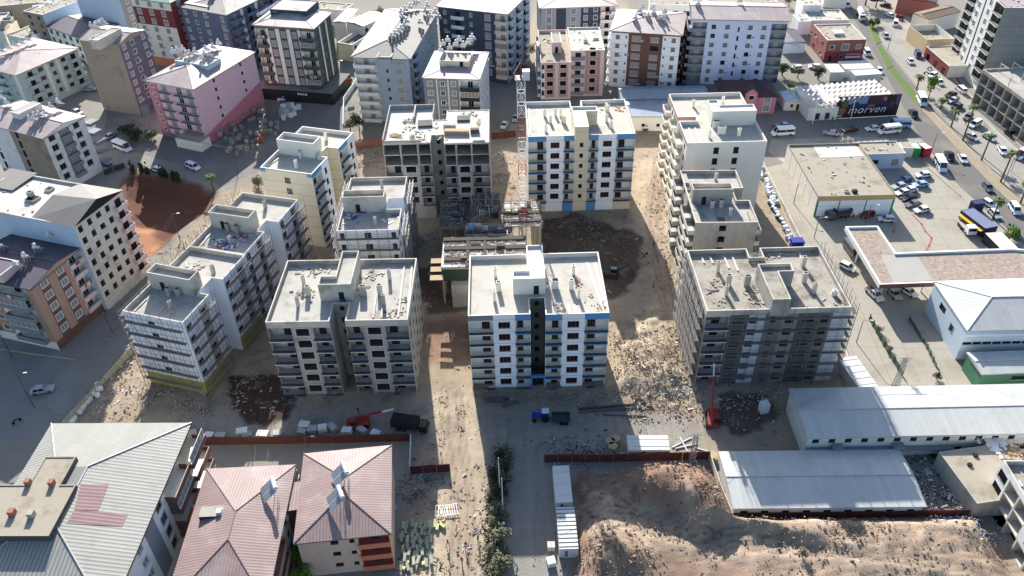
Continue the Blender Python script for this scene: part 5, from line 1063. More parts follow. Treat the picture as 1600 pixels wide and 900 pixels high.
boxy('flat pale workshop at the top edge between the streets', 6.0, (1290, -12), (1326, -10), (1320, -22), CREAM, ROOFC, name='workshop', cat='building', par=.4)
# ================================================================== terrain, roads, yards
def pin(poly, X, Y):
    inside = np.zeros(X.shape, bool); dist = np.full(X.shape, 1e9); n = len(poly)
    for i in range(n):
        (x1, y1), (x2, y2) = poly[i], poly[(i + 1) % n]
        c = ((y1 > Y) != (y2 > Y)) & (X < (x2 - x1) * (Y - y1) / ((y2 - y1) or 1e-9) + x1); inside ^= c
        dx, dy = x2 - x1, y2 - y1; t = np.clip(((X - x1) * dx + (Y - y1) * dy) / (dx * dx + dy * dy), 0, 1)
        dist = np.minimum(dist, np.hypot(X - x1 - t * dx, Y - y1 - t * dy))
    return np.where(inside, dist, -dist)
def pxp(L): return [at(p[0], p[1]) for p in L]
SITE = pxp([(92, 682), (212, 545), (200, 500), (255, 415), (300, 350), (345, 300), (400, 285), (400, 262), (560, 205), (800, 190), (1000, 175), (1045, 190), (1188, 205), (1192, 255), (1262, 420), (1320, 560), (1335, 610), (1240, 612), (1240, 700), (1112, 708), (1108, 716), (870, 720), (760, 700), (760, 920), (640, 930), (640, 690), (283, 694), (278, 690)])
TRACK = pxp([(283, 690), (300, 640), (470, 628), (640, 632), (740, 615), (960, 636), (1090, 652), (1106, 700), (985, 705), (870, 716), (874, 930), (783, 930), (790, 790), (772, 700), (700, 690), (640, 686), (500, 668), (400, 668)])
TAN1 = pxp([(672, 615), (740, 612), (752, 700), (762, 790), (770, 920), (650, 920), (670, 800), (690, 720), (668, 660)])
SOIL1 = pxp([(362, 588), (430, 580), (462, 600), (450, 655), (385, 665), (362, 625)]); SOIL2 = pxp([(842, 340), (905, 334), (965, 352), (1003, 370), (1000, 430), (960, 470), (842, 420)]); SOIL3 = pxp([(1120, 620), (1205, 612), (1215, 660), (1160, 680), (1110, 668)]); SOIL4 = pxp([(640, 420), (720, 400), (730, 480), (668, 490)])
TANR = pxp([(990, 250), (1042, 240), (1050, 330), (1060, 430), (1070, 600), (1000, 620), (960, 600), (975, 520), (1035, 470), (1010, 400), (985, 330)])
REDS1 = pxp([(662, 500), (735, 495), (742, 560), (668, 570)])
EXC = pxp([(898, 742), (1108, 728), (1146, 808), (1530, 806), (1620, 960), (880, 960), (897, 880)])
LOW = pxp([(930, 770), (1000, 768), (1008, 792), (1036, 800), (1064, 800), (1078, 832), (1094, 842), (1118, 828), (1160, 826), (1240, 850), (1330, 876), (1440, 892), (1640, 940), (1640, 990), (890, 990), (918, 850), (925, 812)])
GREYP_ = pxp([(0, 555), (125, 560), (90, 680), (0, 680)])
PIT = pxp([(182, 305), (205, 268), (262, 272), (342, 300), (330, 328), (292, 355), (236, 402), (205, 412), (192, 372)])
NWD = pxp([(150, 190), (215, 178), (240, 205), (190, 215), (160, 245)])
gx = np.concatenate([np.linspace(-900, -130, 40)[:-1], np.arange(-130, -104, 2.), np.arange(-104, 82, .6), np.arange(82, 150, 3.), np.linspace(150, 900, 40)])
gy = np.concatenate([np.linspace(20, 60, 10)[:-1], np.arange(60, 222, .6), np.arange(222, 230, 2.), np.linspace(230, 1400, 60)])
GX, GY = np.meshgrid(gx, gy)
def vnoise(X, Y, s, seed):
    rs = np.random.RandomState(seed); T = rs.rand(256, 256); x, y = X / s + 1000, Y / s + 1000; xi, yi = np.floor(x).astype(int), np.floor(y).astype(int); fx, fy = x - xi, y - yi
    fx, fy = fx * fx * (3 - 2 * fx), fy * fy * (3 - 2 * fy); g = lambda a, b: T[a % 256, b % 256]
    return (g(xi, yi) * (1 - fx) + g(xi + 1, yi) * fx) * (1 - fy) + (g(xi, yi + 1) * (1 - fx) + g(xi + 1, yi + 1) * fx) * fy
def fbm(X, Y, s, seed, o=4): return sum(vnoise(X, Y, s / 2 ** i, seed + i) * .5 ** i for i in range(o)) / sum(.5 ** i for i in range(o))
sm = lambda d, w: (lambda t: t * t * (3 - 2 * t))(np.clip(d / w, 0, 1))
warp = (fbm(GX, GY, 6, 5) - .5) * 5
dS, dT, dE, dL, dP = pin(SITE, GX, GY), pin(TRACK, GX, GY), pin(EXC, GX, GY), pin(LOW, GX, GY), pin(PIT, GX, GY)
n1, n2, n3 = fbm(GX, GY, 9, 11), fbm(GX, GY, 2.6, 21), fbm(GX, GY, 30, 31)
rough = np.maximum(sm(dS, 3) * .55 * (1 - sm(dT, 2) * .75), sm(dE, 2) * 1.0)
Hh = rough * ((n2 - .5) * .4 + (n1 - .5) * .3)
bump = lambda px, py, r, h: h * np.exp(-(((GX - at(px, py)[0]) ** 2 + (GY - at(px, py)[1]) ** 2) / r ** 2))
Hh = Hh + sm(dE, 4) * (1.9 + (bump(1045, 775, 7, 2.2) + bump(1010, 762, 5, 1.6) + bump(1100, 800, 6, 2.4) + bump(1150, 815, 6, 1.6) + bump(1240, 838, 7, 1.2) + (n1 - .45) * 1.0) * (1 - sm(dL + warp * .25, 1.6)))
Hh = Hh + sm(dE, 2) * (bump(948, 868, 5, 1.8) + bump(985, 888, 4, 1.4) + bump(1330, 880, 10, 1.2) + bump(1450, 880, 9, 1.0)) + sm(dE, 2) * ((n2 - .5) * .45 + (fbm(GX, GY, 1.4, 91, 2) - .5) * .4 * (1 - sm(pin(pxp([(905, 820), (950, 812), (1100, 842), (1300, 858), (1640, 880), (1640, 950), (1300, 905), (1050, 895)]), GX, GY), 3)))
Hh = Hh + sm(pin(pxp([(955, 520), (1000, 470), (1040, 480), (1075, 600), (1075, 650), (985, 650), (955, 610)]), GX, GY), 3) * (fbm(GX, GY, 2.2, 95, 3) - .35) * 1.5
Hh = Hh - sm(dP, 6) * 3.6 * (1 - .5 * sm(pin(pxp([(188, 350), (235, 350), (245, 395), (205, 412)]), GX, GY) + 3, 6)) + sm(dP, 2) * (n2 - .5) * .15
for (px, py, r, h) in ((1010, 560, 5, .9), (1035, 590, 4, .8), (985, 600, 3.5, .7), (905, 372, 6, 1.0), (940, 390, 4, .8), (700, 655, 3, .3), (150, 600, 4, .6), (260, 640, 5, .5), (1160, 650, 4, .5)): Hh = Hh + bump(px, py, r, h) * (.6 + n2)
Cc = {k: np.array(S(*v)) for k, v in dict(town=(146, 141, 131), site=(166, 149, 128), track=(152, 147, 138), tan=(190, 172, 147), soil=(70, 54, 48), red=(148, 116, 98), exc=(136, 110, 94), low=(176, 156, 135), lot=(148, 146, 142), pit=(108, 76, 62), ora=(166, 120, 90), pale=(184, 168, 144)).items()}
col = np.zeros(GX.shape + (3,)) + Cc['town']
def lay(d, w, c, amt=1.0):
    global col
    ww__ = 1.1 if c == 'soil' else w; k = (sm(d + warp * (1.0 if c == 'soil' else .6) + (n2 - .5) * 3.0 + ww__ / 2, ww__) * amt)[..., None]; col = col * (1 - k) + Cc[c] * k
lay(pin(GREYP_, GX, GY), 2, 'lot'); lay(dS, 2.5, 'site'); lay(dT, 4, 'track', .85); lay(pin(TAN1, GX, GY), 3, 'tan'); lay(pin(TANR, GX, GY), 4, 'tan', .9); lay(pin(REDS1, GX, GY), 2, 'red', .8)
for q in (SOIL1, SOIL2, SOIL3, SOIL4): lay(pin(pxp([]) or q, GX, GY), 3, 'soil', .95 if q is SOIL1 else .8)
lay(dE, 2, 'exc'); lay(np.minimum(dE, dL), 4, 'low', .35); lay(pin(pxp([(1150, 812), (1530, 812), (1560, 850), (1300, 838), (1160, 826)]), GX, GY), 4, 'pale', .8)
lay(dP, 3, 'pit'); lay(pin(pxp([(188, 350), (235, 335), (245, 395), (205, 412)]), GX, GY), 3, 'ora', .9); lay(pin(NWD, GX, GY), 4, 'red', .6)  # the orange patch paints the sunlit corner of the pit
lay(pin(pxp([(850, 0), (1000, 0), (860, 130), (815, 60)]), GX, GY), 6, 'pale', .8)
stn = (n1 - .5)[..., None] * .5 * rough[..., None] * 1.2 + (n3 - .5)[..., None] * .25; col = np.clip(col * (1 + stn), .01, .9)
k = (sm(n2 - .62, .1) * rough * .35)[..., None]; col = col * (1 - k) + Cc['pale'] * k
rut = fbm(GX * 2.2, GY * .12, 1.0, 51, 2) - .5; rut2 = fbm(GX * .1, GY * 1.8, 1.0, 61, 2) - .5; kk = sm(dT, 2)[..., None]; col = col * (1 + kk * (rut * .30 + rut2 * .12)[..., None])
rut3 = fbm((GX * .25 + GY * 1.0) * 1.4, (GX - GY * .25) * .08, 1.0, 71, 2) - .5; col = col * (1 + sm(np.minimum(dE, dL), 3)[..., None] * (rut3 * .5)[..., None])
col = np.clip(col, .01, .9)
def near(line):
    P_ = pxp(line); D = np.full(GX.shape, 1e9)
    for (x1, y1), (x2, y2) in zip(P_, P_[1:]):
        dx, dy = x2 - x1, y2 - y1; t = np.clip(((GX - x1) * dx + (GY - y1) * dy) / (dx * dx + dy * dy), 0, 1); D = np.minimum(D, np.hypot(GX - x1 - t * dx, GY - y1 - t * dy))
    return D
for line, w__ in (([(925, 815), (990, 822), (1080, 848), (1180, 855), (1300, 868), (1450, 885), (1640, 905)], 3.0), ([(930, 835), (1040, 858), (1160, 876), (1300, 892), (1500, 915)], 2.2), ([(1150, 820), (1250, 826), (1400, 828), (1540, 850)], 2.4), ([(705, 612), (712, 700), (725, 790), (722, 930)], 1.5), ([(1035, 250), (1020, 340), (1040, 440), (1062, 560)], 1.4)):
    D = near(line) + (n2 - .5) * .8; pw = sm(w__ - D + 1, 1.5); col = col * (1 - pw[..., None] * .8) + Cc['low'] * pw[..., None] * .8
    for off in (.9, 2.0): rr_ = np.exp(-((D - off) / .28) ** 2); col = col * (1 - .30 * rr_[..., None]); Hh_ = Hh; Hh = Hh - .10 * rr_ * (sm(dE, 2) + .4)
n4 = fbm(GX, GY, 1.2, 131, 3) - .5; col = col * (1 + (sm(dE, 2) * ((n2 - .5) * .5 + n4 * .5))[..., None] + (sm(dS, 2) * n4 * .35)[..., None])
col = np.clip(col, .01, .9)
ny, nx = GX.shape; me = bpy.data.meshes.new('ground')
col = col * .84
verts = np.stack([GX, GY, Hh], -1).reshape(-1, 3); I = np.arange(nx * ny).reshape(ny, nx)
F = np.stack([I[:-1, :-1], I[:-1, 1:], I[1:, 1:], I[1:, :-1]], -1).reshape(-1, 4)
me.vertices.add(len(verts)); me.vertices.foreach_set('co', verts.ravel()); me.loops.add(F.size); me.loops.foreach_set('vertex_index', F.ravel().astype(np.int32))
me.polygons.add(len(F)); me.polygons.foreach_set('loop_start', np.arange(0, F.size, 4, dtype=np.int32)); me.update(calc_edges=True)
ca = me.color_attributes.new('soil', 'FLOAT_COLOR', 'POINT'); ca.data.foreach_set('color', np.concatenate([col, np.ones(col.shape[:2] + (1,))], -1).reshape(-1, 4).ravel())
me.materials.append(mat('earth', (1, 1, 1), .95, .14, sc=.7, fine=.34, bump=.16, attr=True, spec=.1)); me.polygons.foreach_set('use_smooth', [True] * len(F))
g = bpy.data.objects.new('ground', me); COL.objects.link(g); tag(g, kind='structure')
def gz(x, y):
    i = min(max(np.searchsorted(gx, x) - 1, 0), nx - 2); j = min(max(np.searchsorted(gy, y) - 1, 0), ny - 2)
    return float(Hh[j:j + 2, i:i + 2].max())
def sheet(name, pts, lvl, m, h=0.0):
    b = MB(); P = pxp(pts); z = .004 * lvl + h
    if h > .05:
        a = sum(P[i][0] * P[(i + 1) % len(P)][1] - P[(i + 1) % len(P)][0] * P[i][1] for i in range(len(P)))
        if a < 0: P.reverse()
        b.prism(P, -.02, z, PAVE, top=m)
    else:
        a = sum(P[i][0] * P[(i + 1) % len(P)][1] - P[(i + 1) % len(P)][0] * P[i][1] for i in range(len(P)))
        if a < 0: P.reverse()
        b.face([(*p, z) for p in P], m)
    return tag(b.build(name), kind='structure')
sheet('yard', [(1226, 255), (1200, 236), (1205, 218), (1340, 214), (1440, 218), (1480, 262), (1540, 320), (1600, 372), (1640, 470), (1640, 610), (1352, 612), (1322, 540), (1268, 428), (1196, 262)], 1, YARD)
sheet('road', [(1346, 50), (1318, 0), (1300, -25), (1333, -25), (1343, 20), (1358, 42), (1385, 80), (1418, 120), (1458, 170), (1520, 235), (1600, 322), (1720, 450), (1660, 440), (1560, 345), (1500, 292), (1440, 218), (1402, 150), (1372, 95)], 2, ASPH)
sheet('road', [(1345, -25), (1480, -25), (1440, 20), (1437, 60), (1462, 105), (1510, 150), (1560, 205), (1660, 300), (1700, 400), (1600, 320), (1520, 232), (1458, 166), (1418, 116), (1385, 76), (1358, 36)], 3, mat('pale_road', S(158, 153, 143), .92, .08, sc=.1, stain=S(138, 130, 116), stain_amt=.4, stain_sc=.08))
sheet('median', [(1355, 38), (1366, 37), (1377, 66), (1368, 70)], 0, GRASS, .14)
sheet('median', [(1370, 74), (1377, 72), (1396, 103), (1386, 108)], 0, GRASS, .14)
sheet('median', [(1388, 110), (1397, 106), (1420, 134), (1447, 164), (1438, 168), (1410, 138)], 0, GRASS, .14)
sheet('median', [(1440, 171), (1449, 166), (1500, 216), (1560, 279), (1640, 356), (1632, 366), (1548, 288), (1488, 225)], 0, mat('median_soil', S(158, 144, 122), .95, .2, sc=.6, fine=.2), .14)
sheet('pavement', [(1445, 62), (1462, 98), (1512, 146), (1562, 200), (1640, 270), (1640, 240), (1560, 180), (1505, 140), (1452, 66)], 0, PAVE, .12)
sheet('road', [(0, 528), (108, 546), (190, 484), (212, 540), (170, 590), (92, 682), (-40, 690), (-40, 520)], 1, mat('dusty_street', S(138, 136, 132), .92, .12, sc=.15, fine=.1, stain=S(150, 142, 128), stain_amt=.4, stain_sc=.08))
sheet('road', [(118, 80), (132, 100), (168, 178), (152, 240), (190, 232), (300, 262), (345, 292), (420, 262), (560, 204), (600, 190), (560, 120), (540, 100), (500, 130), (420, 128), (405, 160), (340, 230), (240, 205), (200, 180), (165, 90), (150, 75)], 1, ASPHD)
b = MB()
for (p, q) in (((0, 546), (118, 563)), ((1448, 168), (1640, 356)), ((1420, 236), (1500, 306)), ((1192, 258), (1345, 610))):
    a, c = Vector(at(*p)), Vector(at(*q)); d = c - a; k = MB(); k.rbox((*((a + c) / 2), .09), (d.length, .3, .22), atan2(d.y, d.x), PAVE); tag(k.build('kerb'), kind='structure')
# joints and repair line across the yard
b = MB(); pts = [(1425, 335), (1440, 350), (1446, 362), (1456, 372), (1452, 384), (1447, 392)]
for p, q in zip(pts, pts[1:]): a, c = Vector(at(*p)), Vector(at(*q)); d = c - a; b.rbox((*((a + c) / 2), .012), (d.length * 1.1, .5, .006), atan2(d.y, d.x), REDB)
tag(b.build('yard_repair'), kind='structure')
# ================================================================== walls and fences
def fence(label, pts, h, m, name='fence', cat='fence', panel=2.4, t=.08, post=None, gap=True):
    P = [Vector(at(*p)) for p in pts]; r = thing(name, label, cat, (*P[0], 0)); k = 0
    for a, c in zip(P, P[1:]):
        d = c - a; L = d.length; u = d / L; n = max(1, round(L / panel)); ang = atan2(u.y, u.x)
        while n > 45: n = n // 2 + 1
        for i in range(n):
            p = a + u * (L * (i + .5) / n) - P[0]; b = MB(); b.box(-L / n / 2 + .03, -t / 2, 0, L / n / 2 - .03, t / 2, h + RNG.uniform(-.06, .06), m); b.build('panel', r, (p.x, p.y, -.15), ang)
            if post: q = a + u * (L * i / n) - P[0]; b = MB(); b.box(-.07, -.12, -.2, .07, .12, h + .1, post); b.build('post', r, (q.x, q.y, 0), ang)
    return r
fence('rust red hoarding in front of the mauve roofed houses', [(283, 696), (400, 694), (520, 692), (641, 689)], 2.2, RUST, 'hoarding', 'hoarding')
fence('pale sheet fence at the right end of the hoarding by the peach house', [(643, 689), (641, 742)], 2.2, WBLUE, 'hoarding', 'hoarding')
fence('rust red hoarding above the excavation', [(850, 722), (980, 721), (1108, 717)], 2.2, RUST, 'hoarding', 'hoarding')
fence('rust red hoarding below the shorter dormitory', [(1120, 812), (1300, 810), (1517, 806)], 1.9, RUST, 'hoarding', 'hoarding')
fence('cream panel fence between the dormitory gable and the excavation', [(1108, 718), (1122, 762), (1141, 808)], 2.0, CREAM, 'fence', 'fence')
fence('pale blue panel fence right of the rubbish yard', [(1466, 702), (1490, 745), (1516, 797)], 2.0, WBLUE, 'fence', 'fence')
fence('beige concrete panel fence along the left street', [(92, 684), (130, 640), (175, 590), (212, 548)], 2.1, mat('fence_beige', S(164, 158, 134), .85, .08, streak=.1), 'fence', 'fence', 2.0, post=CONC)
fence('short dark red wall beside the timber heap', [(640, 741), (704, 736)], 2.2, mat('dark_red_wall', S(84, 42, 40), .85, .1), 'wall', 'wall')
fence('low concrete wall between the alley and the construction site', [(1190, 258), (1262, 405), (1336, 600)], 1.6, CONCL, 'wall', 'wall', 3, .25)
fence('white boundary wall left of the balcony tower', [(537, 206), (538, 160), (560, 128)], 2.0, WHITEP, 'wall', 'wall', 4, .2)
fence('reddish block wall behind the skeleton block', [(552, 232), (598, 226)], 2.0, REDB, 'wall', 'wall', 3, .2)
fence('wire fence posts at the corner of the red earth pit', [(163, 275), (178, 268), (196, 262)], 1.8, DSTEEL, 'fence', 'fence', 4, .03, post=CONC)
fence('dark wall across the back street behind the crane', [(768, 218), (806, 214)], 2.4, RUST, 'wall', 'wall', 3, .15)
fence('striped sign wall along the frame building pavement', [(1536, 196), (1590, 245)], 1.8, CREAM, 'fence', 'fence', 2.4, .1)
fence('green mesh fence round the station garden, long left side', [(1358, 500), (1380, 540), (1410, 590)], 1.6, mat('mesh_green', S(70, 96, 80), .7, .1), 'fence', 'fence', 2.2, .02, post=STEEL)
fence('mesh fence round the station garden, short right side', [(1420, 500), (1448, 545), (1462, 575)], 1.2, MATS['mesh_green'], 'fence', 'fence', 2.2, .02, post=STEEL)

# ================================================================== scaffolding
def scaffold(B, i, label, off=.9, H=None, f0=0, t0=0, t1=1, plank=PLANK, lift=2.95):
    a, c = Vector(B.P[i]), Vector(B.P[(i + 1) % len(B.P)]); d = c - a; L = d.length; u = d / L; n_ = Vector((u.y, -u.x)); ang = atan2(u.y, u.x) + B.ang
    a = a + u * L * t0; L *= (t1 - t0); H = H or B.z + 1.0; o = B.wld(*(a + n_ * off)); r = thing('scaffolding', label, 'scaffolding', (*o, 0), ang); n = max(3, round(L / 2.2))
    um = MB(); um.tube((0, 0, 0), (0, 0, H), .045, STEEL, 4); um = um.mesh('upright')
    for k in range(n + 1):
        for y in (0, .75): place(um, 'upright', r, (L * k / n, y - .45, 0), 0)
    z = lift - .35; lm = MB()
    for y in (0, .75):
        for dz in (0, .9): lm.tube((0, y - .45, dz), (L, y - .45, dz), .035, STEEL, 4)
    for k in range(n + 1): lm.tube((L * k / n, -.45, 0), (L * k / n, .3, 0), .03, STEEL, 4)
    lm = lm.mesh('ledger'); wm = MB(); rg = B.rg
    for k in range(n):
        if True: wm.box(L * k / n, -.42, .04, L * (k + 1) / n, .1 + rg.random() * .15, .09, plank)
    wm = wm.mesh('walkway')
    while z < H - .8: place(lm, 'ledger', r, (0, 0, z), 0); place(wm, 'walkway', r, (0, 0, z), 0); z += lift
    b = MB(); z = lift - .35; k = 0
    while z + lift < H: x0 = L * (k % n) / n; x1 = L * (k % n + 1) / n; b.tube((x0, -.46, z), (x1, -.46, z + lift), .03, STEEL, 4); b.tube((L - x0, -.46, z), (L - x1, -.46, z + lift), .03, STEEL, 4); z += lift; k += 1
    b.build('brace', r); return r
scaffold(B4, 0, 'steel scaffolding across the front of the grey concrete block', t0=.17, t1=1.02)
scaffold(B4, 7, 'steel scaffolding on the left side of the grey concrete block', lift=2.95)
scaffold(B4, 5, 'short rail scaffolding on the back left edge of the grey concrete block')
scaffold(B4, 1, 'steel scaffolding on the right side of the grey concrete block')
scaffold(B8, 0, 'scaffolding on the front of the white boarded block behind the bare one'); scaffold(B8, 1, 'scaffolding on the right front wing of the white boarded block behind the bare one')
scaffold(B8, 5, 'scaffolding on the rear right wing of the white boarded block behind the bare one'); scaffold(B8, 7, 'scaffolding on the left side of the white boarded block behind the bare one')
scaffold(B9, 0, 'scaffolding on the street-side end of the nearest left block'); scaffold(B9, 1, 'scaffolding on the right side of the nearest left block'); scaffold(B9, 5, 'scaffolding on the rear wing of the nearest left block')
scaffold(B9, 7, 'scaffolding on the fence side of the nearest left block')
scaffold(B10, 1, 'scaffolding on the right side of the second left block'); scaffold(B10, 5, 'scaffolding on the rear wing of the second left block')
scaffold(B10, 7, 'scaffolding on the pit side of the second left block')

# ================================================================== tower crane mast
CRH = 45.5
x, y = at(817.5, 398); cr = thing('tower_crane', 'red and white lattice mast of the tower crane in the middle of the site', 'crane', (x, y, 0)); HM = CRH; w2 = .85; n = 16
for k in range(n):
    m = REDS if k in (3, 4, 8, 11, 12) else WHITES; z0, z1 = HM * k / n, HM * (k + 1) / n; b = MB()
    C4 = [(-w2, -w2), (w2, -w2), (w2, w2), (-w2, w2)]
    for i in range(4):
        p, q = C4[i], C4[(i + 1) % 4]; b.tube((*p, z0), (*p, z1), .1, m, 4); b.tube((*p, z0), (*q, z1), .06, m, 4); b.tube((*q, z0), (*p, z1), .05, m, 4); b.tube((*p, z1), (*q, z1), .06, m, 4)
    b.build('mast_section', cr)
b = MB(); b.box(-1.3, -1.3, HM, 1.3, 1.3, HM + .25, DSTEEL); b.box(.3, -1.6, HM + .25, 1.8, -.1, HM + 2.2, PLAST); b.build('operator_cab', cr)
b = MB()
for p in ((-1.2, -1.2), (1.2, -1.2), (1.2, 1.2), (-1.2, 1.2)): b.tube((*p, HM + .25), (*p, HM + 1.3), .05, REDS, 4)
b.tube((0, 0, HM), (0, 0, HM + 4), .25, REDS, 5, .08); b.tube((0, 0, HM + 3.8), (-1.5, 1.6, HM + .4), .06, WHITES, 4); b.build('crane_head', cr)
b = MB(); b.box(-2.5, -2.5, 0, 2.5, 2.5, .6, CONCL); b.build('base', cr)

# ================================================================== solar heaters
def heater_proto():
    r = thing('solar_heater', 'x', 'solar heater', (0, 0, 0)); ks = []
    b = MB()
    for sx in (-.8, .8):
        b.tube((sx, -.5, 0), (sx, -.5, 1.55), .035, WHITES, 4); b.tube((sx, .6, 0), (sx, .6, .35), .03, WHITES, 4); b.tube((sx, -.5, 1.3), (sx, .9, .3), .03, WHITES, 4)
    b.tube((-.35, -.75, 0), (-.35, -.75, 1.9), .03, WHITES, 4); b.tube((.35, -.75, 0), (.35, -.75, 1.9), .03, WHITES, 4); ks.append(b.build('stand', r))
    b = MB()
    for sx in (-.55, .55): b.rbox((sx, .25, .82), (1.0, 1.85, .09), 0, WHITES, radians(-36)); b.rbox((sx, .28, .872), (.9, 1.74, .02), 0, SOLAR, radians(-36))
    ks.append(b.build('collector', r))
    b = MB(); b.tube((-.85, -.5, 1.62), (.85, -.5, 1.62), .27, PLAST, 10); ks.append(b.build('hot_tank', r))
    b = MB(); b.tube((0, -.8, 1.9), (0, -.8, 2.75), .42, PLAST, 10); b.tube((0, -.8, 2.75), (0, -.8, 2.95), .42, PLAST, 10, .15); ks.append(b.build('cold_tank', r))
    remember(r, ks); return r
PALEC = MB()
for sx in (-.55, .55): PALEC.rbox((sx, .25, .82), (1.0, 1.85, .09), 0, WHITES, radians(-36)); PALEC.rbox((sx, .28, .872), (.9, 1.74, .02), 0, mat('pale_collector', S(122, 128, 132), .15, .05, spec=.7), radians(-36))  # panes coloured pale to stand for the sky they reflect
PALEC = PALEC.mesh('collector')
hp = heater_proto(); bt_ = MB(); bt_.tube((0, -.8, 1.9), (0, -.8, 2.6), .42, PLAST, 10); bt_.tube((0, -.8, 2.6), (0, -.8, 2.9), .45, BARREL, 10, .3); bt_ = bt_.mesh('cold_tank')
for i, (x, y, z, rz, lab, grp) in enumerate(HEATERS):
    if i == 0: o = hp; o.location = (x, y, z); o.rotation_euler = (0, 0, rz); o['label'] = lab; o['group'] = grp
    else:
        o = copy_tree(hp, (x, y, z), rz, lab, grp, swap={'cold_tank': bt_} if 'aqua' in lab else None)
        if not grp and 'group' in o: del o['group']
        o.scale = (.85, .85, .9)
        if 'pale solar panels' in lab:
            o.scale = (1.45, 1.45, 1.45); o.rotation_euler = (0, 0, radians(115))
            for ch in [c for c in COL.objects if c.parent == o and c.name.startswith('collector')]: ch.data = PALEC
            for ch in [c for c in COL.objects if c.parent == o and c.name.startswith('cold_tank')]: bpy.data.objects.remove(ch)

# ================================================================== vehicles
_vm = {}
def vehicle_meshes(kind, paint):
    k = (kind, paint.name)
    if k in _vm: return _vm[k]
    if kind == 'car': L, Wd, hb, ht, c0, c1, r0, r1 = 4.4, 1.76, .88, 1.45, -.95, 1.75, -.35, 1.2
    elif kind == 'hatch': L, Wd, hb, ht, c0, c1, r0, r1 = 4.0, 1.72, .9, 1.5, -.95, 1.9, -.3, 1.65
    elif kind == 'van': L, Wd, hb, ht, c0, c1, r0, r1 = 4.8, 1.85, 1.05, 1.85, -1.5, 2.3, -.9, 2.2
    elif kind == 'minibus': L, Wd, hb, ht, c0, c1, r0, r1 = 6.8, 2.1, 1.25, 2.6, -2.7, 3.3, -2.0, 3.2
    elif kind == 'pickup': L, Wd, hb, ht, c0, c1, r0, r1 = 5.1, 1.85, .95, 1.7, -1.3, .6, -.7, .45
    h = Wd / 2; P = MB(); hl = L / 2
    prof = [(-hl, .35), (-hl, .62), (-hl + .25, .74), (c0, hb), (c1, hb), (hl - .1, hb - .06), (hl, .6), (hl, .35)]
    for s in (-1, 1):
        q = [(x, s * h * (.97 if z > .6 else 1.0), z) for x, z in prof]; P.face(q if s < 0 else q[::-1], paint)
    for (a, b_) in zip(prof, prof[1:]): P.face([(a[0], -h * (.97 if a[1] > .6 else 1), a[1]), (a[0], h * (.97 if a[1] > .6 else 1), a[1]), (b_[0], h * (.97 if b_[1] > .6 else 1), b_[1]), (b_[0], -h * (.97 if b_[1] > .6 else 1), b_[1])][::-1], paint)
    P.face([(-hl, -h, .35), (hl, -h, .35), (hl, h, .35), (-hl, h, .35)][::-1], FRAMED)
    t = h * .80; e = .07
    P.box(r0, -t, ht - e, r1, t, ht, paint)
    for (xa, xb) in ((c0, r0), (c1, r1)):
        for s in (-1, 1): P.tube((xa, s * h * .93, hb), (xb, s * t * .96, ht - .03), .06, paint, 4)
    mx = (r0 + r1) / 2
    for s in (-1, 1): P.tube((mx, s * h * .93, hb), (mx, s * t, ht - .03), .05, paint, 4)
    if kind == 'pickup': P.box(c1 + .15, -h * .9, hb + .005, hl - .1, h * .9, hb + .01, FRAMED)
    if kind == 'minibus': P.box(c0 + .9, -h * .97, ht - .55, c1 - .05, h * .97, ht - .06, paint)
    G = MB(); a_, b_, c_, d_ = (c0 + .03, h * .92, hb), (r0, t * .95, ht - .04), (r1, t * .95, ht - .04), (c1 - .03, h * .92, hb); f = lambda p, s: (p[0], s * p[1], p[2])
    Ws = MB(); Ws.face([f(a_, 1), f(a_, -1), f(b_, -1), f(b_, 1)], GLAZE); G.face([f(d_, -1), f(d_, 1), f(c_, 1), f(c_, -1)], GLAZE)
    G.face([f(a_, -1), f(d_, -1), f(c_, -1), f(b_, -1)], GLAZE); G.face([f(d_, 1), f(a_, 1), f(b_, 1), f(c_, 1)], GLAZE)
    Wh = MB(); r = .33 if kind in ('car', 'hatch') else .37; Wh.tube((0, -.11, 0), (0, .11, 0), r, TYRE, 12); Wh.tube((0, -.12, 0), (0, .12, 0), r * .55, STEEL, 8)
    Hl = MB(); Hl.box(-.05, -.17, -.08, .04, .17, .08, PLAST); Tl = MB(); Tl.box(-.03, -.15, -.09, .04, .15, .09, REDS)
    res = (P.mesh('body'), Ws.mesh('windscreen'), G.mesh('side_window'), Wh.mesh('wheel'), Hl.mesh('headlight'), Tl.mesh('tail_light'), L, h, r, hb)
    _vm[k] = res; return res
PAINT = {n: mat('car_' + n, S(*c), .35, .03, fine=.0, spec=.5) for n, c in dict(white=(222, 224, 226), silver=(160, 164, 170), grey=(98, 102, 108), black=(24, 25, 28), blue=(46, 68, 118), red=(120, 34, 36), green=(40, 56, 54), cream=(196, 190, 172), pale=(150, 180, 206)).items()}
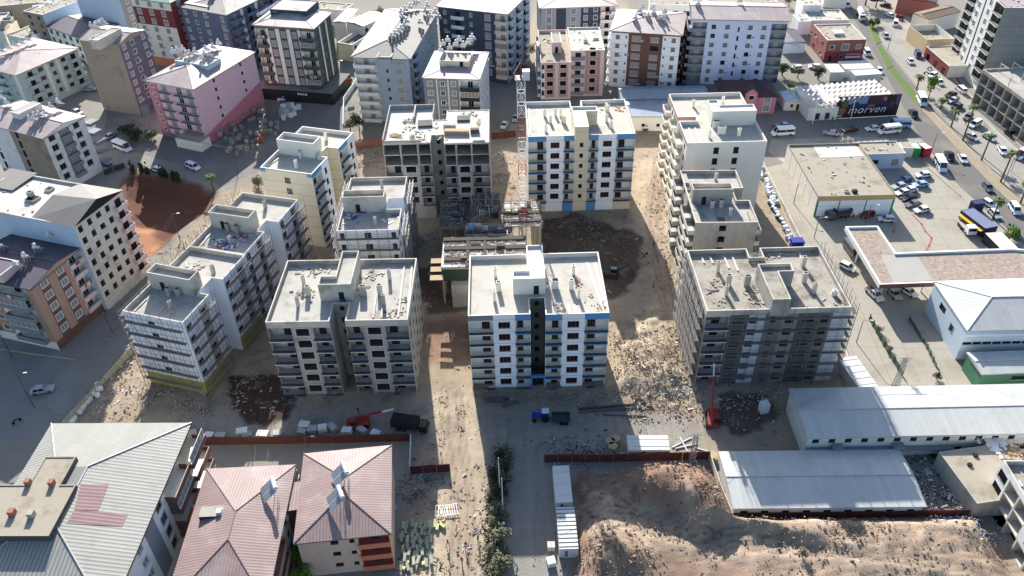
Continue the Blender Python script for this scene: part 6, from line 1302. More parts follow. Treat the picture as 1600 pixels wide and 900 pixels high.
def vehicle(kind, paint, a, b_, label, name=None, cat=None, group=None):
    "a: nose, b_: tail, as seen on the ground in the photograph"
    me = vehicle_meshes(kind, PAINT[paint]); p, q = Vector(at(*a, .5)), Vector(at(*b_, .5)); d = q - p; ang = atan2(d.y, d.x); c = (p + q) / 2
    nm = name or {'car': 'parked_car', 'hatch': 'parked_car', 'van': 'van', 'minibus': 'minibus', 'pickup': 'pickup_truck'}[kind]
    r = thing(nm, label, cat or {'van': 'van', 'minibus': 'minibus', 'pickup': 'pickup'}.get(kind, 'car'), (c.x, c.y, max(.012, gz(c.x, c.y))), ang, group)
    P, Ws, G, Wh, Hl, Tl, L, h, rr, hb = me
    place(P, 'body', r); place(Ws, 'windscreen', r); place(G, 'side_window', r)
    for sx in (-L * .31, L * .31):
        for s in (-1, 1): place(Wh, 'wheel', r, (sx, s * (h - .08), rr))
    for s in (-1, 1): place(Hl, 'headlight', r, (-L / 2, s * (h - .25), .62)); place(Tl, 'tail_light', r, (L / 2 - .01, s * (h - .22), .68))
    return r
G1 = 'vehicles along the main road'; G2 = 'cars parked in the market yard'; G3 = 'vehicles in the billboard car park'; G4 = 'cars in the back streets'; G5 = 'vehicles at the fuel station'
for v in [
    ('van', 'white', (1399, 45), (1399, 30), 'white van driving alone on the far carriageway near the grass tip', G1),
    ('car', 'black', (1405, 14), (1420, 10), 'dark car parked aslant at the top of the main road', G1),
    ('car', 'white', (1424, 14), (1436, 10), 'white car behind the dark one at the top of the main road', G1),
    ('car', 'white', (1426, 26), (1443, 22), 'white saloon parked below the dark car near the tan tiled house', G1),
    ('van', 'white', (1429, 42), (1443, 39), 'white van parked outside the sand-walled building', G1),
    ('hatch', 'silver', (1434, 53), (1444, 49), 'silver hatchback tucked behind the white van by the sand wall', G1),
    ('car', 'white', (1426, 101), (1419, 91), 'white car driving between the grass strip and the shops', G1),
    ('van', 'blue', (1437, 92), (1431, 80), 'dark blue van stopped by the roadside shops', G1),
    ('hatch', 'white', (1451, 121), (1463, 115), 'white hatchback parked nearest the roadside shops', G1),
    ('car', 'white', (1474, 134), (1462, 123), 'white saloon parked nose out after the hatchback', G1),
    ('van', 'white', (1494, 134), (1509, 147), 'white van parked under the frame building scaffold', G1),
    ('car', 'black', (1477, 151), (1495, 145), 'black car, uppermost of three parked side by side', G1),
    ('car', 'silver', (1480, 160), (1497, 154), 'silver car between the black and the dark green ones', G1),
    ('car', 'green', (1487, 170), (1503, 163), 'dark green car, lowest of three parked side by side', G1),
    ('hatch', 'grey', (1507, 187), (1518, 179), 'grey hatchback half hidden by a palm crown', G1),
    ('van', 'white', (1515, 199), (1532, 190), 'white multi-purpose car above the two white saloons', G1),
    ('car', 'white', (1528, 219), (1510, 209), 'white saloon parked beside the third tall palm', G1),
    ('car', 'white', (1554, 219), (1538, 210), 'white car parked near the striped sign wall', G1),
    ('car', 'white', (1571, 243), (1562, 229), 'white car behind the red banner at the right edge', G1),
    ('minibus', 'white', (1588, 248), (1610, 236), 'white minibus cut by the right edge of the picture', G1),
    ('minibus', 'white', (1446, 170), (1434, 146), 'large white minibus in the near carriageway beside the billboard', G1),
    ('pickup', 'black', (1433, 187), (1422, 169), 'black pickup just behind the large white minibus', G1),
    ('minibus', 'white', (1476, 272), (1462, 246), 'white minibus stopped at the yard corner by the red kiosk', G1),
    ('pickup', 'black', (1488, 252), (1480, 236), 'black pickup with loaded bed next to the yard corner', G1),
    ('car', 'white', (1509, 257), (1500, 240), 'white saloon driving in the near carriageway past the black pickup', G1),
    ('van', 'white', (1593, 339), (1578, 316), 'white passenger van in the near carriageway at the right', G1),
    ('van', 'grey', (1591, 374), (1578, 352), 'grey blue van at the kerb near the blue stall roofs', G1),
    ('hatch', 'white', (1553, 324), (1538, 314), 'white hatchback parked behind the blue stall roofs', G1),
    ('car', 'white', (1559, 339), (1549, 329), 'white car half under the stall palm', G1),
    ('van', 'white', (1326, 14), (1321, 2), 'white van parked beside the roof at the top edge', G1),
    ('car', 'black', (1372, 6), (1395, 10), 'dark car by the big trees at the top of the main road', G1),
    ('car', 'white', (1383, 20), (1397, 27), 'white car turning below the grey trees at the top', G1),
    ('hatch', 'red', (1412, 33), (1401, 24), 'dark red hatchback driving behind the lone white van', G1),
    ('van', 'white', (1338, -4), (1331, -14), 'white van at the very top edge above the tanker lorry', G1),
    ('car', 'silver', (1388, 62), (1380, 50), 'silver car driving beside the upper grass strip', G1),
    ('car', 'white', (1379, 118), (1369, 103), 'white car driving in the near carriageway above the billboard', G1),
    ('car', 'grey', (1549, 300), (1538, 285), 'grey car driving in the near carriageway below the tall palms', G1),
    ('hatch', 'white', (1452, 12), (1466, 8), 'white hatchback parked before the tan tiled house', G1),
    ('car', 'black', (1585, 215), (1573, 205), 'black car in the shade of the frame building', G1),
    ('van', 'white', (1357, 87), (1352, 79), 'white van beside the brick red building', G1),
    ('car', 'white', (1429, 275), (1456, 272), 'white car parked alone, topmost in the market yard', G2),
    ('car', 'blue', (1403, 284), (1424, 278), 'blue car against the market annex', G2),
    ('car', 'pale', (1425, 290), (1451, 287), 'pale blue and white saloon right of the blue car', G2),
    ('car', 'silver', (1395, 293), (1415, 289), 'silver car below the blue car', G2),
    ('car', 'white', (1401, 303), (1420, 299), 'white car left in the double row by the market', G2),
    ('car', 'white', (1411, 299), (1431, 295), 'white car right in the double row by the market', G2),
    ('car', 'black', (1407, 312), (1434, 306), 'black car in the row by the market corner', G2),
    ('car', 'grey', (1413, 322), (1440, 316), 'grey car second from the lower end of the market row', G2),
    ('car', 'white', (1426, 331), (1455, 325), 'white car at the lower end of the market row', G2),
    ('hatch', 'white', (1371, 342), (1398, 343), 'white hatchback in the shade before the market front', G2),
    ('hatch', 'red', (1348, 338), (1362, 333), 'dark red car in the shade by a green pillar', G2),
    ('minibus', 'white', (1207, 209), (1238, 207), 'white minibus parked by the stone wall left of the billboard hall', G3),
    ('car', 'blue', (1205, 204), (1220, 196), 'blue car behind the white minibus near the villa', G3),
    ('car', 'silver', (1230, 203), (1223, 192), 'silver car nose out between the blue car and the hut', G3),
    ('car', 'silver', (1286, 206), (1310, 210), 'silver car alone before the exhibition hall', G3),
    ('car', 'black', (1315, 205), (1340, 201), 'black car below the left end of the billboard', G3),
    ('car', 'white', (1353, 202), (1374, 200), 'white car left of the billboard minibus', G3),
    ('minibus', 'white', (1369, 207), (1408, 203), 'white minibus with dark windows below the billboard', G3),
    ('minibus', 'pale', (1392, 196), (1415, 196), 'pale blue minibus behind the white one below the billboard', G3),
    ('hatch', 'white', (1233, 107), (1254, 106), 'white car under the trees beside the lilac block', G4),
    ('hatch', 'white', (1262, 104), (1283, 105), 'white car under the trees near the small white cabin', G4),
    ('car', 'silver', (129, 140), (151, 139), 'silver car parked at the foot of the blockwork wall', G4),
    ('car', 'grey', (117, 98), (136, 96), 'grey car in the street behind the mint building', G4),
    ('hatch', 'white', (129, 178), (114, 173), 'white hatchback behind the white heater roof building', G4),
    ('car', 'silver', (160, 219), (180, 209), 'silver saloon in front of the dark bushes', G4),
    ('minibus', 'white', (207, 237), (177, 225), 'white minibus driving past the bushes', G4),
    ('car', 'blue', (173, 257), (155, 252), 'dark blue car at the corner of the white building', G4),
    ('van', 'white', (312, 265), (292, 257), 'white van driving along the street below the pink building', G4),
    ('hatch', 'white', (238, 262), (251, 267), 'white car parked behind the small cypresses', G4),
    ('car', 'silver', (84, 606), (48, 612), 'silver saloon alone on the grey lot at the left', G4),
    ('hatch', 'white', (436, 156), (450, 153), 'white car beside the heap of tyres', G4),
    ('car', 'black', (479, 155), (499, 155), 'black car parked before the black shop base', G4),
    ('car', 'white', (501, 157), (520, 158), 'white car parked at the right end of the black shop base', G4),
    ('car', 'white', (784, 203), (792, 189), 'white car parked nearest the crane head', G4),
    ('car', 'silver', (803, 192), (808, 178), 'silver car left of the tall white and blue block', G4),
    ('car', 'green', (1008, 208), (1009, 190), 'dark green car behind the tall white and blue block', G4),
    ('car', 'white', (1031, 205), (1027, 189), 'white car behind the tall white and blue block', G4),
    ('car', 'grey', (1024, 0), (1018, 10), 'grey car on the dirt at the very top', G4),
    ('minibus', 'grey', (1339, 405), (1323, 382), 'grey minibus parked against the station canopy rim', G5),
    ('hatch', 'white', (1338, 424), (1311, 411), 'white hatchback turning into the station alley', G5),
    ('pickup', 'white', (1377, 470), (1356, 450), 'white pickup leaving from under the station canopy', G5),
    ('hatch', 'silver', (1404, 467), (1391, 452), 'silver hatchback under the front edge of the canopy', G5),
    ('hatch', 'white', (1428, 461), (1412, 452), 'white car deeper under the canopy next to the warehouse', G5),
    ('car', 'white', (1604, 460), (1590, 446), 'white car at the right edge behind the warehouse', G5)]: vehicle(v[0], v[1], v[2], v[3], v[4], group=v[5])
def truck(paint, a, b_, label, load, L=7.5, cab=1.9, hcab=2.5, bed=CONCL):
    p, q = Vector(at(*a, .8)), Vector(at(*b_, .8)); d = q - p; c = (p + q) / 2; r = thing('truck', label, 'truck', (c.x, c.y, .02), atan2(d.y, d.x)); m = PAINT[paint]
    b = MB(); x0 = -L / 2; b.box(x0, -1.1, .6, x0 + cab, 1.1, 1.5, m); b.box(x0 + .25, -1.05, 1.5, x0 + cab, 1.05, hcab, m); b.build('cab', r)
    b = MB(); b.box(x0 + .2, -.95, 1.55, x0 + .27, .95, hcab - .25, GLAZE); b.build('windscreen', r)
    b = MB(); b.box(x0 + cab + .1, -.5, .7, L / 2, .5, .95, DSTEEL); b.build('chassis', r); load(r, x0 + cab + .25, L / 2)
    Wh = MB(); Wh.tube((0, -.15, 0), (0, .15, 0), .48, TYRE, 12); Wh.tube((0, -.16, 0), (0, .16, 0), .25, STEEL, 8); Wh = Wh.mesh('wheel')
    for x in (x0 + .9, L / 2 - 1.2, L / 2 - 2.3):
        for s in (-1, 1): place(Wh, 'wheel', r, (x, s * .95, .48))
    return r
def flatbed(m, h=.5, m2=None):
    def f(r, a, c):
        b = MB(); b.box(a, -1.15, .95, c, 1.15, 1.1, m2 or WOOD)
        for (x0, y0, x1, y1) in ((a, -1.2, c, -1.12), (a, 1.12, c, 1.2), (a, -1.12, a + .08, 1.12), (c - .08, -1.12, c, 1.12)): b.box(x0, y0, 1.1, x1, y1, 1.1 + h, m)
        b.build('cargo_bed', r)
    return f
def tank(r, a, c): b = MB(); b.tube((a, 0, 2.0), (c, 0, 2.0), 1.1, PLAST, 14); b.build('tank', r)
def tarp(r, a, c): b = MB(); b.box(a, -1.2, .95, c, 1.2, 2.5, FRAMED); b.rbox(((a + c) / 2, 0, 2.55), (c - a, 2.2, .25), 0, mat('black_tarpaulin', S(30, 30, 32), .8, .2)); b.build('tarpaulin_load', r)
truck('white', (1350, 38), (1340, 12), 'white tanker lorry at the tip of the grass median', tank, 8.5)
truck('white', (1520, 368), (1500, 343), 'white flatbed lorry with an open wooden bed in the yard', flatbed(FRAMEW), 6.2)
truck('grey', (1293, 338), (1325, 332), 'dark lorry with a tall barred bed before the market front', flatbed(DSTEEL, 1.4), 6.5, hcab=2.0)
truck('black', (664, 668), (619, 662), 'black lorry covered by a tarpaulin beside the hoarding end', tarp, 7.0, 1.6, 2.0)

# tractor with trailer
x, y = at(848, 652, .5); tr = thing('tractor', 'blue farm tractor with a white cab roof in front of the middle block', 'tractor', (x, y, .05), radians(-2))
BLUT = mat('tractor_blue', S(34, 54, 160), .45, .06); b = MB(); b.box(-2.1, -.4, .7, -.2, .4, 1.4, BLUT); b.box(-.2, -.7, .6, 1.0, .7, 1.2, BLUT); b.build('bonnet', tr)
b = MB(); b.box(-.2, -.65, 2.2, 1.2, .65, 2.32, PLAST)
for sx in (-.15, 1.1):
    for s in (-.6, .6): b.tube((sx, s, 1.2), (sx, s, 2.2), .04, FRAMED, 4)
b.build('cab_roof', tr)
for (sx, r_) in ((-1.6, .42), (.5, .75)):
    for s in (-1, 1): b = MB(); b.tube((0, -.17, 0), (0, .17, 0), r_, TYRE, 14); b.build('wheel', tr, (sx, s * .85, r_))
x, y = at(876, 655, .5); tl = thing('trailer', 'dark steel trailer hitched behind the blue tractor', 'trailer', (x, y, .05), radians(-3)); b = MB(); b.box(-1.7, -1.0, .8, 1.7, 1.0, .95, DSTEEL)
for s in (-1, 1): b.box(-1.7, s - .04 * s - .03, .95, 1.7, s + .03, 1.5, DSTEEL)
b.box(1.64, -1, .95, 1.7, 1, 1.5, DSTEEL); b.tube((-2.8, 0, .6), (-1.7, 0, .85), .07, DSTEEL, 4); b.build('bed', tl)
for sx in (.2, 1.1):
    for s in (-1, 1): b = MB(); b.tube((0, -.12, 0), (0, .12, 0), .42, TYRE, 12); b.build('wheel', tl, (sx, s * 1.05, .42))
# red machines
def loader(px, py, rz, label, boom=7.0, rise=3.0):
    x, y = at(px, py, .5); r = thing('telehandler', label, 'machine', (x, y, .05), rz); b = MB(); b.box(-2.2, -1.0, .6, 2.2, 1.0, 1.3, REDS); b.box(-1.5, -1.0, 1.3, -.2, -.1, 2.4, FRAMED); b.box(-1.5, -1.02, 2.4, -.2, -.08, 2.5, REDS); b.build('body', r)
    b = MB(); b.tube((-1.8, .4, 1.7), (boom - 1.8, .4, 1.7 + rise), .26, REDS, 4); b.tube((boom - 2.6, .4, 1.6 + rise * .9), (boom + .5, .4, 1.7 + rise * 1.25), .16, WHITES, 4); b.build('boom', r)
    for sx in (-1.4, 1.4):
        for s in (-1, 1): b = MB(); b.tube((0, -.18, 0), (0, .18, 0), .55, TYRE, 12); b.build('wheel', r, (sx, s * 1.05, .55))
    return r
loader(1113, 655, radians(80), 'red telescopic crane standing before the scaffolded grey block', 7.0, 5.0)
loader(560, 663, radians(8), 'red loader with a long flat arm beside the bare concrete block', 6.5, 1.0)
def excav(px, py, rz, label, m):
    x, y = at(px, py, .5); r = thing('excavator', label, 'excavator', (x, y, max(.05, gz(x, y))), rz); b = MB(); b.box(-1.6, -1.3, 0, 1.6, -.7, .8, FRAMED); b.box(-1.6, .7, 0, 1.6, 1.3, .8, FRAMED); b.build('track', r)
    b = MB(); b.box(-1.5, -1.15, .9, 1.3, 1.15, 1.7, m); b.box(-.1, -1.15, 1.7, 1.2, -.1, 2.7, GLAZE); b.build('body', r); b = MB(); b.tube((1.2, .2, 1.4), (3.6, .2, 3.4), .22, m, 4); b.tube((3.6, .2, 3.4), (5.2, .2, 1.2), .18, m, 4); b.rbox((5.3, .2, .8), (.8, .9, .7), .2, DSTEEL); b.build('arm', r)
excav(955, 428, radians(-10), 'dark excavator working in the shade behind the middle block', DSTEEL)

# ================================================================== containers and cabins
def container(label, A, Bq, Cq, z, m, ribs=0):
    N = Bld('container', label, rect(z, A, Bq, Cq), z, 'container', world=True); N.facade(0, [('p', 1, m), ('w', 1, m, .9, 1.9, .1, 'white'), ('p', 2, m)] if ribs else [('p', 1, m)], 1, z - .1, 0, band=m); N.plain([1, 2, 3], m)
    b = MB(); b.face([(*p, z) for p in N.P], m); X, Y = N.P[1][0], N.P[2][1]
    n = 0
    while n < ribs: b.box(0, Y * (n + .5) / ribs - .05, z + .002, X, Y * (n + .5) / ribs + .05, z + .06, DSTEEL if ribs > 5 else m); n += 1
    N.part('roof', b); N.done(); return N
container('blue grey site container standing end-on above the ribbed one by the road', (868, 785), (895, 784), (890, 727), 2.5, mat('container_white', S(200, 200, 194), .6, .05), 3)
container('white site container with a ribbed roof, lower of the two by the road', (874, 858), (904, 857), (899, 792), 2.5, MATS['container_white'], 10)
container('long white site container behind the excavation hoarding', (982, 703), (1047, 703), (1044, 680), 2.5, MATS['container_white'], 2)
container('white site container with a ribbed roof right of the scaffolded block', (1342, 607), (1372, 603), (1344, 555), 2.5, MATS['container_white'], 5)
BST = 'blue roofed market stall with a yellow awning beside the yard'
def stall(label, A, Bq, Cq, z, m, top, extra=None):
    N = Bld('market_stall', label, rect(z, A, Bq, Cq), z, 'stall', world=True); N.plain([0, 1, 2, 3], m); N.flat_roof(.05, top, top, t=.1)
    if extra: b = MB(); X, Y = N.P[1][0], N.P[2][1]; b.box(-1.1, .3, z - .9, -.05, Y - .3, z - .8, extra); N.part('awning', b)
    N.done()
NV = mat('stall_navy', S(40, 50, 92), .6, .06)
stall(BST, (1540, 357), (1560, 353), (1534, 322), 2.8, NV, mat('stall_grey_blue', S(110, 118, 142), .6, .06), mat('awning_yellow', S(214, 164, 40), .6, .05))
stall('sand coloured stall roof below the yellow awning', (1566, 391), (1592, 389), (1566, 362), 2.6, FRAMED, CREAM)
stall('small navy canopy frame beside the parked hatchback at the stalls', (1524, 319), (1540, 317), (1534, 311), 2.4, NV, NV)

# ================================================================== stacked goods
def box_things(name, cat, label, group, pts, size, mats, zj=.15, rot=.5, straps=True):
    for i, p in enumerate(pts):
        x, y = at(p[0], p[1]); z = (p[2] if len(p) > 2 else 0) + max(0, gz(x, y)); s = [v * RNG.uniform(1 - zj, 1 + zj) for v in size]; m = mats[i % len(mats)]; b = MB()
        b.box(-s[0] / 2, -s[1] / 2, 0, s[0] / 2, s[1] / 2, .1, WOOD); k = max(2, int(s[0] / .45))
        for j in range(k):
            g_ = s[0] / k; b.box(-s[0] / 2 + j * g_ + .02, -s[1] / 2 + .02, .1, -s[0] / 2 + (j + 1) * g_ - .02, s[1] / 2 - .02, s[2] + RNG.uniform(-.03, .03), m)
        o = b.build(name, None, (x, y, z), RNG.gauss(0, rot)); tag(o, label, cat, group)
box_things('block_pallet', 'pallet', 'pale pallet of insulation blocks in the loose row along the rust red hoarding', 'block pallets along the hoarding', [(302, 681), (328, 684), (346, 685), (380, 680), (387, 684), (412, 684), (436, 683), (477, 669), (489, 676), (505, 674), (520, 672), (543, 678), (566, 676), (588, 682), (473, 680)], (1.9, 1.3, 1.2), [BLKP, WHITEP], rot=.35)
rs = random.Random(12); pts = []
for (cx, cy, nx_, ny_, dx, dy) in ((366, 215, 5, 3, 8, 9), (395, 228, 4, 3, 9, 8), (402, 185, 5, 3, 8, 8), (424, 205, 4, 3, 8, 7), (375, 240, 5, 2, 8, 9)):
    for i in range(nx_):
        for j in range(ny_):
            if rs.random() < .9: pts.append((cx + (i - nx_ / 2) * dx + rs.gauss(0, 1.2), cy + (j - ny_ / 2) * dy + rs.gauss(0, 1.2), rs.choice((0, 0, 1.25))))
box_things('stone_pallet', 'pallet', 'tan pallet of stone blocks in the crowded yard below the pink building', 'stone pallets below the pink building', pts, (1.15, 1.0, 1.05), [BLKT, BLKT, CONC, BLKT, BLKT, GRNINS, BLKT], .12, .25)
pts = [(450 + rs.gauss(0, 7), 178 + rs.gauss(0, 6), rs.choice((0, 0, 1.1))) for _ in range(20)]
box_things('wrapped_pallet', 'pallet', 'white wrapped pallet in the pile between the pink and green buildings', 'wrapped pallets', pts, (1.4, 1.3, 1.3), [WHITEP, BLKP], .15, .6)
box_things('brick_pallet', 'pallet', 'orange brick pallet among the stone blocks', 'orange brick pallets', [(405, 217), (412, 213), (402, 223), (409, 221)], (1.6, 1.3, 1.3), [BLKO], .12, .4)
box_things('white_pallet', 'pallet', 'tall white wrapped pallet on the damp soil before the scaffolded block', None, [(1192, 644)], (1.7, 1.4, 2.3), [WHITEP], .05, .3)
box_things('block_bundle', 'pallet', 'white crate with red markings beside the lower site container', None, [(861, 857)], (1.3, 1.2, 1.1), [PINKS], .05, .2); box_things('block_bundle', 'pallet', 'white crate just above the bottom edge beside the road', None, [(861, 881)], (1.4, 1.4, 1.1), [WHITEP], .05, .2)
box_things('block_bundle', 'pallet', 'pallet of grey bundled boards at the foot of the middle block', 'board bundles before the middle block', [(766, 622), (774, 628), (792, 622), (797, 632), (808, 626)], (3.2, 1.0, .9), [PLANK, CONCD], .1, .3)
def bag_things(label, group, line, n, m, m2, jit=3.2):
    for i in range(n):
        t = i / max(1, n - 1) * (len(line) - 1); k = min(int(t), len(line) - 2); f = t - k; px = line[k][0] * (1 - f) + line[k + 1][0] * f + RNG.gauss(0, jit * .6); py = line[k][1] * (1 - f) + line[k + 1][1] * f + RNG.gauss(0, jit * .5)
        x, y = at(px, py); b = MB(); h = RNG.uniform(.8, 1.2); w_ = .55; n8 = 8; rings = [(0, .8), (.2, 1.05), (.75, 1.0), (1.0, .7)]
        P = [[(cos(2 * pi * a / n8 + .39) * w_ * r_ * (1 + RNG.gauss(0, .05)), sin(2 * pi * a / n8 + .39) * w_ * r_, h * zz) for a in range(n8)] for zz, r_ in rings]
        for r0, r1, mm in ((0, 1, m), (1, 2, m), (2, 3, m2)):
            for a in range(n8): b.face([P[r0][a], P[r0][(a + 1) % n8], P[r1][(a + 1) % n8], P[r1][a]], mm)
        b.face(P[3], m2); tag(b.build('bulk_bag', None, (x, y, max(0, gz(x, y) - .05)), RNG.uniform(0, 3)), label, 'bulk bag', group)
TEALB = mat('teal_bag', S(56, 92, 104), .8, .1, fine=.2)
bag_things('white bulk bag in the heap along the alley wall', 'white bulk bags', [(1186, 262), (1196, 285), (1204, 305), (1212, 320)], 34, PLAST, PLAST, 4)
bag_things('teal bulk bag with a white top along the alley wall', 'teal bulk bags', [(1204, 320), (1214, 336), (1226, 356)], 15, TEALB, PLAST, 2)
bag_things('white bulk bag around the blue tank', 'bags by the blue tank', [(1226, 358), (1234, 370), (1236, 382)], 10, PLAST, PLAST, 3)
bag_things('white sack on the shaded ground inside the beige fence', 'sacks inside the beige fence', [(155, 608), (150, 622), (130, 638), (122, 644), (112, 660), (108, 664)], 20, PLAST, WHITEP, 3.5)
x, y = at(1244, 384); tk = thing('water_tank', 'deep blue caged water tank at the end of the bulk bags', 'tank', (x, y, 0)); b = MB(); b.box(-1.5, -1.1, .1, 1.5, 1.1, 1.8, BLUEP); b.build('tank_body', tk); b = MB()
for i in range(7): b.tube((-1.52 + i * .507, -1.13, 0), (-1.52 + i * .507, -1.13, 1.9), .03, STEEL, 4)
b.tube((-1.5, -1.13, 1.9), (1.5, -1.13, 1.9), .04, STEEL, 4); b.build('cage', tk)
# foam bundles
for i in range(44):
    px = 630 + (i % 7) * 7 + RNG.gauss(0, 1.5) + (i // 7) * .5; py = 822 + (i // 7) * 11 + RNG.gauss(0, 2); x, y = at(px, py); b = MB(); b.rbox((0, 0, .2 + (i % 3) * .22), (.5, 1.5, .4), 0, [YELINS, GRNINS, GRNINS][i % 3], RNG.gauss(0, .08))
    tag(b.build('foam_bundle', None, (x, y, 0), RNG.gauss(0, .18)), 'pale green or yellow foam bundle in the stack beside the peach house', 'foam bundle', 'foam bundles beside the peach house')
for i, (px, py) in enumerate(((674, 822), (679, 820), (684, 824), (690, 822))):
    x, y = at(px, py); b = MB(); b.rbox((0, 0, .3), (.5, 1.6, .6), 0, YELINS); tag(b.build('foam_bundle', None, (x, y, 0), [.05, .0, -.1, .8][i]), 'bright yellow foam bundle at the top right of the stack', 'foam bundle', 'bright foam bundles')
for i, (px, py, w_) in enumerate(((680, 800, 1.6), (688, 801, 1.4), (699, 799, 2.0))):
    x, y = at(px, py); b = MB(); n = 3 + i
    for k in range(n): b.box(k * w_ / n, -1.1, .25, k * w_ / n + .1, 1.1, .35, WHITES)
    b.box(0, -1.15, .25, w_, -1.05, .35, WHITES); b.box(0, 1.05, .25, w_, 1.15, .35, WHITES); tag(b.build('window_frame_stack', None, (x, y, 0), RNG.gauss(0, .1)), 'white window frames laid flat on the timber yard', 'window frame', 'white window frames')

# ================================================================== rubble, debris (nobody could count it)
def rubble(name, label, blobs, n, mats, sz=(.1, .45), flat=.35, seed=1, rise=.35, fl=(.4, 1.8)):
    rg = random.Random(seed); b = MB(); Wb = [(Vector(at(q[0], q[1])), q[2], q[3]) for q in blobs]; wt = [q[1] * q[2] for q in Wb]
    K = []
    for _ in range(max(4, n // 26)):
        c, rx, ry = rg.choices(Wb, wt)[0]; gx_, gy_ = rg.gauss(0, .5), rg.gauss(0, .5); K.append((c.x + gx_ * rx, c.y + gy_ * ry, rg.uniform(.35, 1.5), rg.choice(mats), gx_, gy_, rg.uniform(.5, 1.0)))
    for _ in range(n):
        kx, ky, ks, km, gx_, gy_, kk = rg.choice(K); far = rg.random() < .3; x, y = kx + rg.gauss(0, ks * (3 if far else 1)), ky + rg.gauss(0, ks * (3 if far else 1)); z = gz(x, y); a = sz[0] + (sz[1] - sz[0]) * rg.random() ** 2.6 * (1.7 if rg.random() < .05 else 1) * kk; m = km if rg.random() < .6 else rg.choice(mats)
        z += rise * max(0, 1 - (gx_ * gx_ + gy_ * gy_) * 1.6) * rg.random()
        if rg.random() < flat: b.rbox((x, y, z + .07), (a * rg.uniform(1, 4), a * fl[0] * rg.uniform(.5, 2), rg.uniform(.03, .12)), rg.uniform(0, pi), m, rg.gauss(0, .25), rg.gauss(0, .25))
        else: b.lump((x, y, z + a * .25), a * .6, m, rg)
    return tag(b.build(name), label, 'rubble', kind='stuff')
ST = mat('rubble_pale', S(182, 172, 154), .95, .15, sc=1.); ST2 = mat('rubble_tan', S(160, 144, 124), .95, .2, sc=1.); ST3 = mat('rubble_grey', S(138, 131, 120), .95, .2, sc=1.); ST4 = mat('rubble_red', S(146, 110, 92), .95, .2, sc=1.); ST5 = mat('clod_brown', S(130, 108, 92), .95, .2, sc=1.); SNOW = mat('torn_sheet_white', S(214, 214, 208), .8, .1)
rubble('rubble', 'white and tan building rubble between the middle and the scaffolded block', [(985, 560, 7, 7), (1010, 580, 9, 9), (1030, 560, 6, 8), (965, 540, 3, 9), (1000, 620, 10, 6), (1040, 610, 7, 7), (1060, 640, 7, 4), (1020, 640, 9, 3), (1010, 520, 5, 7), (1050, 560, 5, 10)], 5600, [ST, ST, ST2, ST2, ST2, ST3, ST4, ST, SNOW], (.04, .42), seed=2, rise=.8)
rubble('rubble', 'brick and plaster rubble right of the cast slab, behind the crane', [(1040, 300, 4, 12), (1050, 350, 4, 12), (1040, 400, 5, 10), (1048, 440, 4, 8), (1020, 300, 2, 8)], 1500, [ST, ST2, ST2, ST3, ST, ST4], (.05, .36), seed=3)
rubble('rubble', 'pale rubble strewn inside the beige fence', [(180, 585, 4, 6), (200, 560, 3, 4), (165, 640, 7, 4), (190, 610, 5, 6), (140, 660, 4, 3), (160, 610, 4, 5)], 1100, [ST, ST2, ST2, ST3, SNOW], (.05, .45), seed=4)
rubble('rubble', 'grey rubble at the foot of the nearest left block', [(280, 630, 9, 2.4), (320, 640, 6, 2.4), (250, 620, 4, 2), (345, 625, 3, 3)], 700, [ST, ST3, ST2, CONC], (.1, .6), seed=5)
rubble('rubble', 'grey rubble along the front of the bare concrete block', [(480, 630, 9, 1.8), (540, 628, 9, 1.6), (620, 622, 8, 1.5), (400, 570, 4, 6), (420, 590, 3, 5)], 700, [ST, ST3, ST3, CONC, ST2], (.08, .45), seed=6)
rubble('rubble', 'grey rubble along the front of the middle block', [(790, 622, 7, 2), (850, 622, 9, 1.8), (920, 620, 9, 2), (930, 632, 6, 2)], 800, [ST, ST3, ST3, CONC, ST2], (.08, .45), seed=7)
rubble('rubble', 'damp rubble and torn sheets below the scaffolded block', [(1120, 620, 7, 2.5), (1180, 614, 9, 2), (1150, 640, 8, 4), (1220, 625, 6, 4), (1190, 670, 6, 3)], 650, [ST, ST3, CONC, SNOW, ST5], (.08, .45), seed=8)
rubble('rubble', 'scattered pieces in the sunny strip between the blocks', [(700, 665, 6, 3), (715, 676, 5, 2), (690, 690, 4, 2), (705, 640, 6, 6)], 420, [ST, ST2, ST2, ST3], (.04, .28), seed=9)
rubble('rubble', 'broken rubble by the reddish wall left of the skeleton block', [(575, 245, 6, 8), (570, 230, 5, 5), (560, 262, 3, 5)], 420, [ST, ST4, ST2, WOOD], (.15, .6), seed=10)
rubble('rubble', 'rubble right of the skeleton block under the crane', [(785, 270, 4, 10), (795, 295, 4, 7), (780, 250, 3, 6)], 500, [ST, SNOW, ST2, ST3, WOOD], (.12, .5), seed=11)
rubble('rubble', 'stones in the shade behind the middle block', [(930, 370, 8, 8), (960, 350, 8, 5), (900, 345, 8, 3), (680, 440, 4, 12), (700, 330, 4, 8), (660, 380, 4, 9)], 900, [ST3, ST3, ST5, ST2], (.1, .5), seed=12)
rubble('rubbish', 'rubbish and broken boards in the yard right of the shorter dormitory', [(1450, 730, 6, 5), (1470, 770, 6, 5), (1480, 785, 6, 3)], 620, [WBLUE, ST3, FRAMED, SNOW, CONCD], (.12, .6), .75, seed=13)
rubble('rubbish', 'blue and white rubbish outside the hoarding at the right', [(1480, 820, 7, 1.6), (1510, 812, 4, 1.5), (1540, 850, 2, 5), (1530, 825, 3, 2)], 260, [BLUEP, SNOW, ST, DKBLUE, ST3], (.1, .45), seed=14)
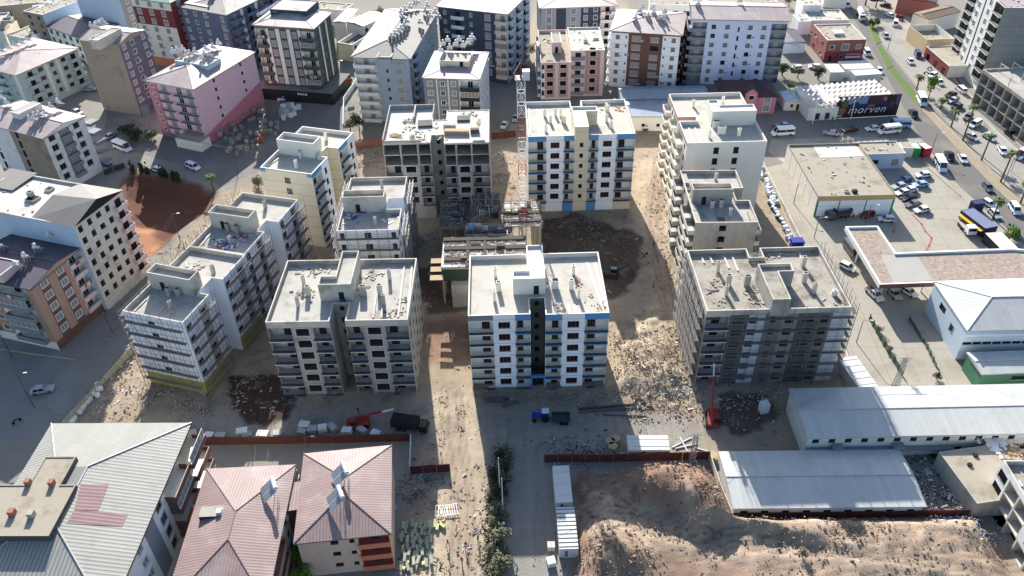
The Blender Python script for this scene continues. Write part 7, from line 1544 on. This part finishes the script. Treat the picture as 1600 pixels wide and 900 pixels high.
rubble('clods', 'brown clods and stones strewn over the excavation', [(950, 860, 8, 6), (1060, 775, 10, 7), (1110, 790, 7, 5), (980, 760, 12, 6), (1110, 815, 3, 4), (1250, 830, 18, 3), (1400, 830, 18, 4), (1330, 870, 20, 6), (1500, 870, 12, 6), (1180, 850, 12, 5)], 2600, [ST5, ST2, ST2, ST2, ST], (.03, .22), .05, seed=15, rise=0)
rubble('clods', 'brown clods in clusters on the spoil mound by the hoarding', [(1050, 772, 8, 5), (1085, 790, 5, 4), (1105, 830, 3, 3), (1100, 760, 4, 3), (950, 870, 6, 5), (930, 850, 4, 5), (1300, 855, 12, 2)], 1700, [ST5, ST5, ST2, ST5], (.05, .5), .0, seed=25, rise=.2)
rubble('rubbish', 'tangle of grey pipes and wire heaps in the shaded timber yard', [(660, 762, 5, 4), (680, 775, 5, 4), (650, 785, 4, 4), (655, 745, 6, 1.5), (690, 748, 4, 1)], 700, [DSTEEL, CONCD, PLANK, ST3, FRAMED, WBLUE], (.07, .3), .9, seed=16, fl=(.3, 1))
rubble('rubbish', 'broken boards and junk at the bottom edge beside the foam bundles', [(665, 890, 6, 2), (690, 880, 5, 3), (760, 880, 4, 3), (758, 800, 3, 4)], 420, [SNOW, WOOD, DSTEEL, ST, CONC], (.1, .4), .7, seed=17)
rubble('rubbish', 'coiled hoses and dark junk behind the excavation hoarding', [(890, 705, 6, 1.6), (920, 707, 5, 1.6), (905, 700, 5, 1.4), (955, 703, 4, 1.4)], 520, [DKBLUE, FRAMED, ST3, WBLUE, BLKO], (.1, .4), .5, seed=18)
rubble('rubble', 'tan clods over the floor of the red earth pit', [(220, 370, 8, 6), (260, 320, 14, 8), (235, 400, 5, 4), (350, 340, 6, 10), (300, 380, 5, 6)], 600, [ST4, ST5, ST2], (.05, .3), .05, seed=19, rise=0)
rubble('rubble', 'rubble and tan stones along the pit side of the left blocks', [(170, 470, 3, 6), (220, 430, 3, 6), (270, 385, 4, 6), (185, 500, 3, 5)], 600, [ST, ST2, ST4, ST3], (.1, .45), seed=20)
rubble('rubbish', 'planks, pipes and mixer junk on the sunny strip beside the latticed block', [(1028, 290, 2, 6), (1032, 320, 2, 5)], 140, [STEEL, PLANK, SNOW], (.1, .3), .95, seed=21, fl=(.15, .5))
def scatter(name, label, polys, n, mats, sz, seed, avoid=()):
    rg = random.Random(seed); b = MB(); Pn = [np.array(p) for p in polys]; lo = np.min([p.min(0) for p in Pn], 0); hi = np.max([p.max(0) for p in Pn], 0); rs_ = np.random.RandomState(seed)
    X = rs_.uniform(lo[0], hi[0], n * 4); Y = rs_.uniform(lo[1], min(hi[1], 215), n * 4); ok = np.zeros(X.shape, bool)
    for p in polys: ok |= pin(p, X, Y) > .5
    for p in avoid: ok &= pin(p, X, Y) < 0
    dn = fbm(X, Y, 5.0, seed, 3) > rs_.uniform(.3, .62, X.shape); ok &= dn
    for x, y in list(zip(X[ok], Y[ok]))[:n]:
        a = sz[0] + (sz[1] - sz[0]) * rg.random() ** 3; z = gz(x, y); m = rg.choice(mats)
        if rg.random() < .45: b.rbox((x, y, z + .03), (a * rg.uniform(1, 3.5), a * rg.uniform(.5, 1.3), rg.uniform(.03, .1)), rg.uniform(0, pi), m, rg.gauss(0, .15), rg.gauss(0, .15))
        else: b.lump((x, y, z + a * .1), a * .6, m, rg)
    return tag(b.build(name), label, 'debris', kind='stuff')
scatter('site_debris', 'small stones and scraps strewn over the whole site', [SITE], 5200, [ST2, ST2, ST3, ST, ST5, ST3, WOOD], (.05, .5), 41, (TRACK,))
scatter('site_debris', 'stones and clods strewn over the excavated slope', [EXC], 2600, [ST5, ST2, ST5, ST3], (.04, .35), 42)
scatter('track_stones', 'loose stones on the dusty site track', [TRACK], 900, [ST3, ST2], (.03, .2), 43)
# pipes lying about
for i, (a, c, r_, m) in enumerate((((905, 640), (1010, 632), .22, DSTEEL), ((905, 645), (1020, 636), .18, CONCD), ((930, 648), (1010, 651), .14, CONCD), ((1050, 700), (1080, 685), .12, WHITES), ((1055, 702), (1090, 694), .12, WHITES), ((1062, 684), (1074, 706), .12, WHITES), ((1085, 700), (1105, 706), .12, WHITES))):
    p, q = at(*a), at(*c); b = MB(); b.tube((*p, gz(*p) + r_), (*q, gz(*q) + r_), r_, m, 8); tag(b.build('pipe'), ('dark drainage pipe lying in front of the middle block' if i < 3 else 'white pipe in the bundle beside the long site container'), 'pipe', 'dark pipes' if i < 3 else 'white pipes')
for i, (px, py) in enumerate(((953, 694), (962, 690), (957, 702), (1113, 716))):
    x, y = at(px, py); b = MB(); b.tube((0, 0, 0), (0, 0, .15), .9, WOOD, 12); b.tube((0, 0, .15), (0, 0, .8), .4, WOOD, 10); b.tube((0, 0, .8), (0, 0, .95), .9, WOOD, 12); tag(b.build('cable_drum', None, (x, y, .1)), 'empty wooden cable drum behind the excavation hoarding' if i < 3 else 'wooden cable drum at the corner of the cream panel fence', 'cable drum', 'cable drums' if i < 3 else None)

# ================================================================== trees and shrubs
_cm = {}
def crown_mesh(kind, seed, m):
    k = (kind, seed, m.name)
    if k in _cm: return _cm[k]
    rg = random.Random(seed * 17 + len(kind)); b = MB(); lobes = []
    for _ in range(9 if kind != 'cone' else 6):
        if kind == 'cone': h = rg.random(); lobes.append((Vector((rg.gauss(0, .1), rg.gauss(0, .1), h)), .42 * (1.05 - h)))
        else: a = rg.uniform(0, 2 * pi); rr = rg.uniform(0, .62); lobes.append((Vector((cos(a) * rr, sin(a) * rr, rg.uniform(-.35, .5))), rg.uniform(.3, .52)))
    for _ in range(750):
        c, r_ = rg.choice(lobes); v = Vector((rg.gauss(0, 1), rg.gauss(0, 1), rg.gauss(0, 1))).normalized() * r_ * rg.uniform(.55, 1.05) ; p = c + v
        s = rg.uniform(.045, .1); n_ = (v.normalized() + Vector((rg.gauss(0, .6), rg.gauss(0, .6), rg.gauss(0, .6) + .3))).normalized(); u = n_.orthogonal().normalized(); w_ = n_.cross(u); t = rg.uniform(0, pi); u, w_ = u * cos(t) + w_ * sin(t), w_ * cos(t) - u * sin(t)
        b.face([p - u * s - w_ * s * .6, p + u * s * .9 - w_ * s * .4, p + u * s * .3 + w_ * s, p - u * s * .8 + w_ * s * .5], m)
    _cm[k] = b.mesh('crown'); return _cm[k]
def tree(px, py, h, r, label, m=LEAF, kind='round', name='tree', trunk=.3, group=None, cat='tree'):
    x, y = at(px, py); z = gz(x, y); t = thing(name, label, cat, (x, y, z), RNG.uniform(0, 6), group); sd_ = RNG.randint(0, 4)
    o = place(crown_mesh(kind, sd_, m), 'crown', t); zc = h * (trunk + (1 - trunk) / 2) if kind == 'round' else h * trunk; o.location = (0, 0, zc); sz_ = (h * (1 - trunk)) * (.62 if kind == 'round' else 1.0); o.scale = (r, r, sz_)
    b = MB(); b.tube((0, 0, -.2), (RNG.gauss(0, .1), RNG.gauss(0, .1), zc if kind == 'round' else h * .8), .06 + r * .05, BARK, 6, .03 + r * .02)
    for _ in range(4):
        a = RNG.uniform(0, 2 * pi); b.tube((0, 0, zc * .6), (cos(a) * r * .5, sin(a) * r * .5, zc * 1.15), .05 + r * .02, BARK, 4, .02)
    b.build('trunk', t); return t
for a in [(783, 848, 3.4, 2.3, 'dusty olive-green shrub in the scrub strip, the second from the bottom edge', LEAFG), (782, 892, 3.6, 2.6, 'large dusty shrub at the bottom edge of the scrub strip', LEAFG), (778, 800, 2.6, 1.7, 'small dusty shrub above the two large ones in the scrub strip', LEAFG),
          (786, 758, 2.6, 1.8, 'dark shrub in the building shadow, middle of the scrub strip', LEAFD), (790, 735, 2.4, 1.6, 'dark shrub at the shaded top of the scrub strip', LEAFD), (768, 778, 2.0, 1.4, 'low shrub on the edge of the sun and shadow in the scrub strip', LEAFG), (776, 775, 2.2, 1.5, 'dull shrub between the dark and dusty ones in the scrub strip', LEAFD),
          (200, 214, 4.0, 4.2, 'wide dark bush behind the silver saloon', LEAFD), (214, 218, 3.6, 3.6, 'dark bush next to the wide one above the minibus', LEAFD), (237, 218, 3.6, 3.2, 'bright green bush left of the pink building annex', LEAF),
          (548, 206, 4.4, 2.8, 'dusty tree at the foot of the balcony tower, left of the dark one', LEAFG), (562, 206, 6.5, 2.6, 'dark upright tree at the foot of the balcony tower', LEAFD),
          (826, 90, 6.0, 4.0, 'green tree behind the rose building near the orange awning', LEAF), (815, 118, 4.0, 3.0, 'small tree in the lane left of the rose building', LEAFG), (1040, 132, 6.0, 3.4, 'dusty tree in front of the white and brown building', LEAFG), (1072, 92, 5.0, 2.0, 'bright tree squeezed between the white and lilac buildings', LEAFB),
          (1222, 118, 4.5, 3.6, 'dark tree right of the lilac building foot', LEAFD), (1278, 124, 4.5, 3.4, 'dark tree beside the small white cabin', LEAFD), (1246, 122, 4.0, 3.0, 'dusty tree between the two dark ones', LEAFG), (1233, 140, 2.5, 1.8, 'yellow green bush on the sandy plot', LEAFB), (1352, 8, 8.0, 6.0, 'big spreading grey tree at the top of the main road', LEAFD), (1368, 12, 6.0, 4.5, 'grey tree right of the spreading one at the top', LEAFD), (1362, 42, 3.5, 2.2, 'small tree on the tip of the grass median', LEAF), (1370, 40, 3.0, 2.0, 'small bush beside the tree on the median tip', LEAFD),
          (1450.6, 153, 7.0, 2.4, 'round bright green tree on the grass median', LEAFB), (470, 885, 4.0, 2.2, 'bright green garden tree between the mauve roofs, upper', LEAFB), (476, 915, 4.0, 2.4, 'bright green garden tree between the mauve roofs, at the bottom edge', LEAFB), (1576, 376, 3.6, 2.6, 'low leafy clump beside the white panel wall near the stalls', LEAFB), (590, 26, 3.5, 3.5, 'yellowish bush behind the beige roofed houses', LEAFG), (1232, 10, 5.0, 3.0, 'dusty tree behind the lilac building', LEAFG),
          (1372, 520, 1.6, 1.2, 'small garden shrub inside the station fence, upper', LEAFG), (1388, 548, 1.4, 1.1, 'small garden shrub inside the station fence, lower', LEAFG), (1248, 884, 1.5, 1.0, 'small green bush alone on the excavated slope', LEAFG), (404, 292, 3.2, 2.4, 'dry bush on the sunny ground left of the beige block', LEAFG), (1463, 592, 1.6, 1.1, 'small dark shrub at the yard edge above the dormitory', LEAFD)]:
    tree(a[0], a[1], a[2], a[3], a[4], a[5], name='shrub' if a[2] < 3 else 'tree', cat='shrub' if a[2] < 3 else 'tree', trunk=.12 if a[2] < 3.7 else .3)
for i, (px, py) in enumerate(((208, 269), (223, 269), (231, 271), (252, 274), (259, 275), (271, 280), (279, 282))): tree(px, py, 3.6, 1.9, 'small cypress in the row on the rim of the red earth pit', LEAFD, 'cone', 'cypress', .05, 'cypresses on the pit rim')
_pm = {}
def palm_crown(seed):
    if seed in _pm: return _pm[seed]
    rg = random.Random(seed); b = MB()
    for k in range(20):
        a = 2 * pi * k / 20 + rg.gauss(0, .15); up = rg.uniform(.1, 1.1); L = rg.uniform(1.7, 2.4); prev = Vector((0, 0, 0)); d = Vector((cos(a), sin(a), up)).normalized(); side = Vector((-sin(a), cos(a), 0))
        for j in range(6):
            nxt = prev + d * L / 6; w0, w1 = (.34 * (1 - abs(j - 2) / 7)), (.34 * (1 - abs(j - 1) / 7))
            b.face([prev - side * w0, prev, nxt, nxt - side * w1 * .8 - Vector((0, 0, .12))], PALML); b.face([prev, prev + side * w0, nxt + side * w1 * .8 - Vector((0, 0, .12)), nxt], PALML); prev = nxt; d = (d + Vector((0, 0, -.34))).normalized()
    _pm[seed] = b.mesh('crown'); return _pm[seed]
for i, (px, py, h, lab) in enumerate(((1432, 139, 4.2, 'short palm on the grass median above the round tree'), (1469, 171, 3.2, 'low palm on the median right of the round tree'), (1486, 198, 5.0, 'palm on the soil median below the low one'), (1504, 220, 11.0, 'tallest palm, crown over the grey hatchback'), (1533, 251, 8.0, 'tall palm on the median opposite the white minibus'), (1563, 285, 9.0, 'tall palm on the median left of the red banner'), (1594, 318, 6.0, 'palm on the median at the right edge'), (1551, 342, 5.5, 'palm beside the blue stall roofs'), (335, 300, 5.0, 'lone palm on the right rim of the red earth pit'))):
    x, y = at(px, py); t = thing('palm_tree', lab, 'palm', (x, y, max(0, gz(x, y))), i * 1.3); o = place(palm_crown(i % 3), 'crown', t, (.1 * h * .2, 0, h)); o.scale = (1.0, 1.0, 1.0)
    b = MB(); b.tube((0, 0, 0), (.05 * h * .2, 0, h * .5), .26, BARK, 7, .2); b.tube((.05 * h * .2, 0, h * .5), (.1 * h * .2, 0, h + .1), .2, BARK, 7, .17); b.tube((.1 * h * .2, 0, h - .9), (.1 * h * .2, 0, h + .05), .22, BARK, 7, .34); b.build('trunk', t)

b = MB(); rg = random.Random(9); strip = [(785, 700), (776, 735), (770, 770), (768, 800), (765, 835), (762, 870), (760, 905)]
for _ in range(3600):
    k = rg.random() * (len(strip) - 1); i = int(k); f = k - i; px = strip[i][0] * (1 - f) + strip[i + 1][0] * f + rg.gauss(6, 7.5); py = strip[i][1] * (1 - f) + strip[i + 1][1] * f + rg.gauss(0, 5)
    x, y = at(px, py); z = gz(x, y) + rg.random() ** 2 * .9; s_ = rg.uniform(.08, .24); a = rg.uniform(0, 6.3); u = Vector((cos(a), sin(a), rg.gauss(0, .4))) * s_; v = Vector((-sin(a), cos(a), rg.gauss(0, .6))) * s_; p = Vector((x, y, z)); b.face([p - u, p - v, p + u, p + v], rg.choice((LEAFG, LEAFG, LEAFD, ST2)))
tag(b.build('scrub'), 'dry scrub growing along the dirt track', 'scrub', kind='stuff')
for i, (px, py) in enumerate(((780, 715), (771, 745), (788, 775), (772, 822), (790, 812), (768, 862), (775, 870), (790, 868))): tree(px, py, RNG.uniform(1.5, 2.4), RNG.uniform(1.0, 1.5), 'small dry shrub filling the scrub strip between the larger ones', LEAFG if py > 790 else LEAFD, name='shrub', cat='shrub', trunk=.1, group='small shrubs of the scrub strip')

# ================================================================== poles and masts
def pole(px, py, h, label, arm=True, m=STEEL, name='street_lamp', cat='street lamp'):
    x, y = at(px, py); r = thing(name, label, cat, (x, y, 0), RNG.uniform(-.3, .3)); b = MB(); b.tube((0, 0, 0), (0, 0, h), .11, m, 6, .07); b.build('post', r)
    if arm: b = MB(); b.tube((0, 0, h), (1.4, 0, h + .3), .05, m, 4); b.rbox((1.6, 0, h + .3), (.7, .25, .12), 0, PLAST); b.build('lamp_head', r)
    return r
pole(781, 768, 9, 'white utility pole rising out of the scrub strip, the upper one', False, WHITES, 'utility_pole', 'utility pole'); pole(786, 800, 9, 'white utility pole rising out of the scrub strip, the lower one', False, WHITES, 'utility_pole', 'utility pole')
pole(282, 377, 8, 'wooden utility pole on the pit slope beside the left blocks', True, BARK, 'utility_pole', 'utility pole'); pole(54, 637, 9, 'wooden utility pole on the grey lot beside the silver saloon', True, BARK, 'utility_pole', 'utility pole')
pole(1240, 318, 6, 'thin lamp post by the alley wall, the upper one'); pole(1338, 535, 6, 'thin lamp post at the lower end of the alley'); pole(1272, 372, 6, 'thin lamp post halfway down the alley'); pole(1455, 238, 6, 'lamp post with a small sign near the red kiosk'); pole(1568, 288, 8, 'lamp post among the palms on the median'); pole(533, 135, 9, 'tall lamp post at the corner of the black shop base'); pole(480, 700, 3, 'short lamp post in front of the peach house hoarding')
pole(1387, 78, 6, 'lamp post between the two upper grass strips'); pole(1352, 352, 6, 'curved lamp post before the market front')
def lattice(px, py, h, label, w_=.5):
    x, y = at(px, py); r = thing('lattice_mast', label, 'mast', (x, y, 0)); n = 8
    for k in range(n):
        z0, z1 = h * k / n, h * (k + 1) / n; q = w_ * (1 - .5 * k / n); b = MB(); C4 = [(-q, -q), (q, -q), (q, q), (-q, q)]
        for i in range(4): p_, q_ = C4[i], C4[(i + 1) % 4]; b.tube((*p_, z0), (*p_, z1), .05, STEEL, 4); b.tube((*p_, z0), (*q_, z1), .035, STEEL, 4); b.tube((*q_, z0), (*p_, z1), .035, STEEL, 4)
        b.build('mast_section', r)
    b = MB(); b.tube((-1.4, 0, h), (1.4, 0, h), .06, STEEL, 4); b.tube((-1.0, 0, h - .9), (1.0, 0, h - .9), .05, STEEL, 4); b.build('crossarm', r)
lattice(1080, 727, 8, 'steel lattice mast at the top of the excavation'); lattice(1396, 612, 9, 'steel lattice mast behind the longer dormitory')
a, c = Vector((*at(1080, 727), 8)), Vector((*at(1396, 612), 9)); w_ = thing('power_line', 'thin cables strung between the two lattice masts', 'cable', (0, 0, 0))
for dx in (-1.2, 0, 1.2):
    b = MB(); pts_ = [a.lerp(c, t / 14) + Vector((dx, 0, -2.2 * (1 - (2 * t / 14 - 1) ** 2))) for t in range(15)]
    for p, q in zip(pts_, pts_[1:]): b.tube(p, q, .02, DSTEEL, 3)
    b.build('cable', w_)
x, y = at(1580, 268); r = thing('banner', 'tilted red roadside banner by the white minibus at the right edge', 'banner', (x, y, 0), .6); b = MB(); b.tube((0, 0, 0), (0, 0, 6.5), .07, STEEL, 5); b.build('post', r); b = MB(); b.rbox((.5, 0, 5.2), (.9, .05, 2.8), 0, mat('banner_red', S(196, 60, 66), .7, .05), 0, .35); b.build('cloth', r)
for i, (px, py, lab) in enumerate(((541, 132, 'red and white flag hanging beside the black shop base'),)):
    x, y = at(px, py, 4); r = thing('flag', lab, 'flag', (x, y, 0), .4); b = MB(); b.tube((0, 0, 0), (0, 0, 6), .05, STEEL, 4); b.build('post', r); b = MB(); b.box(.05, -.02, 4.4, 2.2, .02, 5.8, REDS); b.build('cloth', r)
b = MB(); x, y = at(440, 152); rg = random.Random(4)
for i in range(26):
    a = rg.uniform(0, 2 * pi); q = (x + cos(a) * rg.uniform(.5, 2.8), y + sin(a) * rg.uniform(.3, 1.6), rg.choice((0, .25, .5))); t_ = MB(); t_.tube((0, 0, 0), (0, 0, .24), .42, TYRE, 10); t_.tube((0, 0, .24), (0, 0, .25), .22, FRAMED, 8); tag(t_.build('tyre', None, q), 'black tyre in the heap beside the white car at the green building', 'tyre', 'heap of tyres')

# ================================================================== overhead lines
def line_between(label, pts, n=2, sag=.9):
    r = thing('power_line', label, 'cable', (0, 0, 0))
    for k in range(n):
        b = MB()
        for (a, c) in zip(pts, pts[1:]):
            A_ = Vector((*at(a[0], a[1]), a[2])); C_ = Vector((*at(c[0], c[1]), c[2])); off = Vector((.5 * k, 0, -.25 * k)); Q = [A_.lerp(C_, t / 8) + off + Vector((0, 0, -sag * (1 - (t / 4 - 1) ** 2))) for t in range(9)]
            for p, q in zip(Q, Q[1:]): b.tube(p, q, .025, DSTEEL, 3)
        b.build('cable', r)
for (px, py, lab) in ((20, 560, 'wooden utility pole at the left edge by the kerb'), (176, 520, 'wooden utility pole at the top end of the beige fence'), (246, 236, 'utility pole beside the bushes on the back street'), (372, 272, 'utility pole at the end of the back street near the beige block')): pole(px, py, 8.5, lab, False, BARK, 'utility_pole', 'utility pole')
line_between('cables sagging over the grey lot at the left', [(20, 560, 8.3), (54, 637, 8.8)]); line_between('cables running from the grey lot to the pit slope pole', [(54, 637, 8.8), (176, 520, 8.3), (282, 377, 7.8)]); line_between('cables over the back street below the pink building', [(246, 236, 8.3), (372, 272, 8.3)])
line_between('cables between the two white poles of the scrub strip', [(781, 768, 8.8), (786, 800, 8.8)], 2, .1); line_between('thin cable hanging above the excavation hoarding', [(786, 800, 8.6), (1080, 727, 7.6)], 1, 2.0)

# ================================================================== people
def person(px, py, label, top, legs, rz=0.0, arm=.3, stride=.18, hat=None, z=None):
    x, y = at(px, py); zz = gz(x, y) if z is None else z; me = bpy.data.meshes.new('person')
    V = [(0, 0, .95, .15), (0, 0, 1.15, .14), (0, 0, 1.38, .16), (0, 0, 1.5, .07), (0, .01, 1.6, .085), (0, 0, 1.72, .09), (-.1, 0, .9, .1), (-.11, stride, .5, .075), (-.11, stride * 1.2, .08, .05), (-.11, stride * 1.2 - .14, .04, .045), (.1, 0, .9, .1), (.11, -stride, .5, .075), (.11, -stride * 1.2, .08, .05), (.11, -stride * 1.2 - .14, .04, .045), (-.2, 0, 1.4, .065), (-.26, -.05, 1.14, .05), (-.26, -arm, .95, .04), (-.26, -arm - .06, .88, .035), (.2, 0, 1.4, .065), (.26, .03, 1.14, .05), (.27, -.02, .88, .04), (.27, -.04, .79, .035)]
    E = [(0, 1), (1, 2), (2, 3), (3, 4), (4, 5), (0, 6), (6, 7), (7, 8), (8, 9), (0, 10), (10, 11), (11, 12), (12, 13), (2, 14), (14, 15), (15, 16), (16, 17), (2, 18), (18, 19), (19, 20), (20, 21)]
    me.from_pydata([v[:3] for v in V], E, []); o = bpy.data.objects.new('person', me); COL.objects.link(o); o.location = (x, y, zz); o.rotation_euler = (0, 0, rz)
    md = o.modifiers.new('skin', 'SKIN'); 
    for i, v in enumerate(V): me.skin_vertices[0].data[i].radius = (v[3], v[3] * .85)
    me.skin_vertices[0].data[0].use_root = True; o.modifiers.new('sub', 'SUBSURF').levels = 1
    bpy.context.view_layer.update(); dg = bpy.context.evaluated_depsgraph_get(); m2 = bpy.data.meshes.new_from_object(o.evaluated_get(dg)); o.modifiers.clear(); o.data = m2; m2.name = 'person'; m2.materials.clear()
    for m in (SKIN, top, legs, FRAMED): m2.materials.append(m)
    for p in m2.polygons:
        z_ = p.center.z; ax = abs(p.center.x); p.use_smooth = True
        p.material_index = 3 if z_ < .1 else (2 if z_ < .93 and ax < .2 else (0 if (z_ > 1.49 or (ax > .2 and z_ < .98)) else 1))
    tag(o, label, 'person'); b = MB(); b.tube((0, .015, 1.66), (0, .02, 1.82), .105, hat or FRAMED, 8, .05); h_ = b.build('helmet' if hat else 'hair', o); return o
SH = {n: mat('cloth_' + n, S(*c), .9, .1) for n, c in dict(dark=(40, 42, 50), red=(170, 50, 44), blue=(50, 70, 120), grey=(110, 112, 114), white=(200, 200, 196), orange=(210, 110, 50)).items()}
person(728, 856, 'person in dark clothes walking on the sunny dirt track, upper of two', SH['dark'], SH['grey'], .3); person(722, 880, 'person with a red helmet on the sunny dirt track, lower of two', SH['red'], SH['dark'], -.2, hat=SH['red'])
person(747, 846, 'person standing at the edge of the scrub strip', SH['grey'], SH['dark'], 1.0, stride=.03); person(1021, 386, 'person on the sunny edge behind the middle block', SH['dark'], SH['dark'], .5); person(938, 368, 'person standing in the shaded soil behind the middle block', SH['blue'], SH['dark'], 2.0)
person(1003, 398, 'person in a white top crossing the shaded track', SH['white'], SH['dark'], .2); person(1021, 450, 'person near the scaffold foot in the shade', SH['dark'], SH['blue'], 1.2); person(945, 327, 'person at the foot of the tall white and blue block', SH['dark'], SH['dark'], .1)
person(1326, 340, 'person standing behind the barred lorry', SH['dark'], SH['dark'], .3, stride=.02); person(1332, 342, 'person in grey standing beside the barred lorry', SH['grey'], SH['dark'], -.5, stride=.02); person(527, 156, 'person at the right corner of the black shop base', SH['dark'], SH['grey'], .8)
person(1461, 262, 'person by the open door of the yard corner minibus', SH['dark'], SH['grey'], .4, stride=.05); person(1340, 205, 'person beside the black car below the billboard', SH['dark'], SH['dark'], .4, stride=.05)
for i, (px, py, lab) in enumerate(((760, 618, 'worker in an orange vest at the left foot of the middle block'), (905, 640, 'worker in orange beside the drainage pipes'), (1098, 660, 'worker standing next to the red telescopic crane'), (560, 645, 'worker by the red loader at the bare concrete block'), (690, 715, 'worker crossing the sunny strip above the dark red wall'), (1375, 215, 'person walking below the right end of the billboard'), (1441, 246, 'person on the pavement by the green kiosk'), (1460, 135, 'person near the roadside shop cars'), (1508, 195, 'person walking on the far pavement by the grey hatchback'), (290, 262, 'person on the street corner left of the driving white van'), (1395, 365, 'person standing alone in the middle of the yard'), (1240, 420, 'person walking down the alley beside the wall'), (700, 852, 'worker bending over the foam stack edge'), (1300, 190, 'person at the doors of the exhibition hall'))):
    person(px, py, lab, SH[('orange', 'grey', 'blue', 'dark', 'white')[i % 5]] if 'orange' not in lab else SH['orange'], SH['dark'], i * .9, stride=(.18, .05, .12)[i % 3], hat=SH['white'] if 'worker' in lab else None)
x0, y0 = at(1003, 400); mb = thing('motorcycle', 'motorcycle standing beside the person in white on the shaded track', 'motorcycle', (x0 + .9, y0, gz(x0, y0)), .8)
def moto(r):
    b = MB(); b.tube((-.6, 0, .6), (.5, 0, .75), .12, FRAMED, 5); b.tube((.45, 0, .75), (.65, 0, .3), .04, STEEL, 4); b.tube((.4, -.3, 1.0), (.4, .3, 1.0), .03, FRAMED, 4); b.build('frame', r)
    for sx in (-.65, .65): b = MB(); b.tube((sx, -.05, .3), (sx, .05, .3), .3, TYRE, 12); b.build('wheel', r)
    b = MB(); b.rbox((-.2, 0, .82), (.6, .25, .1), 0, FRAMED); b.build('seat', r)
moto(mb)
for (px, py, lab, rz) in ((27, 660, 'motorcycle parked alone on the grey lot', .9), (1452, 108, 'motorcycle beside the roadside shops', .3), (1447, 116, 'motorcycle leaning next to the white hatchback', -.4), (1497, 136, 'motorcycle behind the white van at the frame building', .5), (1420, 190, 'motorcycle at the end of the billboard car park', 1.0)):
    x, y = at(px, py); mm = thing('motorcycle', lab, 'motorcycle', (x, y, .02), rz); moto(mm)
